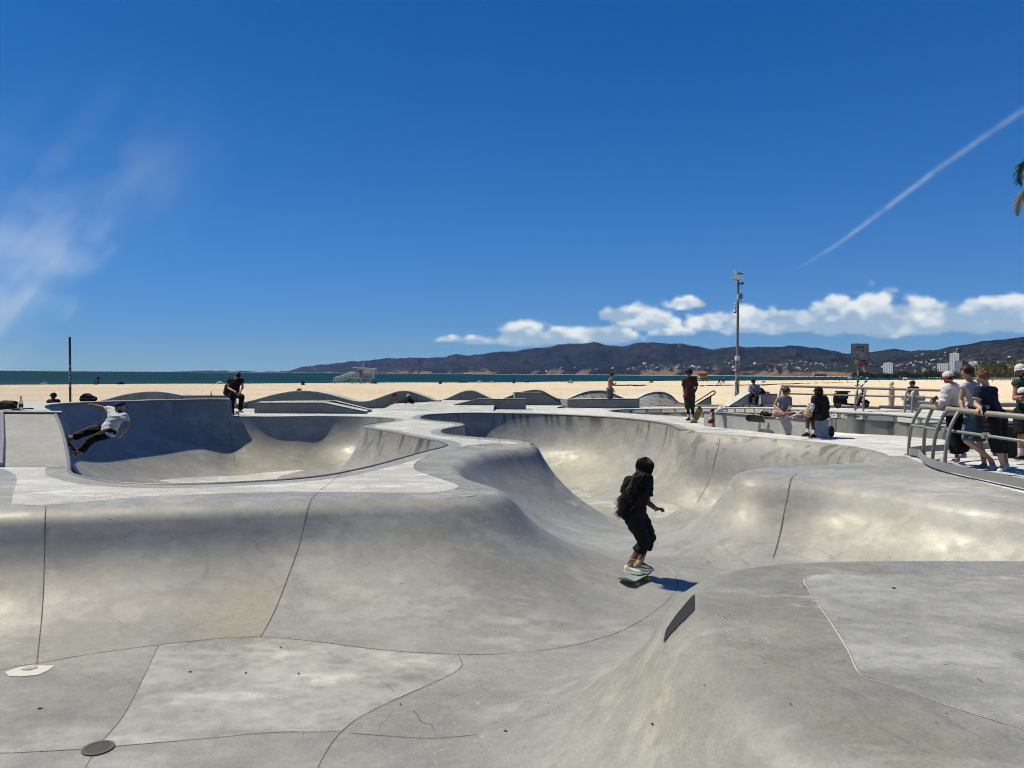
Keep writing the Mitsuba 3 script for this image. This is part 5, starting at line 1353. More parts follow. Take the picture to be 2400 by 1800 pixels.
put(sk_t + '__hair', strands(hairpath, 1100, .0048, .0016, 5, 3), 'hair_black', 60)
put(sk_t + '__hair_tips', strands(lambda rn, i: (lambda P: P[5:] + rn.normal(0, .014, (4, 3)))(hairpath(rn, i)), 90, .004, .0016, 6, 8), 'hair_brown', 60)
put(sk_t + '__hair_crown', finish([blob([(hd + u_ * .022 - f_ * .018, .082), (hd + u_ * .026 + f_ * .008, .074), (hd - u_ * .06 - f_ * .040, .070)]) - blob([(hd - u_ * .05 + f_ * .10, .055), (hd + f_ * .12, .05)])], .012, 2, .012, 30., 5), 'hair_black', True)
wr = K['arms']['r'][2]; put(sk_t + '__bracelet', tube([wr + np.array([-.016, 0, 0]) + .031 * (np.array([0, math.cos(a), math.sin(a)])) for a in np.linspace(0, 6.283, 13)], .006, 6), 'cloth_white', 60)
for q, (h, k, a) in K['legs'].items():
    if q == 'l': o = a + (k - a) * .30; put(sk_t + '__sock_band', tube([o + .052 * (np.array([math.cos(t_), math.sin(t_), 0])) for t_ in np.linspace(0, 6.283, 13)], .006, 6), 'wheel_yellow', 60)

# ------------------------------------------------------------------ skater on the wall of the left pool
YL = 15.0
wd_ = unit([-.05, -.12, -1]); nrm = unit([.93, .33, .12])
p_ = at(165.5, 1046, YL - .02)
skateboard(p_, unit(at(186, 1067, YL - .3) - at(153, 1024, YL + .2)), nrm, 'dark skateboard rolling on the upright wall of the left pool', 'board_top', 'wheel_white', L=.78)
person('man in white t-shirt and blue cap leaning out from the left pool wall', YL,
    dict(head=(282, 955, .0), neck=(281, 970, .02), sl=(260, 960, .12), sr=(292.5, 977, -.10), el=(244, 956.5, .16), wl=(222, 950, .12), er=(299, 997, -.14), wr=(291, 1012.5, -.16), hl=(249, 1004, .10), hr=(259.5, 1012.5, -.06),
         kl=(215, 1009, .12), al=(171.5, 1025.5, .05), kr=(214, 1030, -.10), ar=(188, 1058, -.18), tl=(160, 1033, -.1), tr=(176, 1066, -.33), up=np.array([.05, 0, 1.0]), chest=np.array([-.35, -.75, -.1])),
    [-.80, -.55, -.25], dict(skin='skin_tan', top=dict(mat='cloth_white', infl=.022, sleeve=.55, hem=.05, fold=.020), bottom=dict(mat='cloth_black', infl=.022, len=1.95, fold=.016, stripe='l', off=np.array([-.15, -.55, .8]), stripe_mat='cloth_grey'),
                             shoe='shoe_tan', hair=None, cap=dict(mat='cap_blue', dir=np.array([.5, .8, -.1])), down_l=-nrm, down_r=-nrm, free_feet=True, beard=True, hand_r=dict(curl=.35, n=[-.6, -.3, 0]), hand_l=dict(curl=.5, n=[0, 0, -1])), s=1.0, edge=.024)

# ------------------------------------------------------------------ the man in black standing on the coping
YC = 26.75
sb = at(566, 960, YC - .1)
skateboard(sb, unit(at(587, 944.5, YC) - at(548, 974, YC - .2)), unit([-.55, -.35, .75]), 'dark skateboard tipped up on its tail at the coping of the left pool', 'board_top', 'wheel_dark', L=.80)
bt, K = person('man in black on the coping looking down at his tilted board', YC,
    dict(head=(557.5, 880, -.06), neck=(552, 888.5, .0), sl=(538.5, 891, .02), sr=(566.5, 892, .05), el=(534.5, 909, .0), wl=(549, 917, -.22), er=(569, 908, .0), wr=(563, 919, -.20), hl=(544, 927, .0), hr=(554, 926, .0), kl=(543.5, 949, -.02), al=(542.5, 971, .0),
         kr=(567.5, 930, -.22), ar=(562, 961, -.16), tl=(552, 974, -.25), tr=(570, 964, -.30), chest=np.array([.2, -1, 0])),
    [.25, -.80, -.62], dict(skin='skin_tan', top=dict(mat='cloth_black', infl=.03, sleeve=.4, hem=.08), bottom=dict(mat='cloth_black', infl=.03, len=1.95, fold=.02), shoe='shoe_pink', hair='bun', hair_mat='hair_black', cap=dict(mat='cloth_black')), edge=.03)
put(bt + '__backpack', finish([blob([(at(534, 905, YC + .22), .11), (at(531, 920, YC + .2), .12), (at(536, 926, YC + .18), .08)])], .03, 4, .015), 'cloth_char', True)
o = K['hd']; put(bt + '__headphones', tube([o + K['r'] * .1 * math.cos(a) + K['u'] * .125 * math.sin(a) for a in np.linspace(0, math.pi, 10)], .010, 6), 'cloth_sand', 60)

# ------------------------------------------------------------------ shirtless skater further back
YB = 35.2
skateboard(at(1432, 953.2, YB), [1, .05, 0], [0, 0, 1], 'skateboard under the shirtless man in grey shorts', 'board_top', 'wheel_dark', L=.80)
person('shirtless man in grey shorts and cap standing on a board, turned to the right', YB,
    dict(head=(1434.5, 879.5), neck=(1432, 887), sl=(1427.5, 890.5, -.1), sr=(1433, 890, .14), el=(1431, 905, -.15), wl=(1439, 915.5, -.16), er=(1437, 902, .1), wr=(1441, 900, .0), hl=(1427, 913, -.08), hr=(1432, 913, .1), kl=(1427, 930, -.05), kr=(1432, 930, .1), al=(1426.5, 948.5, -.05), ar=(1433.5, 948.5, .08),
         tl=(1431, 951, -.1), tr=(1439, 951, .0), chest=np.array([1, -.25, 0])),
    [1, -.15, -.05], dict(skin='skin_red', bottom=dict(mat='cloth_grey', infl=.04, len=1.05, cuff=1.3), shoe='shoe_black', hair='short', hair_mat='hair_black', cap=dict(mat='cloth_black', dir=np.array([-1, .2, 0]))), edge=.032)

# ------------------------------------------------------------------ man in the brown shirt
YM = 24.6
skateboard(at(1633, 975.5, YM - .12), unit(at(1640.5, 959, YM) - at(1624, 992, YM - .2)), unit([.12, 1, .25]), 'skateboard with a yellow underside stood on end by the man in the brown shirt', 'board_yellow', 'wheel_white', L=.80)
mt, K = person('young man in brown t-shirt standing with a yellow board on end', YM,
    dict(head=(1614.5, 874), neck=(1616, 884.5, .02), sl=(1604.5, 890), sr=(1628, 889, .04), el=(1602.5, 909, .04), wl=(1604.5, 925, -.06), er=(1632.5, 909, .06), wr=(1625.5, 924, -.06), hl=(1610, 927.5), hr=(1620.5, 927.5), kl=(1611.5, 951, -.04), kr=(1622.5, 952, .0), al=(1615, 979), ar=(1624.5, 979, .06),
         tl=(1606, 988, -.2), tr=(1630, 986, -.1), chest=np.array([-.25, -1, 0])),
    [-.62, -.75, -.05], dict(skin='skin_brown', top=dict(mat='cloth_brown', infl=.032, sleeve=.78, hem=.07, print='cap_red'), bottom=dict(mat='cloth_camo', infl=.036, len=1.18, fold=.026), leggings='cloth_black', sock='cloth_white', sock_len=.3, shoe='shoe_black', hair='afro', hair_mat='hair_black', hand_r=dict(curl=.8), hand_l=dict(curl=.8)), edge=.024)

# ------------------------------------------------------------------ seated man in blue by the lamp post
YQ = 32.5
person('man in light blue shirt sitting on the ramp beside the lamp post', YQ,
    dict(head=(1766, 895, -.05), neck=(1767, 902.5), sl=(1759.5, 905), sr=(1776, 905), el=(1757.5, 916, -.05), wl=(1768, 922, -.28), er=(1779, 916, -.05), wr=(1772.5, 921.5, -.28), hl=(1763, 925), hr=(1771.5, 925), kl=(1758.5, 930.5, -.42), kr=(1774.5, 930, -.42), al=(1759, 945, -.34), ar=(1773, 945, -.34), chest=np.array([0, -1, -.1])),
    [-.2, -1, -.2], dict(skin='skin_dark', top=dict(mat='cloth_blue', infl=.03, sleeve=1.3, hem=.04), bottom=dict(mat='cloth_black', infl=.022), shoe='shoe_black', hair='short', hair_mat='hair_black', cap=dict(mat='cloth_black', dir=np.array([0, 1., 0]))), edge=.032)
skateboard(at(1767, 949.5, YQ - .42), [1, 0, 0], [0, 0, 1], 'dark skateboard under the feet of the seated man in blue', 'board_top', 'wheel_dark')
t = thing('bag', 'black shoulder bag behind the seated man in blue', 'bag'); put(t + '__piece', finish([blob([(at(1782, 917, YQ + .25), .16), (at(1788, 920, YQ + .3), .12)])], .03, 4, .03), 'cloth_black', True)
t = thing('folded_cloth', 'pale grey bundle lying on the concrete block beside the bag', 'cloth'); put(t + '__piece', finish([blob([(at(1793, 923, YQ + .5), .09), (at(1802, 923, YQ + .5), .08), (at(1797, 920.5, YQ + .5), .07)])], .03, 3, .04), 'cloth_lilac', True)

# ------------------------------------------------------------------ the two on the bench
YW = 20.15
person('woman in a pale top and dark sunglasses sitting cross-legged on the concrete bench', YW,
    dict(head=(1843.5, 917.5, -.04), neck=(1841, 929, .0), sl=(1824.5, 934), sr=(1852, 933.5, .03), el=(1814.5, 951, .0), wl=(1829, 962.5, -.28), er=(1853.5, 949.5, .02), wr=(1847.5, 961.5, -.26), hl=(1832, 968.5), hr=(1844, 968.5), kl=(1818.5, 970.5, -.33), kr=(1859, 970.5, -.30), al=(1843, 973.5, -.44), ar=(1834, 974.5, -.36),
         tl=(1854, 974.5, -.45), tr=(1823, 975, -.4), chest=np.array([.1, -1, 0])),
    [.62, -.78, .0], dict(skin='skin_tan', top=dict(mat='cloth_lilac', infl=.010, sleeve=0, hem=-.12, tank=True, low_neck=.07, fold=.005), bottom=dict(mat='cloth_mauve', infl=.022, fold=.02), sock='cloth_white', shoe='shoe_white', hair='bun', hair_mat='hair_brown', sunglasses=True, girth=.9), s=.95, edge=.024)
YK = 18.95
person('man in black cap and jacket sitting on the right end of the bench', YK,
    dict(head=(1917.5, 917.5, -.05), neck=(1920.5, 930.5, .0), sl=(1910.5, 935.5, -.12), sr=(1932, 936, .12), el=(1909, 954, -.16), wl=(1900, 962, -.34), er=(1936, 955.5, .05), wr=(1912, 962, -.20), hl=(1922, 973.5, -.02), hr=(1931, 973.5, .14), kl=(1891.5, 974.5, -.28), kr=(1900, 976, -.10), al=(1893, 1014.5, -.40), ar=(1908.5, 1017.5, -.28),
         tl=(1880, 1023, -.46), tr=(1896, 1026, -.38), chest=np.array([-.85, -.5, 0])),
    [-.95, -.28, -.12], dict(skin='skin_dark', top=dict(mat='cloth_black', infl=.05, sleeve=1.75, hem=.08, fold=.022), bottom=dict(mat='cloth_char', infl=.03, len=.72), sock='cloth_white', sock_len=.22, shoe='shoe_brown', hair='shoulder', hair_mat='hair_black', cap=dict(mat='cloth_black'), beard=True), edge=.024)
t = thing('paper_bag', 'brown paper bag with a white wrapper held on the lap of the man in black', 'bag')
o = at(1893, 960, YK - .45)
put(t + '__bag', finish([blob([(o + [0, 0, -.12], .085), (o + [.05, .03, -.10], .08), (o + [.02, 0, .03], .07)])], .02, 2, .03, 14), 'cloth_tan', True)
put(t + '__wrapper', finish([blob([(o + [.02, -.02, .11], .05), (o + [.12, .0, .13], .03), (o + [.05, -.05, .02], .06), (o + [.12, 0, .02], .03)])], .02, 1, .05, 12), 'cloth_white', True)
t = thing('towel', 'pink and white towel crumpled on the bench between the two people', 'towel'); o = at(1871, 974, YK + .55)
put(t + '__piece', finish([blob([(o + [-.1, .05, -.02], .07), (o + [.12, 0, 0], .08), (o + [.05, 0, .07], .05)])], .018, 1, .07, 11), 'shoe_pink', True)
t = thing('sneaker_pair', 'black shoes lying on the bench left of the cross-legged woman', 'shoes')
for k, (x, y) in enumerate(((1784.5, 970.5), (1793, 971))):
    o = at(x, y, 20.65 + .05 * k); put(t + '__shoe', finish([blob([(o, .05), (o + [.12, -.1, -.01], .04), (o + [.02, .0, .05], .035)])], .02, 2), 'cloth_black', True)
skateboard(at(1774, 981, 20.62), BENCH[1].tolist() + [0], [-.85, -.35, -.25], 'black skateboard hanging upside down over the bench edge by its trucks', 'board_top', 'wheel_dark', L=.78)
t = thing('towel', 'white cloth heaped on the far left end of the concrete bench', 'towel'); o = at(1690, 960.5, 22.2)
put(t + '__piece', finish([blob([(o + [-.12, 0, -.03], .07), (o + [.12, 0, -.01], .07), (o + [.06, .05, .06], .08)])], .018, 1, .08, 9), 'cloth_white', True)
t = thing('jacket', 'red and white garment hanging over the front edge of the concrete bench', 'cloth'); o = onbench(.42, -.03)
put(t + '__lower', finish([blob([(o + [0, -.02, -.02], .035), (o + [-.06, -.03, -.30], .05), (o + [.02, -.02, -.30], .05), (o + [.05, 0, 0], .03)])], .018, 1, .04, 12), 'cap_red', True)
put(t + '__white_band', finish([blob([(o + [-.02, -.05, -.04], .02), (o + [-.07, -.06, -.22], .032), (o + [-.01, -.06, -.18], .03)])], .018, 1, .03, 12), 'cloth_white', True)
put(t + '__dark_collar', finish([blob([(o + [.02, .06, .03], .05), (o + [.12, .1, .04], .05)])], .02, 1, .04, 10), 'cloth_black', True)

# ------------------------------------------------------------------ the onlookers at the near railing
YA = 13.05
person('person in white hooded sweatshirt and red-brimmed cap leaning on the near railing', YA,
    dict(head=(2222, 886), neck=(2229, 904.5, .02), sl=(2221, 911.5, -.10), sr=(2245, 911, .14), el=(2213.5, 945, -.08), wl=(2194, 945, -.12), er=(2224, 944, .10), wr=(2196, 939.5, .02), hl=(2233, 964, -.06), hr=(2248, 964, .10), kl=(2237.5, 1016, -.08), kr=(2252, 1014, .12), al=(2243.5, 1070, -.06), ar=(2258, 1061, .25),
         tl=(2232, 1081, -.18), tr=(2248, 1070, .2), chest=np.array([-.9, -.35, 0])),
    [-.92, -.35, -.18], dict(skin='skin_tan', top=dict(mat='cloth_white', infl=.045, sleeve=1.9, hem=.04, hood=True, fold=.022), bottom=dict(mat='cloth_black', infl=.045, len=1.85, cuff=1.3, fold=.018), shoe='shoe_pink', hair='bun', hair_mat='hair_black', cap=dict(mat='cloth_white', brim='cap_red'), hand_l=dict(curl=.9, n=[-.2, .2, 1]), hand_r=dict(curl=.9, n=[-.2, .2, 1])), s=.95, edge=.017)
t = thing('phone', 'dark phone in the hands of the person in the white hood', 'phone'); o = at(2190, 937, YA - .08); put(t + '__piece', trimesh.creation.box((.075, .012, .145)).apply_transform(trimesh.transformations.rotation_matrix(.9, (0, 1, 0))).apply_translation(o), 'dark_steel')
YA = 12.72
person('young man in white sleeveless top and denim shorts at the near railing', YA,
    dict(head=(2266, 873), neck=(2274, 895, .03), sl=(2259.5, 903.5, -.10), sr=(2287, 903, .14), el=(2252, 938, -.02), wl=(2255.5, 956.5, -.10), er=(2286, 941, .05), wr=(2266, 953.5, -.06), hl=(2277, 965, -.04), hr=(2292, 965, .12), kl=(2267, 1034, -.14), kr=(2296, 1036, .14), al=(2321, 1076, -.02), ar=(2307, 1085, .22),
         tl=(2327, 1092, -.12), tr=(2294, 1095, .1), chest=np.array([-.85, -.45, 0])),
    [-.98, -.15, .0], dict(skin='skin_pale', top=dict(mat='cloth_white', infl=.014, sleeve=.12, tank=True, low_neck=.10, hem=.05, fold=.012), bottom=dict(mat='cloth_denim', infl=.022, len=.97, cuff=1.15, fold=.022), sock=None, shoe='shoe_grey', sole='sole_white', hair='swept', hair_mat='hair_brown', hand_l=dict(curl=1.0, d=[-.2, -.75, -.5], n=[.3, .3, -.8]), hand_r=dict(curl=.9, d=[-.9, -.3, -.2], n=[0, 0, -1]), down_l=np.array([.45, 0, -.9])), s=.98, edge=.016)
YA = 12.42
person('young man in navy t-shirt with white trim leaning on the near railing', YA,
    dict(head=(2302, 884), neck=(2312, 906, .03), sl=(2295.5, 915, -.12), sr=(2328, 915.5, .14), el=(2287, 948, -.14), wl=(2302, 960, -.30), er=(2321, 951.5, .0), wr=(2296, 957.5, -.22), hl=(2322, 975, -.05), hr=(2340, 975, .12), kl=(2332, 1031, -.06), kr=(2346, 1032, .12), al=(2352, 1093, .02), ar=(2358, 1086, .28),
         tl=(2337, 1104, -.12), tr=(2344, 1096, .2), chest=np.array([-.82, -.5, 0])),
    [-.98, -.12, -.10], dict(skin='skin_pale', top=dict(mat='cloth_navy', infl=.020, sleeve=.62, trim='cloth_white', collar='cloth_white', hem=.06, fold=.013), bottom=dict(mat='cloth_black', infl=.048, len=1.42, cuff=1.15, fold=.018), shoe='shoe_white', hair='swept', hair_mat='hair_fair', hand_l=dict(curl=.45, d=[.5, -.5, -.7], n=[.2, .4, -.5]), hand_r=dict(curl=.5, d=[-.8, -.35, -.4], n=[0, 0, -1])), s=1.0, edge=.016)
t = thing('phone', 'dark blue phone held over the railing by the young man in navy', 'phone'); o = at(2308, 963, YA - .34); put(t + '__piece', trimesh.creation.box((.07, .012, .14)).apply_transform(trimesh.transformations.rotation_matrix(-.3, (0, 1, 0))).apply_translation(o), 'cloth_navy')
YA = 13.5
person('man in green tank top and white cap with folded arms at the right edge', YA,
    dict(head=(2392, 869), neck=(2399, 889, .03), sl=(2383, 899, -.06), sr=(2424, 899, .06), el=(2378, 934, -.05), wl=(2397, 929, -.26), er=(2428, 934, -.02), wr=(2404, 936, -.28), hl=(2394, 966), hr=(2416, 966, .05), kl=(2393, 1020, -.05), kr=(2414, 1020, .05), al=(2392, 1066), ar=(2416, 1068, .05), tl=(2374, 1082, -.15), tr=(2400, 1084, -.1), chest=np.array([-.35, -1, 0])),
    [-.72, -.7, -.05], dict(skin='skin_red', top=dict(mat='cloth_green', infl=.028, sleeve=.1, tank=True, hem=.08, fold=.016), bottom=dict(mat='cloth_black', infl=.04, len=.95, cuff=1.15), sock='cloth_white', sock_len=.34, shoe='shoe_black', hair='short', hair_mat='hair_black', cap=dict(mat='cloth_white'), beard=True, sunglasses=True), s=1.02, edge=.02)
t = thing('cap', 'white cap carried on the folded arms of the man in green', 'cap'); o = at(2397, 918, YA - .34)
put(t + '__crown', finish([cut(ball(o, .085), o - [0, 0, .03], [0, 0, 1])], .018, 2), 'cloth_white', True); put(t + '__brim', hull([o + [x, -.05 - .07 * math.cos(x * 16), -.035 + z] for x in (-.07, -.04, 0, .04, .07) for z in (0, .006)] + [o + [x, -.03, -.035] for x in (-.07, .07)]), 'cloth_black')

# ------------------------------------------------------------------ people further off
person('blond woman in long pale dress standing on sand behind the far railing', 40.0,
    dict(head=(2090.5, 899), neck=(2089.5, 906), sl=(2086, 910), sr=(2094, 910, .1), el=(2085.5, 920), wl=(2088, 929, -.1), er=(2094.5, 920, .1), wr=(2095, 929, .05), hl=(2087.5, 929), hr=(2092, 929, .05), kl=(2087.5, 944), kr=(2091, 944), al=(2086, 956), ar=(2090.5, 957), chest=np.array([.8, -.4, 0])),
    [.95, -.2, 0], dict(skin='skin_tan', top=dict(mat='cloth_dress', infl=.02, sleeve=.2, hem=.05), bottom=dict(mat='cloth_dress', infl=.04, len=1.7, cuff=1.4), shoe='shoe_black', hair='shoulder', hair_mat='hair_blond', face=False), s=.98, edge=.04)
person('man in black sitting behind the round concrete seat beyond the far railing', 27.0,
    dict(head=(2138, 900), neck=(2140, 907), sl=(2131.5, 910.5), sr=(2149, 910.5), el=(2130, 922), wl=(2136, 930, -.1), er=(2151, 922), wr=(2146, 930, -.1), hl=(2135.5, 932), hr=(2144.5, 932), kl=(2132, 936, -.4), kr=(2146, 936, -.4), al=(2132, 955, -.4), ar=(2146, 955, -.4), chest=np.array([-.3, -1, 0])),
    [-.95, -.3, 0], dict(skin='skin_tan', top=dict(mat='cloth_black', infl=.025, hem=.05), bottom=dict(mat='cloth_black', infl=.02), shoe='shoe_black', hair='short', hair_mat='hair_black', sunglasses=True, face=False), edge=.03)
Yc = 25.6
t = thing('concrete_stool', 'round backed pale concrete seat with a wide tray beyond the far railing', 'seat')
a_ = np.linspace(0, np.pi, 12); c0 = at(2142, 925, Yc); rr_ = 8.6 * Yc / FPX
put(t + '__back', plate([(rr_ * math.cos(a), rr_ * math.sin(a) * 1.15) for a in a_] + [(-rr_, -.18), (rr_, -.18)], c0, (1, 0, 0), (0, 0, 1), .1), 'con_light')
p0, p1 = at(2121, 927, Yc), at(2160, 939, Yc); put(t + '__tray', box(p0[0], p1[0], Yc - .25, Yc + .25, p1[2], p0[2], .02), 'con_grey')
p0, p1 = at(2128, 940, Yc), at(2144, 965, Yc); put(t + '__pedestal', box(p0[0], p1[0], Yc - .15, Yc + .15, -.2, p0[2]), 'con_block')
t = thing('concrete_block', 'low grey concrete block right of the round backed seat', 'block'); p0, p1 = at(2141, 941, Yc + .8), at(2192, 966, Yc + .8); put(t + '__piece', box(p0[0], p1[0], Yc + .8, Yc + 1.5, -.3, p0[2], .02), 'con_block')
Yd = 31.0
person('shirtless man in sunglasses sitting against the wave wall behind the pale bank', 33.5,
    dict(head=(924, 929), neck=(924, 936), sl=(917, 938.5), sr=(930, 938.5), el=(914.5, 948), wl=(920, 955, -.2), er=(932, 948), wr=(928, 955, -.2), hl=(920, 956), hr=(927, 956), kl=(916, 950, -.35), kr=(931, 950, -.35), al=(917, 962, -.5), ar=(930, 962, -.5), chest=np.array([.2, -1, 0])),
    [.5, -.9, 0], dict(skin='skin_red', bottom=dict(mat='cloth_black', infl=.02, len=1), hair='short', hair_mat='hair_black', sunglasses=True), edge=.03)
person('person in black with white cap sitting by the wave wall', 33.5,
    dict(head=(957.5, 930), neck=(959, 937), sl=(952, 939.5), sr=(966, 939.5), el=(950, 949), wl=(955, 955, -.2), er=(968, 949), wr=(962, 955, -.2), hl=(955, 957), hr=(963, 957), kl=(951, 950, -.35), kr=(967, 950, -.35), al=(952, 962, -.5), ar=(966, 962, -.5), chest=np.array([-.2, -1, 0])),
    [-.6, -.8, 0], dict(skin='skin_dark', top=dict(mat='cloth_black', infl=.03, hem=.05, print='cloth_white'), bottom=dict(mat='cloth_black', infl=.02), hair='short', hair_mat='hair_black', cap=dict(mat='cloth_sand')), edge=.03)
person('man in black cap sitting low behind the platform near the thin pole', 26.0,
    dict(head=(125, 928.5), neck=(125, 937), sl=(116, 941), sr=(135, 941), el=(113, 955), wl=(120, 963, -.1), er=(138, 955), wr=(131, 963, -.1), hl=(121, 965), hr=(130, 965), kl=(116, 960, -.4), kr=(134, 960, -.4), al=(116, 973, -.6), ar=(134, 973, -.6), chest=np.array([0, 1, 0])),
    [-1, .3, 0], dict(skin='skin_dark', top=dict(mat='cloth_navy', infl=.035, sleeve=1.5, hem=.05), bottom=dict(mat='cloth_black', infl=.02), hair='short', hair_mat='hair_black', cap=dict(mat='cloth_black'), face=False), edge=.032)
person('person behind the wave wall, only dark hair showing above its first crest', 34.3,
    dict(head=(701.5, 917.5), neck=(701.5, 925.5), sl=(694, 929), sr=(709, 929), el=(692, 940), wl=(698, 947), er=(711, 940), wr=(705, 947), hl=(698, 950), hr=(705, 950), kl=(694, 946, .4), kr=(709, 946, .4), al=(694, 957, .5), ar=(709, 957, .5), chest=np.array([0, 1, 0])),
    [0, 1, 0], dict(skin='skin_dark', top=dict(mat='cloth_brown', infl=.03), bottom=dict(mat='cloth_black', infl=.02), hair='afro', hair_mat='hair_brown', face=False), edge=.034)
# two walkers on the sand, a person by the green bin
for k, (x, lab, mt_, hm_) in enumerate(((1685.5, 'left one of the two walkers on the far sand, in dark clothes', 'cloth_char', None), (1695, 'right one of the two walkers on the far sand, with white hat', 'cloth_brown', 'cloth_white'))):
    Yp = 172.0; z0 = sand_z(at(x, 905, Yp)[0], Yp); P = lambda dx, z, dy=0: np.array([at(x, 900, Yp)[0] + dx, Yp + dy, z0 + z])
    person(lab, Yp, dict(head=P(.02, 1.62), neck=P(0, 1.47), sl=P(-.17, 1.40), sr=P(.17, 1.40), el=P(-.25, 1.13), wl=P(-.15, .92, -.1), er=P(.26, 1.13), wr=P(.32, .95), hl=P(-.09, .92), hr=P(.09, .92), kl=P(-.16, .50), kr=P(.2, .52), al=P(-.32, .08), ar=P(.30, .08), chest=np.array([.3, -1, 0])), [.5, -.8, 0],
           dict(skin='skin_tan', top=dict(mat=mt_, infl=.03, hem=.05), bottom=dict(mat='cloth_black', infl=.03, len=1.9 - .8 * k), hair='short', hair_mat='hair_brown', cap=dict(mat=hm_) if hm_ else None, face=False), edge=.05)
Yp = 146.0; z0 = sand_z(at(229, 900, Yp)[0], Yp); P = lambda dx, z, dy=0: np.array([at(229.5, 900, Yp)[0] + dx, Yp + dy, z0 + z])
person('person in dark clothes standing behind the green bin on the sand', Yp, dict(head=P(.02, 1.52), neck=P(0, 1.37), sl=P(-.18, 1.30), sr=P(.18, 1.30), el=P(-.27, 1.03), wl=P(-.1, .95, -.2), er=P(.27, 1.03), wr=P(.1, .95, -.2), hl=P(-.09, .85), hr=P(.09, .85), kl=P(-.1, .45), kr=P(.1, .45), al=P(-.1, .06), ar=P(.1, .06), chest=np.array([0, -1, 0])), [0, -1, 0],
       dict(skin='skin_tan', top=dict(mat='cloth_black', infl=.04, sleeve=1.5), bottom=dict(mat='cloth_black', infl=.03), hair='shoulder', hair_mat='hair_black', face=False), s=.95, edge=.05)
# ------------------------------------------------------------------ street furniture
PS = lambda px, py, Y: at(px, py, Y)
t = thing('lamp_post', 'tall stickered lamp post with cameras and a gull on its lamp head', 'lamp post')
YL_ = 39.0; x0 = at(1727.5, 900, YL_)[0]; z0 = -.4; zz_ = lambda py: at(1727.5, py, YL_)[2]
plain('pole_mat', (.15, .155, .16), .5); plain('sticker_white', (.55, .55, .54), .6); plain('sticker_dark', (.03, .03, .035), .6); plain('sticker_red', (.35, .05, .05), .6); plain('sticker_yellow', (.42, .36, .16), .6); plain('camera_white', (.58, .59, .58), .45)
put(t + '__pole', lathe([(0, z0), (.115, z0), (.105, zz_(840)), (.075, zz_(838)), (.060, zz_(720)), (.052, zz_(656)), (0, zz_(656))], 18, (x0, YL_, 0)), 'pole_mat', 40)
put(t + '__collar', lathe([(.08, zz_(846)), (.13, zz_(845)), (.13, zz_(835)), (.08, zz_(834))], 18, (x0, YL_, 0)), 'camera_white', 40)
R = random.Random(3)
for k in range(46):
    a = R.uniform(-2.9, .2); zc = R.uniform(zz_(932), zz_(845)); h = R.uniform(.04, .14); w = R.uniform(.25, .8); r = .118
    an = np.linspace(a - w / 2, a + w / 2, 5); V = np.array([(x0 + r * math.cos(q), YL_ + r * math.sin(q), zc + s_ * h / 2) for q in an for s_ in (-1, 1)])
    put(t + '__pole__sticker', (V, np.array([(2 * i, 2 * i + 2, 2 * i + 1) for i in range(4)] + [(2 * i + 1, 2 * i + 2, 2 * i + 3) for i in range(4)])), R.choice(['sticker_white', 'sticker_white', 'sticker_white', 'sticker_dark', 'sticker_yellow']))
lz = zz_(651)
put(t + '__lamp_head', hull([(x0 + dx, YL_ + dy, lz + dz) for dx, dy, dz in ((-.34, -.18, -.02), (-.34, .18, -.02), (-.2, -.2, -.13), (-.2, .2, -.13), (.15, -.2, -.10), (.15, .2, -.10), (.18, -.12, .02), (.18, .12, .02), (-.2, -.14, .06), (-.2, .14, .06), (.06, -.14, .07), (.06, .14, .07))]), 'camera_white', 30)
put(t + '__lamp_head__lens', hull([(x0 + dx, YL_ + dy, lz + dz) for dx, dy, dz in ((-.31, -.16, -.04), (-.31, .16, -.04), (-.22, -.17, -.138), (-.22, .17, -.138), (.02, -.16, -.13), (.02, .16, -.13))]), 'sticker_yellow', 30)
cam = lambda name, px, py, w, h, d, m='pole_mat': put(t + '__' + name, box(at(px, py, YL_)[0] - w / 2, at(px, py, YL_)[0] + w / 2, YL_ - d / 2 - .08, YL_ + d / 2 - .08, at(px, py, YL_)[2] - h / 2, at(px, py, YL_)[2] + h / 2, .015), m)
cam('speaker', 1736, 665.5, .26, .08, .14, 'dark_steel'); cam('speaker_end', 1739, 664.8, .07, .16, .14, 'pole_mat')
cam('control_box', 1735, 695, .15, .30, .18, 'pole_mat'); cam('antenna', 1728.5, 696, .06, .30, .10, 'camera_white')
put(t + '__brace', tube([PS(1737, 671, YL_), PS(1732, 678, YL_)], .012, 6), 'pole_mat')
q = [PS(a, b, YL_ - .12) for a, b in ((1733, 703), (1737, 704), (1736, 709), (1731, 711))]; put(t + '__cable', tube(spline(q, 5), .012, 6), 'dark_steel')
c = PS(1723, 713, YL_ - .1); put(t + '__floodlight', hull([c + [dx, dy, dz] for dx, dy, dz in ((-.1, -.1, -.02), (.1, -.1, .0), (0, -.1, .07), (-.02, -.1, -.08), (-.06, .1, 0), (.08, .1, .02), (.0, .1, .09))]), 'camera_white', 30)
q = [PS(a, b, YL_ - .1) for a, b in ((1730, 722), (1725, 720), (1723.5, 722), (1725, 727), (1723.5, 728))]; put(t + '__camera_arm', tube(spline(q, 5), .02, 7), 'dark_steel', 60)
c = PS(1722.8, 730.5, YL_ - .1); m = trimesh.creation.icosphere(2, .085); m.apply_translation(c); put(t + '__dome_camera', m, 'dark_steel', True); put(t + '__dome_camera__hood', lathe([(0, .085), (.07, .07), (.092, .0), (.088, -.005)], 16, c), 'camera_white', 40)
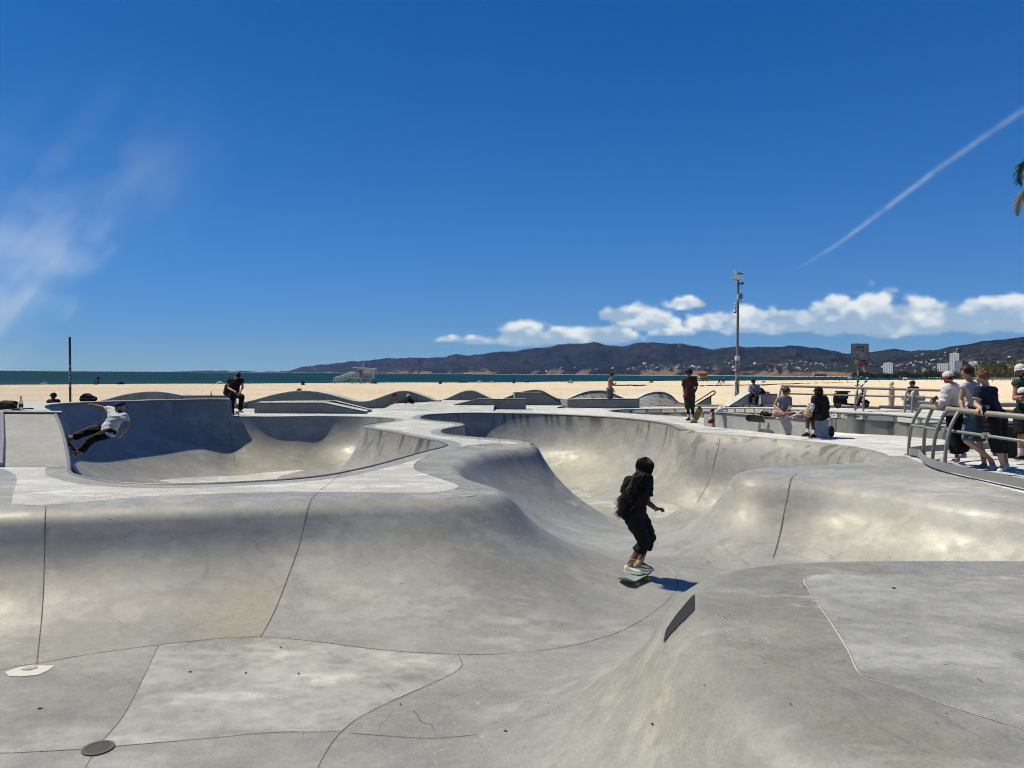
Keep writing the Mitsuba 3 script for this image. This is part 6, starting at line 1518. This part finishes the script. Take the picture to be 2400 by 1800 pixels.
# gull
t = thing('gull', 'white and dark grey gull standing on the lamp head', 'bird'); g0 = np.array([x0 - .05, YL_, lz + .06])
plain('gull_white', (.68, .68, .66), .8); plain('gull_dark', (.06, .062, .068), .8); plain('beak', (.55, .35, .05), .5)
put(t + '__body', finish([blob([(g0 + [-.06, 0, .16], .075), (g0 + [.10, 0, .14], .055), (g0 + [.24, 0, .125], .015)]), blob([(g0 + [-.09, 0, .19], .05), (g0 + [-.125, 0, .29], .040)]), blob([(g0 + [-.125, 0, .29], .043), (g0 + [-.15, 0, .288], .03)])], .02, 4), 'gull_white', True)
for s_ in (-1, 1):
    put(t + '__wing', finish([blob([(g0 + [-.03, s_ * .055, .18], .035), (g0 + [.12, s_ * .05, .17], .035), (g0 + [.34, s_ * .02, .125], .010)])], .02, 3), 'gull_dark', True)
    put(t + '__leg', tube([g0 + [.0, s_ * .025, .09], g0 + [.0, s_ * .025, .005], g0 + [-.04, s_ * .03, .002]], .007, 6), 'beak')
put(t + '__beak', hull([g0 + [-.19, 0, .283], g0 + [-.255, 0, .268], g0 + [-.19, .012, .275], g0 + [-.19, -.012, .275], g0 + [-.19, 0, .295]]), 'beak')

# thin pole on the left
t = thing('thin_pole', 'thin dark weathered pole standing alone on the left in front of the sea', 'pole')
Yp = 28.0; a, b = at(163.5, 790, Yp), at(165, 945, Yp); plain('rust_pole', (.055, .040, .036), .8)
put(t + '__shaft', tube([[b[0], Yp, -.1], a], .040, 10), 'rust_pole', 60)
R = random.Random(6)
for py in (839, 838, 858, 868, 876, 884, 893, 903, 872):
    c = at(164.2, py, Yp); put(t + '__sticker', box(c[0] - .02, c[0] + .03, Yp - .047, Yp - .040, c[2] - R.uniform(.02, .06), c[2] + R.uniform(.02, .05)), R.choice(['sticker_white', 'sticker_dark', 'sticker_white', 'pole_mat']))

# sign
t = thing('sign', 'upright rectangular sign covered with stickers on a post behind the far railing', 'sign')
Yg = 25.5; c0, c1 = at(1994, 859, Yg), at(2036, 805.5, Yg); w, h = c1[0] - c0[0], c1[2] - c0[2]; rr_ = .04
plain('sign_face', (.24, .24, .225), .6); plain('sign_rim', (.05, .065, .07), .6)
rect = Polygon([(0, 0), (w, 0), (w, h), (0, h)]).buffer(-rr_).buffer(rr_, 6)
put(t + '__rim', plate(list(rect.exterior.coords), c0 + [0, .0, 0], (1, 0, 0), (0, 0, 1), .014), 'sign_rim'); put(t + '__face', plate(list(rect.buffer(-.018).exterior.coords), c0 + [0, -.0142, 0], (1, 0, 0), (0, 0, 1), .004), 'sign_face')
R = random.Random(12); d = .0
def stick(u0, v0, u1, v1, m, ang=0.0):
    global d
    d += .0004; p = trimesh.creation.box(((u1 - u0) * w, .0005, (v1 - v0) * h)); p.apply_transform(trimesh.transformations.rotation_matrix(ang, (0, 1, 0))); p.apply_translation(c0 + [w * (u0 + u1) / 2, -.020 - d, h * (v0 + v1) / 2]); put(t + '__face__sticker', p, m)
stick(.25, .83, .72, .88, 'sticker_dark'); stick(.28, .80, .36, .86, 'sticker_dark'); stick(.62, .79, .72, .87, 'sticker_dark'); stick(.36, .74, .52, .77, 'sticker_dark', -.4)
stick(.12, .70, .24, .76, 'sticker_red'); stick(.30, .60, .50, .66, 'tile_grey'); stick(.52, .44, .66, .56, 'house_roof_grey', .6); stick(.28, .40, .5, .54, 'pole_mat'); stick(.85, .70, .92, .73, 'sticker_dark'); stick(.85, .62, .93, .65, 'sticker_dark'); stick(.82, .50, .93, .53, 'pole_mat'); stick(.84, .39, .90, .43, 'sticker_dark')
stick(.10, .08, .42, .36, 'sticker_dark', .1); stick(.14, .10, .40, .32, 'sticker_yellow', .15); stick(.40, .05, .93, .30, 'sticker_dark'); stick(.40, .10, .62, .26, 'sticker_red', -.1); stick(.60, .06, .80, .2, 'sticker_red', .3); stick(.84, .2, .89, .25, 'sticker_white')
for _ in range(10): u, v = R.uniform(.42, .88), R.uniform(.04, .28); stick(u, v, u + .05, v + .022, R.choice(['sticker_white', 'shoe_pink', 'pole_mat']), R.uniform(-.6, .6))
for _ in range(14): u, v = R.uniform(.1, .75), R.uniform(.36, .94); stick(u, v, u + R.uniform(.03, .12), v + .02, R.choice(['tile_grey', 'pole_mat', 'house_roof_grey']), R.uniform(-.3, .3))
m = meshkit.text_mesh('B4', .062, .001, True); M = np.eye(4); M[:3, 0], M[:3, 1], M[:3, 2], M[:3, 3] = (1, 0, 0), (0, 0, 1), (0, -1, 0), c0 + [w * .54, -.034, h * .66]; m.apply_transform(M); put(t + '__face__lettering', m, 'sticker_dark')
m = meshkit.text_mesh('SKATE PARK', .028, .001, True); M = M.copy(); M[:3, 3] = c0 + [w * .16, -.034, h * .905]; m = m.copy(); m.apply_transform(M)
xp = c0[0] + w * .42
put(t + '__post', tube([(xp, Yg + .03, -.3), (xp, Yg + .03, c1[2] - .1)], .026, 8), 'pole_mat', 60)
for k in range(16):
    z = R.uniform(.6, c0[2] - .05); put(t + '__post__sticker', box(xp - .02, xp + .02, Yg - .004, Yg + .002, z, z + R.uniform(.03, .09)), R.choice(['sticker_white', 'shoe_pink', 'sticker_dark']))

# scooter
def scooter(px0, px1, py, Y, label, box_=True):
    t = thing('scooter', label, 'scooter'); p0, p1 = at(px0, py, Y), at(px1, py, Y); L = p1[0] - p0[0]; z0 = p0[2]; S = L / 1.05
    W = lambda x, z, y=0: np.array([p0[0] + x * S, Y + y * S, z0 + z * S])
    for x, r in ((0, .15), (1.05, .14)):
        kw = numbered(t + '__wheel'); c = W(x, r - .0); m = trimesh.creation.torus(r * S * .78, r * S * .24, major_sections=28, minor_sections=10); m.apply_transform(trimesh.transformations.rotation_matrix(math.pi / 2, (1, 0, 0))); m.apply_translation(c); put(kw + '__tyre', m, 'black_mat', 40)
        m = trimesh.creation.cylinder(r * S * .6, .05 * S, sections=20); m.apply_transform(trimesh.transformations.rotation_matrix(math.pi / 2, (1, 0, 0))); m.apply_translation(c); put(kw + '__rim', m, 'dark_steel', 40)
        put(t + '__mudguard', finish([blob([(W(x - .14, r + .1), .04 * S), (W(x + .02, r + .17), .04 * S), (W(x + .15, r + .08), .035 * S)])], .03, 3), 'cloth_black', True)
    put(t + '__floorboard', finish([blob([(W(.22, .17, -.08), .035 * S), (W(.80, .13, -.09), .035 * S), (W(.22, .17, .08), .035 * S), (W(.80, .13, .09), .035 * S)])], .03, 2), 'cloth_black', True)
    put(t + '__body', finish([blob([(W(-.08, .30), .09 * S), (W(.28, .24), .09 * S), (W(.24, .42), .07 * S), (W(-.10, .42), .07 * S)])], .03, 3), 'cloth_black', True)
    put(t + '__seat', finish([blob([(W(-.14, .52), .05 * S), (W(.30, .50), .055 * S), (W(.05, .55), .05 * S)])], .03, 3), 'black_mat', True)
    if box_: put(t + '__box', box(W(.0, 0)[0], W(.34, 0)[0], Y - .16 * S, Y + .16 * S, z0 + .36 * S, z0 + .60 * S, .02), 'cloth_char'); put(t + '__box__lid', box(W(-.04, 0)[0], W(.40, 0)[0], Y - .18 * S, Y + .18 * S, z0 + .60 * S, z0 + .66 * S, .015), 'black_mat')
    put(t + '__leg_shield', finish([blob([(W(.80, .20), .06 * S), (W(.92, .55, -.1), .045 * S), (W(.92, .55, .1), .045 * S)])], .03, 3), 'cloth_black', True)
    put(t + '__fork', tube([W(1.05, .14), W(.95, .55), W(.88, .82)], .03 * S, 8), 'dark_steel', 60)
    put(t + '__handlebar', tube(spline([W(.80, .86, -.30), W(.86, .90, -.15), W(.88, .84, 0), W(.86, .90, .15), W(.80, .86, .30)], 4), .018 * S, 8), 'black_mat', 60)
    put(t + '__headlight', finish([ball(W(.97, .70), .075 * S)], .03, 1), 'pole_mat', True)
    for s_ in (-1, 1):
        km = put(t + '__mirror', finish([blob([(W(.90, 1.02, s_ * .30), .045 * S), (W(.94, 1.04, s_ * .33), .03 * S)])], .03, 1), 'black_mat', True); put(km + '__stalk', tube([W(.84, .87, s_ * .25), W(.90, 1.02, s_ * .30)], .009 * S, 6), 'black_mat')
    put(t + '__kickstand', tube([W(.45, .14, -.08), W(.52, .0, -.2)], .012 * S, 6), 'steel')


scooter(1963, 2028, 957, 23.8, 'black scooter with a square storage box parked behind the far railing, under the sign')

# bottles, bags, phone on the left platform
zp = .75
def bottle(c, h, r, label, body, capm, name='bottle'):
    t = thing(name, label, 'bottle')
    put(t + '__body', lathe([(0, 0), (r, 0), (r, h * .52), (r * .45, h * .75), (r * .40, h * .93), (0, h * .93)], 18, c), body, 40); put(t + '__cap', lathe([(0, h * .93), (r * .46, h * .93), (r * .46, h), (0, h)], 14, c), capm, 40)
    put(t + '__label', lathe([(r * 1.01, h * .2), (r * 1.01, h * .45)], 18, c), 'sticker_dark', 40)


scene['bottle_glass'] = {'type': 'principled', 'base_color': {'type': 'rgb', 'value': [.55, .66, .66]}, 'roughness': .12, 'spec_trans': .75, 'specular': .5}
bottle(at(49, 966.5, 15.6) * [1, 1, 0] + [0, 0, zp], .29, .043, 'clear bottle standing on the platform beside the black backpack', 'bottle_glass', 'sticker_dark')
t = thing('backpack', 'black backpack lying on the platform at the left edge', 'bag'); o = at(16, 966, 15.6) * [1, 1, 0] + [0, 0, zp]
put(t + '__bag', finish([blob([(o + [-.22, .1, .09], .09), (o + [.12, 0, .09], .085), (o + [.14, .05, .15], .05), (o + [-.1, .05, .14], .06)])], .02, 4, .018), 'cloth_black', True)
put(t + '__strap', tube(spline([o + [.16, -.05, .14], o + [.25, -.08, .09], o + [.30, -.10, .02]], 5), .012, 6), 'cloth_black', 60)
t = thing('phone', 'small white box lying on the platform edge in front of the backpack', 'box'); o = at(22, 968, 15.25) * [1, 1, 0] + [0, 0, zp]; put(t + '__piece', box(o[0] - .04, o[0] + .04, 15.2, 15.28, zp + .002, zp + .03, .006), 'sticker_white')
t = thing('glove_pair', 'black gloves lying between the white box and the bottle', 'gloves'); o = at(34, 967.5, 15.3) * [1, 1, 0] + [0, 0, zp]; put(t + '__piece', finish([blob([(o + [-.07, 0, .025], .025), (o + [.08, .02, .02], .022), (o + [0, .05, .03], .03)])], .02, 2, .012), 'cloth_black', True)
t = thing('flip_flop', 'thin dark strip lying right of the bottle on the platform', 'shoe'); o = at(60, 964.5, 15.8) * [1, 1, 0] + [0, 0, zp]; put(t + '__piece', finish([blob([(o + [-.05, 0, .02], .012), (o + [.1, .1, .02], .012)])], .02, 1), 'cloth_char', True)
wt = pool.rim[np.argmin(np.abs(pool.rim[:, 1] - 25.75) + np.abs(pool.rim[:, 0] + 10.5))]; zb = float(ext_top(np.array(-10.), np.array(25.75))) + .04
bp = at(495, 930, 25.9); bottle(np.array([bp[0], bp[1], zb - .01]), .26, .045, 'small clear bottle standing on the wall top left of the man in black', 'bottle_glass', 'sticker_white')
t = thing('garden_bench', 'low concrete bench hidden behind the dark extension wall', 'bench'); b0 = at(206, 945, 27.2); put(t + '__piece', box(b0[0] - .6, b0[0] + .6, 27.0, 27.5, -.02, .45), 'con_block')
t = thing('bag', 'large black bag showing above the extension wall right of the thin pole', 'bag'); o = np.array([b0[0], 27.25, .45])
put(t + '__piece', finish([blob([(o + [-.20, 0, .13], .13), (o + [.22, 0, .10], .10), (o + [-.10, 0, .24], .09), (o + [.08, 0, .22], .07)])], .03, 3, .04, 7), 'cloth_black', True)
t = thing('rolling_wheel', 'dark wheel leaning at the right end of the concrete bench', 'wheel'); o = np.array([8.26, 19.12, .15]); m = trimesh.creation.cylinder(.14, .05, sections=20); m.apply_transform(trimesh.transformations.rotation_matrix(math.pi / 2, (0, 1, 0))); m.apply_translation(o); put(t + '__piece', m, 'black_mat', 40)
t = thing('dark_box', 'dark equipment box standing behind the onlookers at the right edge', 'box'); p0, p1 = at(2349, 1000, 14.6), at(2378, 1060, 14.6); put(t + '__piece', box(p0[0], p1[0] + .3, 14.5, 14.9, .0, .62, .02), 'cloth_char')

# ------------------------------------------------------------------ on the beach
def ongr(px, Y, dz=0):
    p = at(px, 900, Y); return np.array([p[0], Y, sand_z(p[0], Y) + dz])


plain('bin_green', (.03, .10, .085), .6); plain('bin_blue', (.02, .025, .05), .6); plain('tower_paint', (.34, .40, .40), .7); plain('tower_roof', (.60, .62, .58), .7); plain('tower_dark', (.10, .13, .15), .7); plain('tent_mat', (.22, .26, .22), .8)
for px, Y, m, lab in ((224, 138, 'bin_green', 'green beach bin on the sand left of the skater on the pool wall'), (710, 143, 'bin_blue', 'dark blue beach bin on the sand above the sloping ledges'), (1032, 170, 'bin_blue', 'dark beach bin on the sand right of the lifeguard tower'), (1204, 196, 'bin_blue', 'dark beach bin on the sand above the tall box ledge')):
    o = ongr(px, Y); t = thing('beach_bin', lab, 'bin'); put(t + '__drum', lathe([(0, 0), (.33, 0), (.36, .85), (.33, .85), (.31, .70), (0, .70)], 16, o), m, 40); put(t + '__rim', lathe([(.345, .82), (.38, .83), (.38, .88), (.345, .88)], 16, o), 'dark_steel', 40)
t = thing('beach_tent', 'small grey-green tent on the sand left of the shirtless skater', 'tent'); o = ongr(1337, 205); put(t + '__piece', finish([blob([(o + [-.7, -.3, .05], .05), (o + [.8, -.3, .05], .05), (o + [.1, .3, .9], .1), (o + [-.5, .6, .05], .05), (o + [.8, .6, .05], .05)])], .2, 1, .05, 2), 'tent_mat', True)
R = random.Random(21)
for px, Y, lab, m in ((105, 142, 'pale towel with a sunbather near the water at the far left', 'cloth_sand'), (283, 146, 'dark heap of beach things near the water right of the green bin', 'cloth_black'), (516, 160, 'pale beach gear near the water left of the man in black', 'cloth_white'), (877, 178, 'small dark heap by the foot of the lifeguard tower', 'cloth_char'), (1086, 205, 'long dark row of beach things at the water line', 'cloth_char'),
                      (1124, 212, 'white beach gear at the water line', 'cloth_white'), (1154, 215, 'pale beach gear at the water line', 'cloth_sand'), (1236, 222, 'dark and white heap at the water line', 'cloth_char'), (1527, 230, 'dark small heap on the sand right of the pale hump', 'cloth_black'), (1790, 250, 'dark heap on the sand above the seated man in blue', 'cloth_black')):
    o = ongr(px, Y); t = thing('beach_gear', lab, 'beach gear'); k = 2.4 if 'row' in lab else 1
    put(t + '__piece', finish([blob([(o + [-.6 * k, 0, .12], .18), (o + [.5 * k, .1, .1], .15), (o + [.1, 0, .38], .16)])], .2, 1, .16, 2.4, int(px)), m, True)
# kelp lines
M = []
R = random.Random(31)
for _ in range(300):
    px = R.choice([R.uniform(1640, 1790), R.uniform(1785, 1880), R.uniform(1785, 1880), R.uniform(1640, 2010), R.uniform(1440, 1510)]); Y = np.interp(px, [1440, 1640, 1790, 1880, 2010], [150, 150, 170, 215, 260]) + R.gauss(0, 3.5)
    o = ongr(px, Y); k = R.uniform(.15, .5); V = [o + [R.gauss(0, k), R.gauss(0, k), R.uniform(.02, .16)] for _ in range(6)] + [o + [R.gauss(0, k), R.gauss(0, k), -.02] for _ in range(4)]; M.append(hull(V))
plain('kelp_mat', (.035, .026, .018), .9); put('kelp', cat_(M), 'kelp_mat'); tag('kelp', 'dark clumps of kelp strewn in lines over the sand', 'kelp', kind='stuff')
# tiny far beach-goers on the right
R = random.Random(8)
for k in range(26):
    px = R.uniform(1880, 2330); Y = R.uniform(330, 520); o = ongr(px, Y); t = thing('person', 'tiny far beach-goer on the sand by the belt of trees', 'person', 'tiny far beach-goers')
    put(t + '__piece', finish([blob([(o + [0, 0, .2], .12), (o + [0, 0, .9], .18)]), blob([(o + [-.16, 0, 1.35], .09), (o + [.16, 0, 1.35], .09), (o + [0, 0, .9], .17)]), ball(o + [0, 0, 1.62], .12)], .12, 1), R.choice(['cloth_black', 'cloth_char', 'cloth_brown', 'cloth_blue']), True)

# lifeguard tower
t = thing('lifeguard_tower', 'pale blue-grey lifeguard tower with a railed ramp on the sand', 'lifeguard tower'); Yt = 172.0
X = lambda px: at(px, 880, Yt)[0]; Z = lambda px, py: at(px, py, Yt)[2]; zg = sand_z(X(850), Yt)
zf = Z(855, 886); put(t + '__cabin', box(X(837.5), X(872), Yt, Yt + 3.2, zf, Z(855, 864.5)), 'tower_paint')
put(t + '__roof', hull([(X(827.5), Yt - .8, Z(828, 862.2)), (X(876), Yt - .8, Z(876, 865.5)), (X(827.5), Yt + 4, Z(828, 862.2)), (X(876), Yt + 4, Z(876, 865.5)), (X(827.5), Yt - .8, Z(828, 860.2)), (X(876), Yt - .8, Z(876, 863.5)), (X(827.5), Yt + 4, Z(828, 860.2)), (X(876), Yt + 4, Z(876, 863.5))]), 'tower_roof')
put(t + '__shutter', box(X(840), X(849), Yt - .06, Yt + .02, Z(845, 880), Z(845, 867.5)), 'tower_dark')
put(t + '__shutter', box(X(853), X(869), Yt - .06, Yt + .02, Z(860, 874), Z(860, 867.5)), 'tower_roof')
put(t + '__platform', box(X(826), X(873), Yt - 1.2, Yt + 3.4, zf - .22, zf), 'tower_paint')
for px in (827, 848, 870):
    for y in (-1.0, 3.0): put(t + '__leg', box(X(px) - .13, X(px) + .13, Yt + y - .13, Yt + y + .13, zg - .5, zf - .22), 'tower_paint')
for p, q in (((827, 887.5), (848, 898)), ((848, 887.5), (827, 898)), ((848, 898), (870, 887.5))): put(t + '__brace', tube([(X(p[0]), Yt - 1.0, Z(*p)), (X(q[0]), Yt - 1.0, Z(*q))], .07, 6), 'tower_paint')
put(t + '__ramp', hull([(X(a), Yt + y, Z(a, b) + d_z) for a, b in ((784.5, 898.5), (825, 885.5)) for y in (-1.1, .3) for d_z in (0, .25)]), 'tower_paint')
for y in (-1.15, .35):
    for dz in (.55, 1.05): put(t + '__ramp_rail', tube([(X(784.5), Yt + y, Z(784.5, 898.5) + dz + .2), (X(825), Yt + y, Z(825, 885.5) + dz + .2), (X(848), Yt + y, zf + dz)], .06, 6), 'tower_roof')
    for px in np.linspace(785, 824, 6): zb_ = np.interp(px, [784.5, 825], [Z(784.5, 898.5), Z(825, 885.5)]); put(t + '__ramp_post', tube([(X(px), Yt + y, zb_), (X(px), Yt + y, zb_ + 1.28)], .055, 6), 'tower_roof')
    for px in (830, 836, 843): put(t + '__ramp_post', tube([(X(px), Yt + y, zf), (X(px), Yt + y, zf + 1.05)], .055, 6), 'tower_roof')
put(t + '__flag_pole', tube([(X(852), Yt - .5, zf), (X(852), Yt - .5, Z(852, 843.5))], .055, 6), 'tower_roof')
# rainbow tower
t = thing('lifeguard_tower', 'far lifeguard tower painted in rainbow stripes beside the walkers', 'lifeguard tower'); Yt = 300.0; zg = sand_z(X(1649), Yt)
for k, (m, c) in enumerate((('rb_red', (.30, .012, .012)), ('rb_orange', (.45, .13, .01)), ('rb_yellow', (.50, .36, .02)), ('rb_green', (.03, .20, .04)), ('rb_blue', (.02, .06, .25)))):
    plain(m, c, .7); z1 = Z(1649, 877.2 + 2.6 * k); z2 = Z(1649, 877.2 + 2.6 * (k + 1)); put(t + '__band', box(X(1641), X(1657.5), Yt, Yt + 4, z2, z1), m)
put(t + '__roof', box(X(1639.5), X(1659), Yt - .6, Yt + 4.6, Z(1649, 877.2), Z(1649, 875.8)), 'rb_red')
put(t + '__platform', box(X(1639), X(1663), Yt - 1, Yt + 4.4, Z(1649, 890.6), Z(1649, 889.8)), 'tower_paint')
for px in (1640, 1649, 1658): put(t + '__leg', box(X(px) - .2, X(px) + .2, Yt, Yt + .4, zg - 1, Z(1649, 890.6)), 'tower_dark')

# near palm whose drooping leaves reach into the frame at the right edge
t = thing('palm_tree', 'tall palm at the right edge with drooping leaf tips hanging into the sky', 'palm tree')
Yq = 21.0; tip = at(2480, 425, Yq); rn = random.Random(2)
P = spline([np.array([tip[0] + .5, Yq, -.3]), np.array([tip[0] + .25, Yq, tip[2] * .5]), tip], 8); put(t + '__trunk', tube(P, np.linspace(.24, .16, len(P)), 12), 'trunk_mat', 40)
def leafto(px, pts, n, lw, dr):
    """A feather leaf whose rib runs through the given points."""
    rib = spline(np.array(pts), n); V, F = [], []
    for k in range(1, len(rib)):
        tt_ = unit(rib[k] - rib[k - 1]); s_ = unit(np.cross(tt_, [0, 1, 0.2])); u = k / len(rib); l = lw * math.sin(math.pi * min(1, .2 + .78 * u))
        for sg in (-1, 1):
            for j in range(2):
                q0 = rib[k] + tt_ * rn.uniform(-.02, .02); q1 = q0 + s_ * sg * l * rn.uniform(.25, .5) + tt_ * l * rn.uniform(.3, .6) + np.array([0, rn.uniform(-.5, .5) * l, -l * dr * rn.uniform(.6, 1.1)]); w = tt_ * .018
                b = len(V); V += [q0 - w, q0 + w, q1 + w * .1, (q0 + q1) / 2 + w * 1.3]; F += [(b, b + 1, b + 3), (b, b + 3, b + 2)]
    return cat_([trimesh.Trimesh(np.array(V), np.array(F), process=False), tube(rib, np.linspace(.022, .006, len(rib)), 5)])
T2 = lambda x, y, d=0: at(x, y, Yq + d)
put(t + '__leaf', leafto(0, [tip, T2(2425, 440, -.2), T2(2404, 444, -.3), T2(2390, 462, -.35), T2(2384, 484, -.4), T2(2385, 502, -.4)], 9, .36, .5), 'frond_dry')
put(t + '__leaf', leafto(0, [tip, T2(2428, 395, .2), T2(2405, 378, .3), T2(2390, 392, .3), T2(2386, 415, .3), T2(2394, 432, .3)], 9, .40, .5), 'frond_mat')
for k in range(22):
    a = rn.uniform(-1.2, 1.25); put(t + '__leaf', frond(tip, a, rn.uniform(-.5, 1.2), 1.9, 14, rn, 1.3, .22), 'frond_mat')
put(t + '__dead_skirt', cat_([frond(tip - [0, 0, .3], rn.uniform(-1.0, 1.0), rn.uniform(-1.5, -1.1), 1.2, 9, rn, .2, .2) for _ in range(14)]), 'frond_dry')

# dry leaves and scraps lying in the bowl
R = random.Random(41)
for k, (px, py) in enumerate(((658, 1519), (446, 1576), (576, 1578), (700, 1580), (1185, 1715), (94, 1662), (939, 1652), (1660, 1316), (2095, 1380), (1530, 1700))):
    g = drape([(px, py)])[0]; z = float(ground(g[None])[0]); o = np.array([g[0], g[1], z + .003]); a = R.uniform(0, 3.1); c_, s_ = math.cos(a), math.sin(a); l, w = R.uniform(.015, .028), R.uniform(.006, .011)
    t = thing('dry_leaf', 'small dark dry leaf lying on the bare concrete of the bowl', 'leaf', 'dry leaves on the concrete')
    put(t + '__blade', hull([o + [l * c_, l * s_, .004], o - [l * c_, l * s_, -.006], o + [-w * s_, w * c_, 0], o + [w * s_, -w * c_, .002], o + [0, 0, .010], o - [0, 0, .004]]), 'kelp_mat')
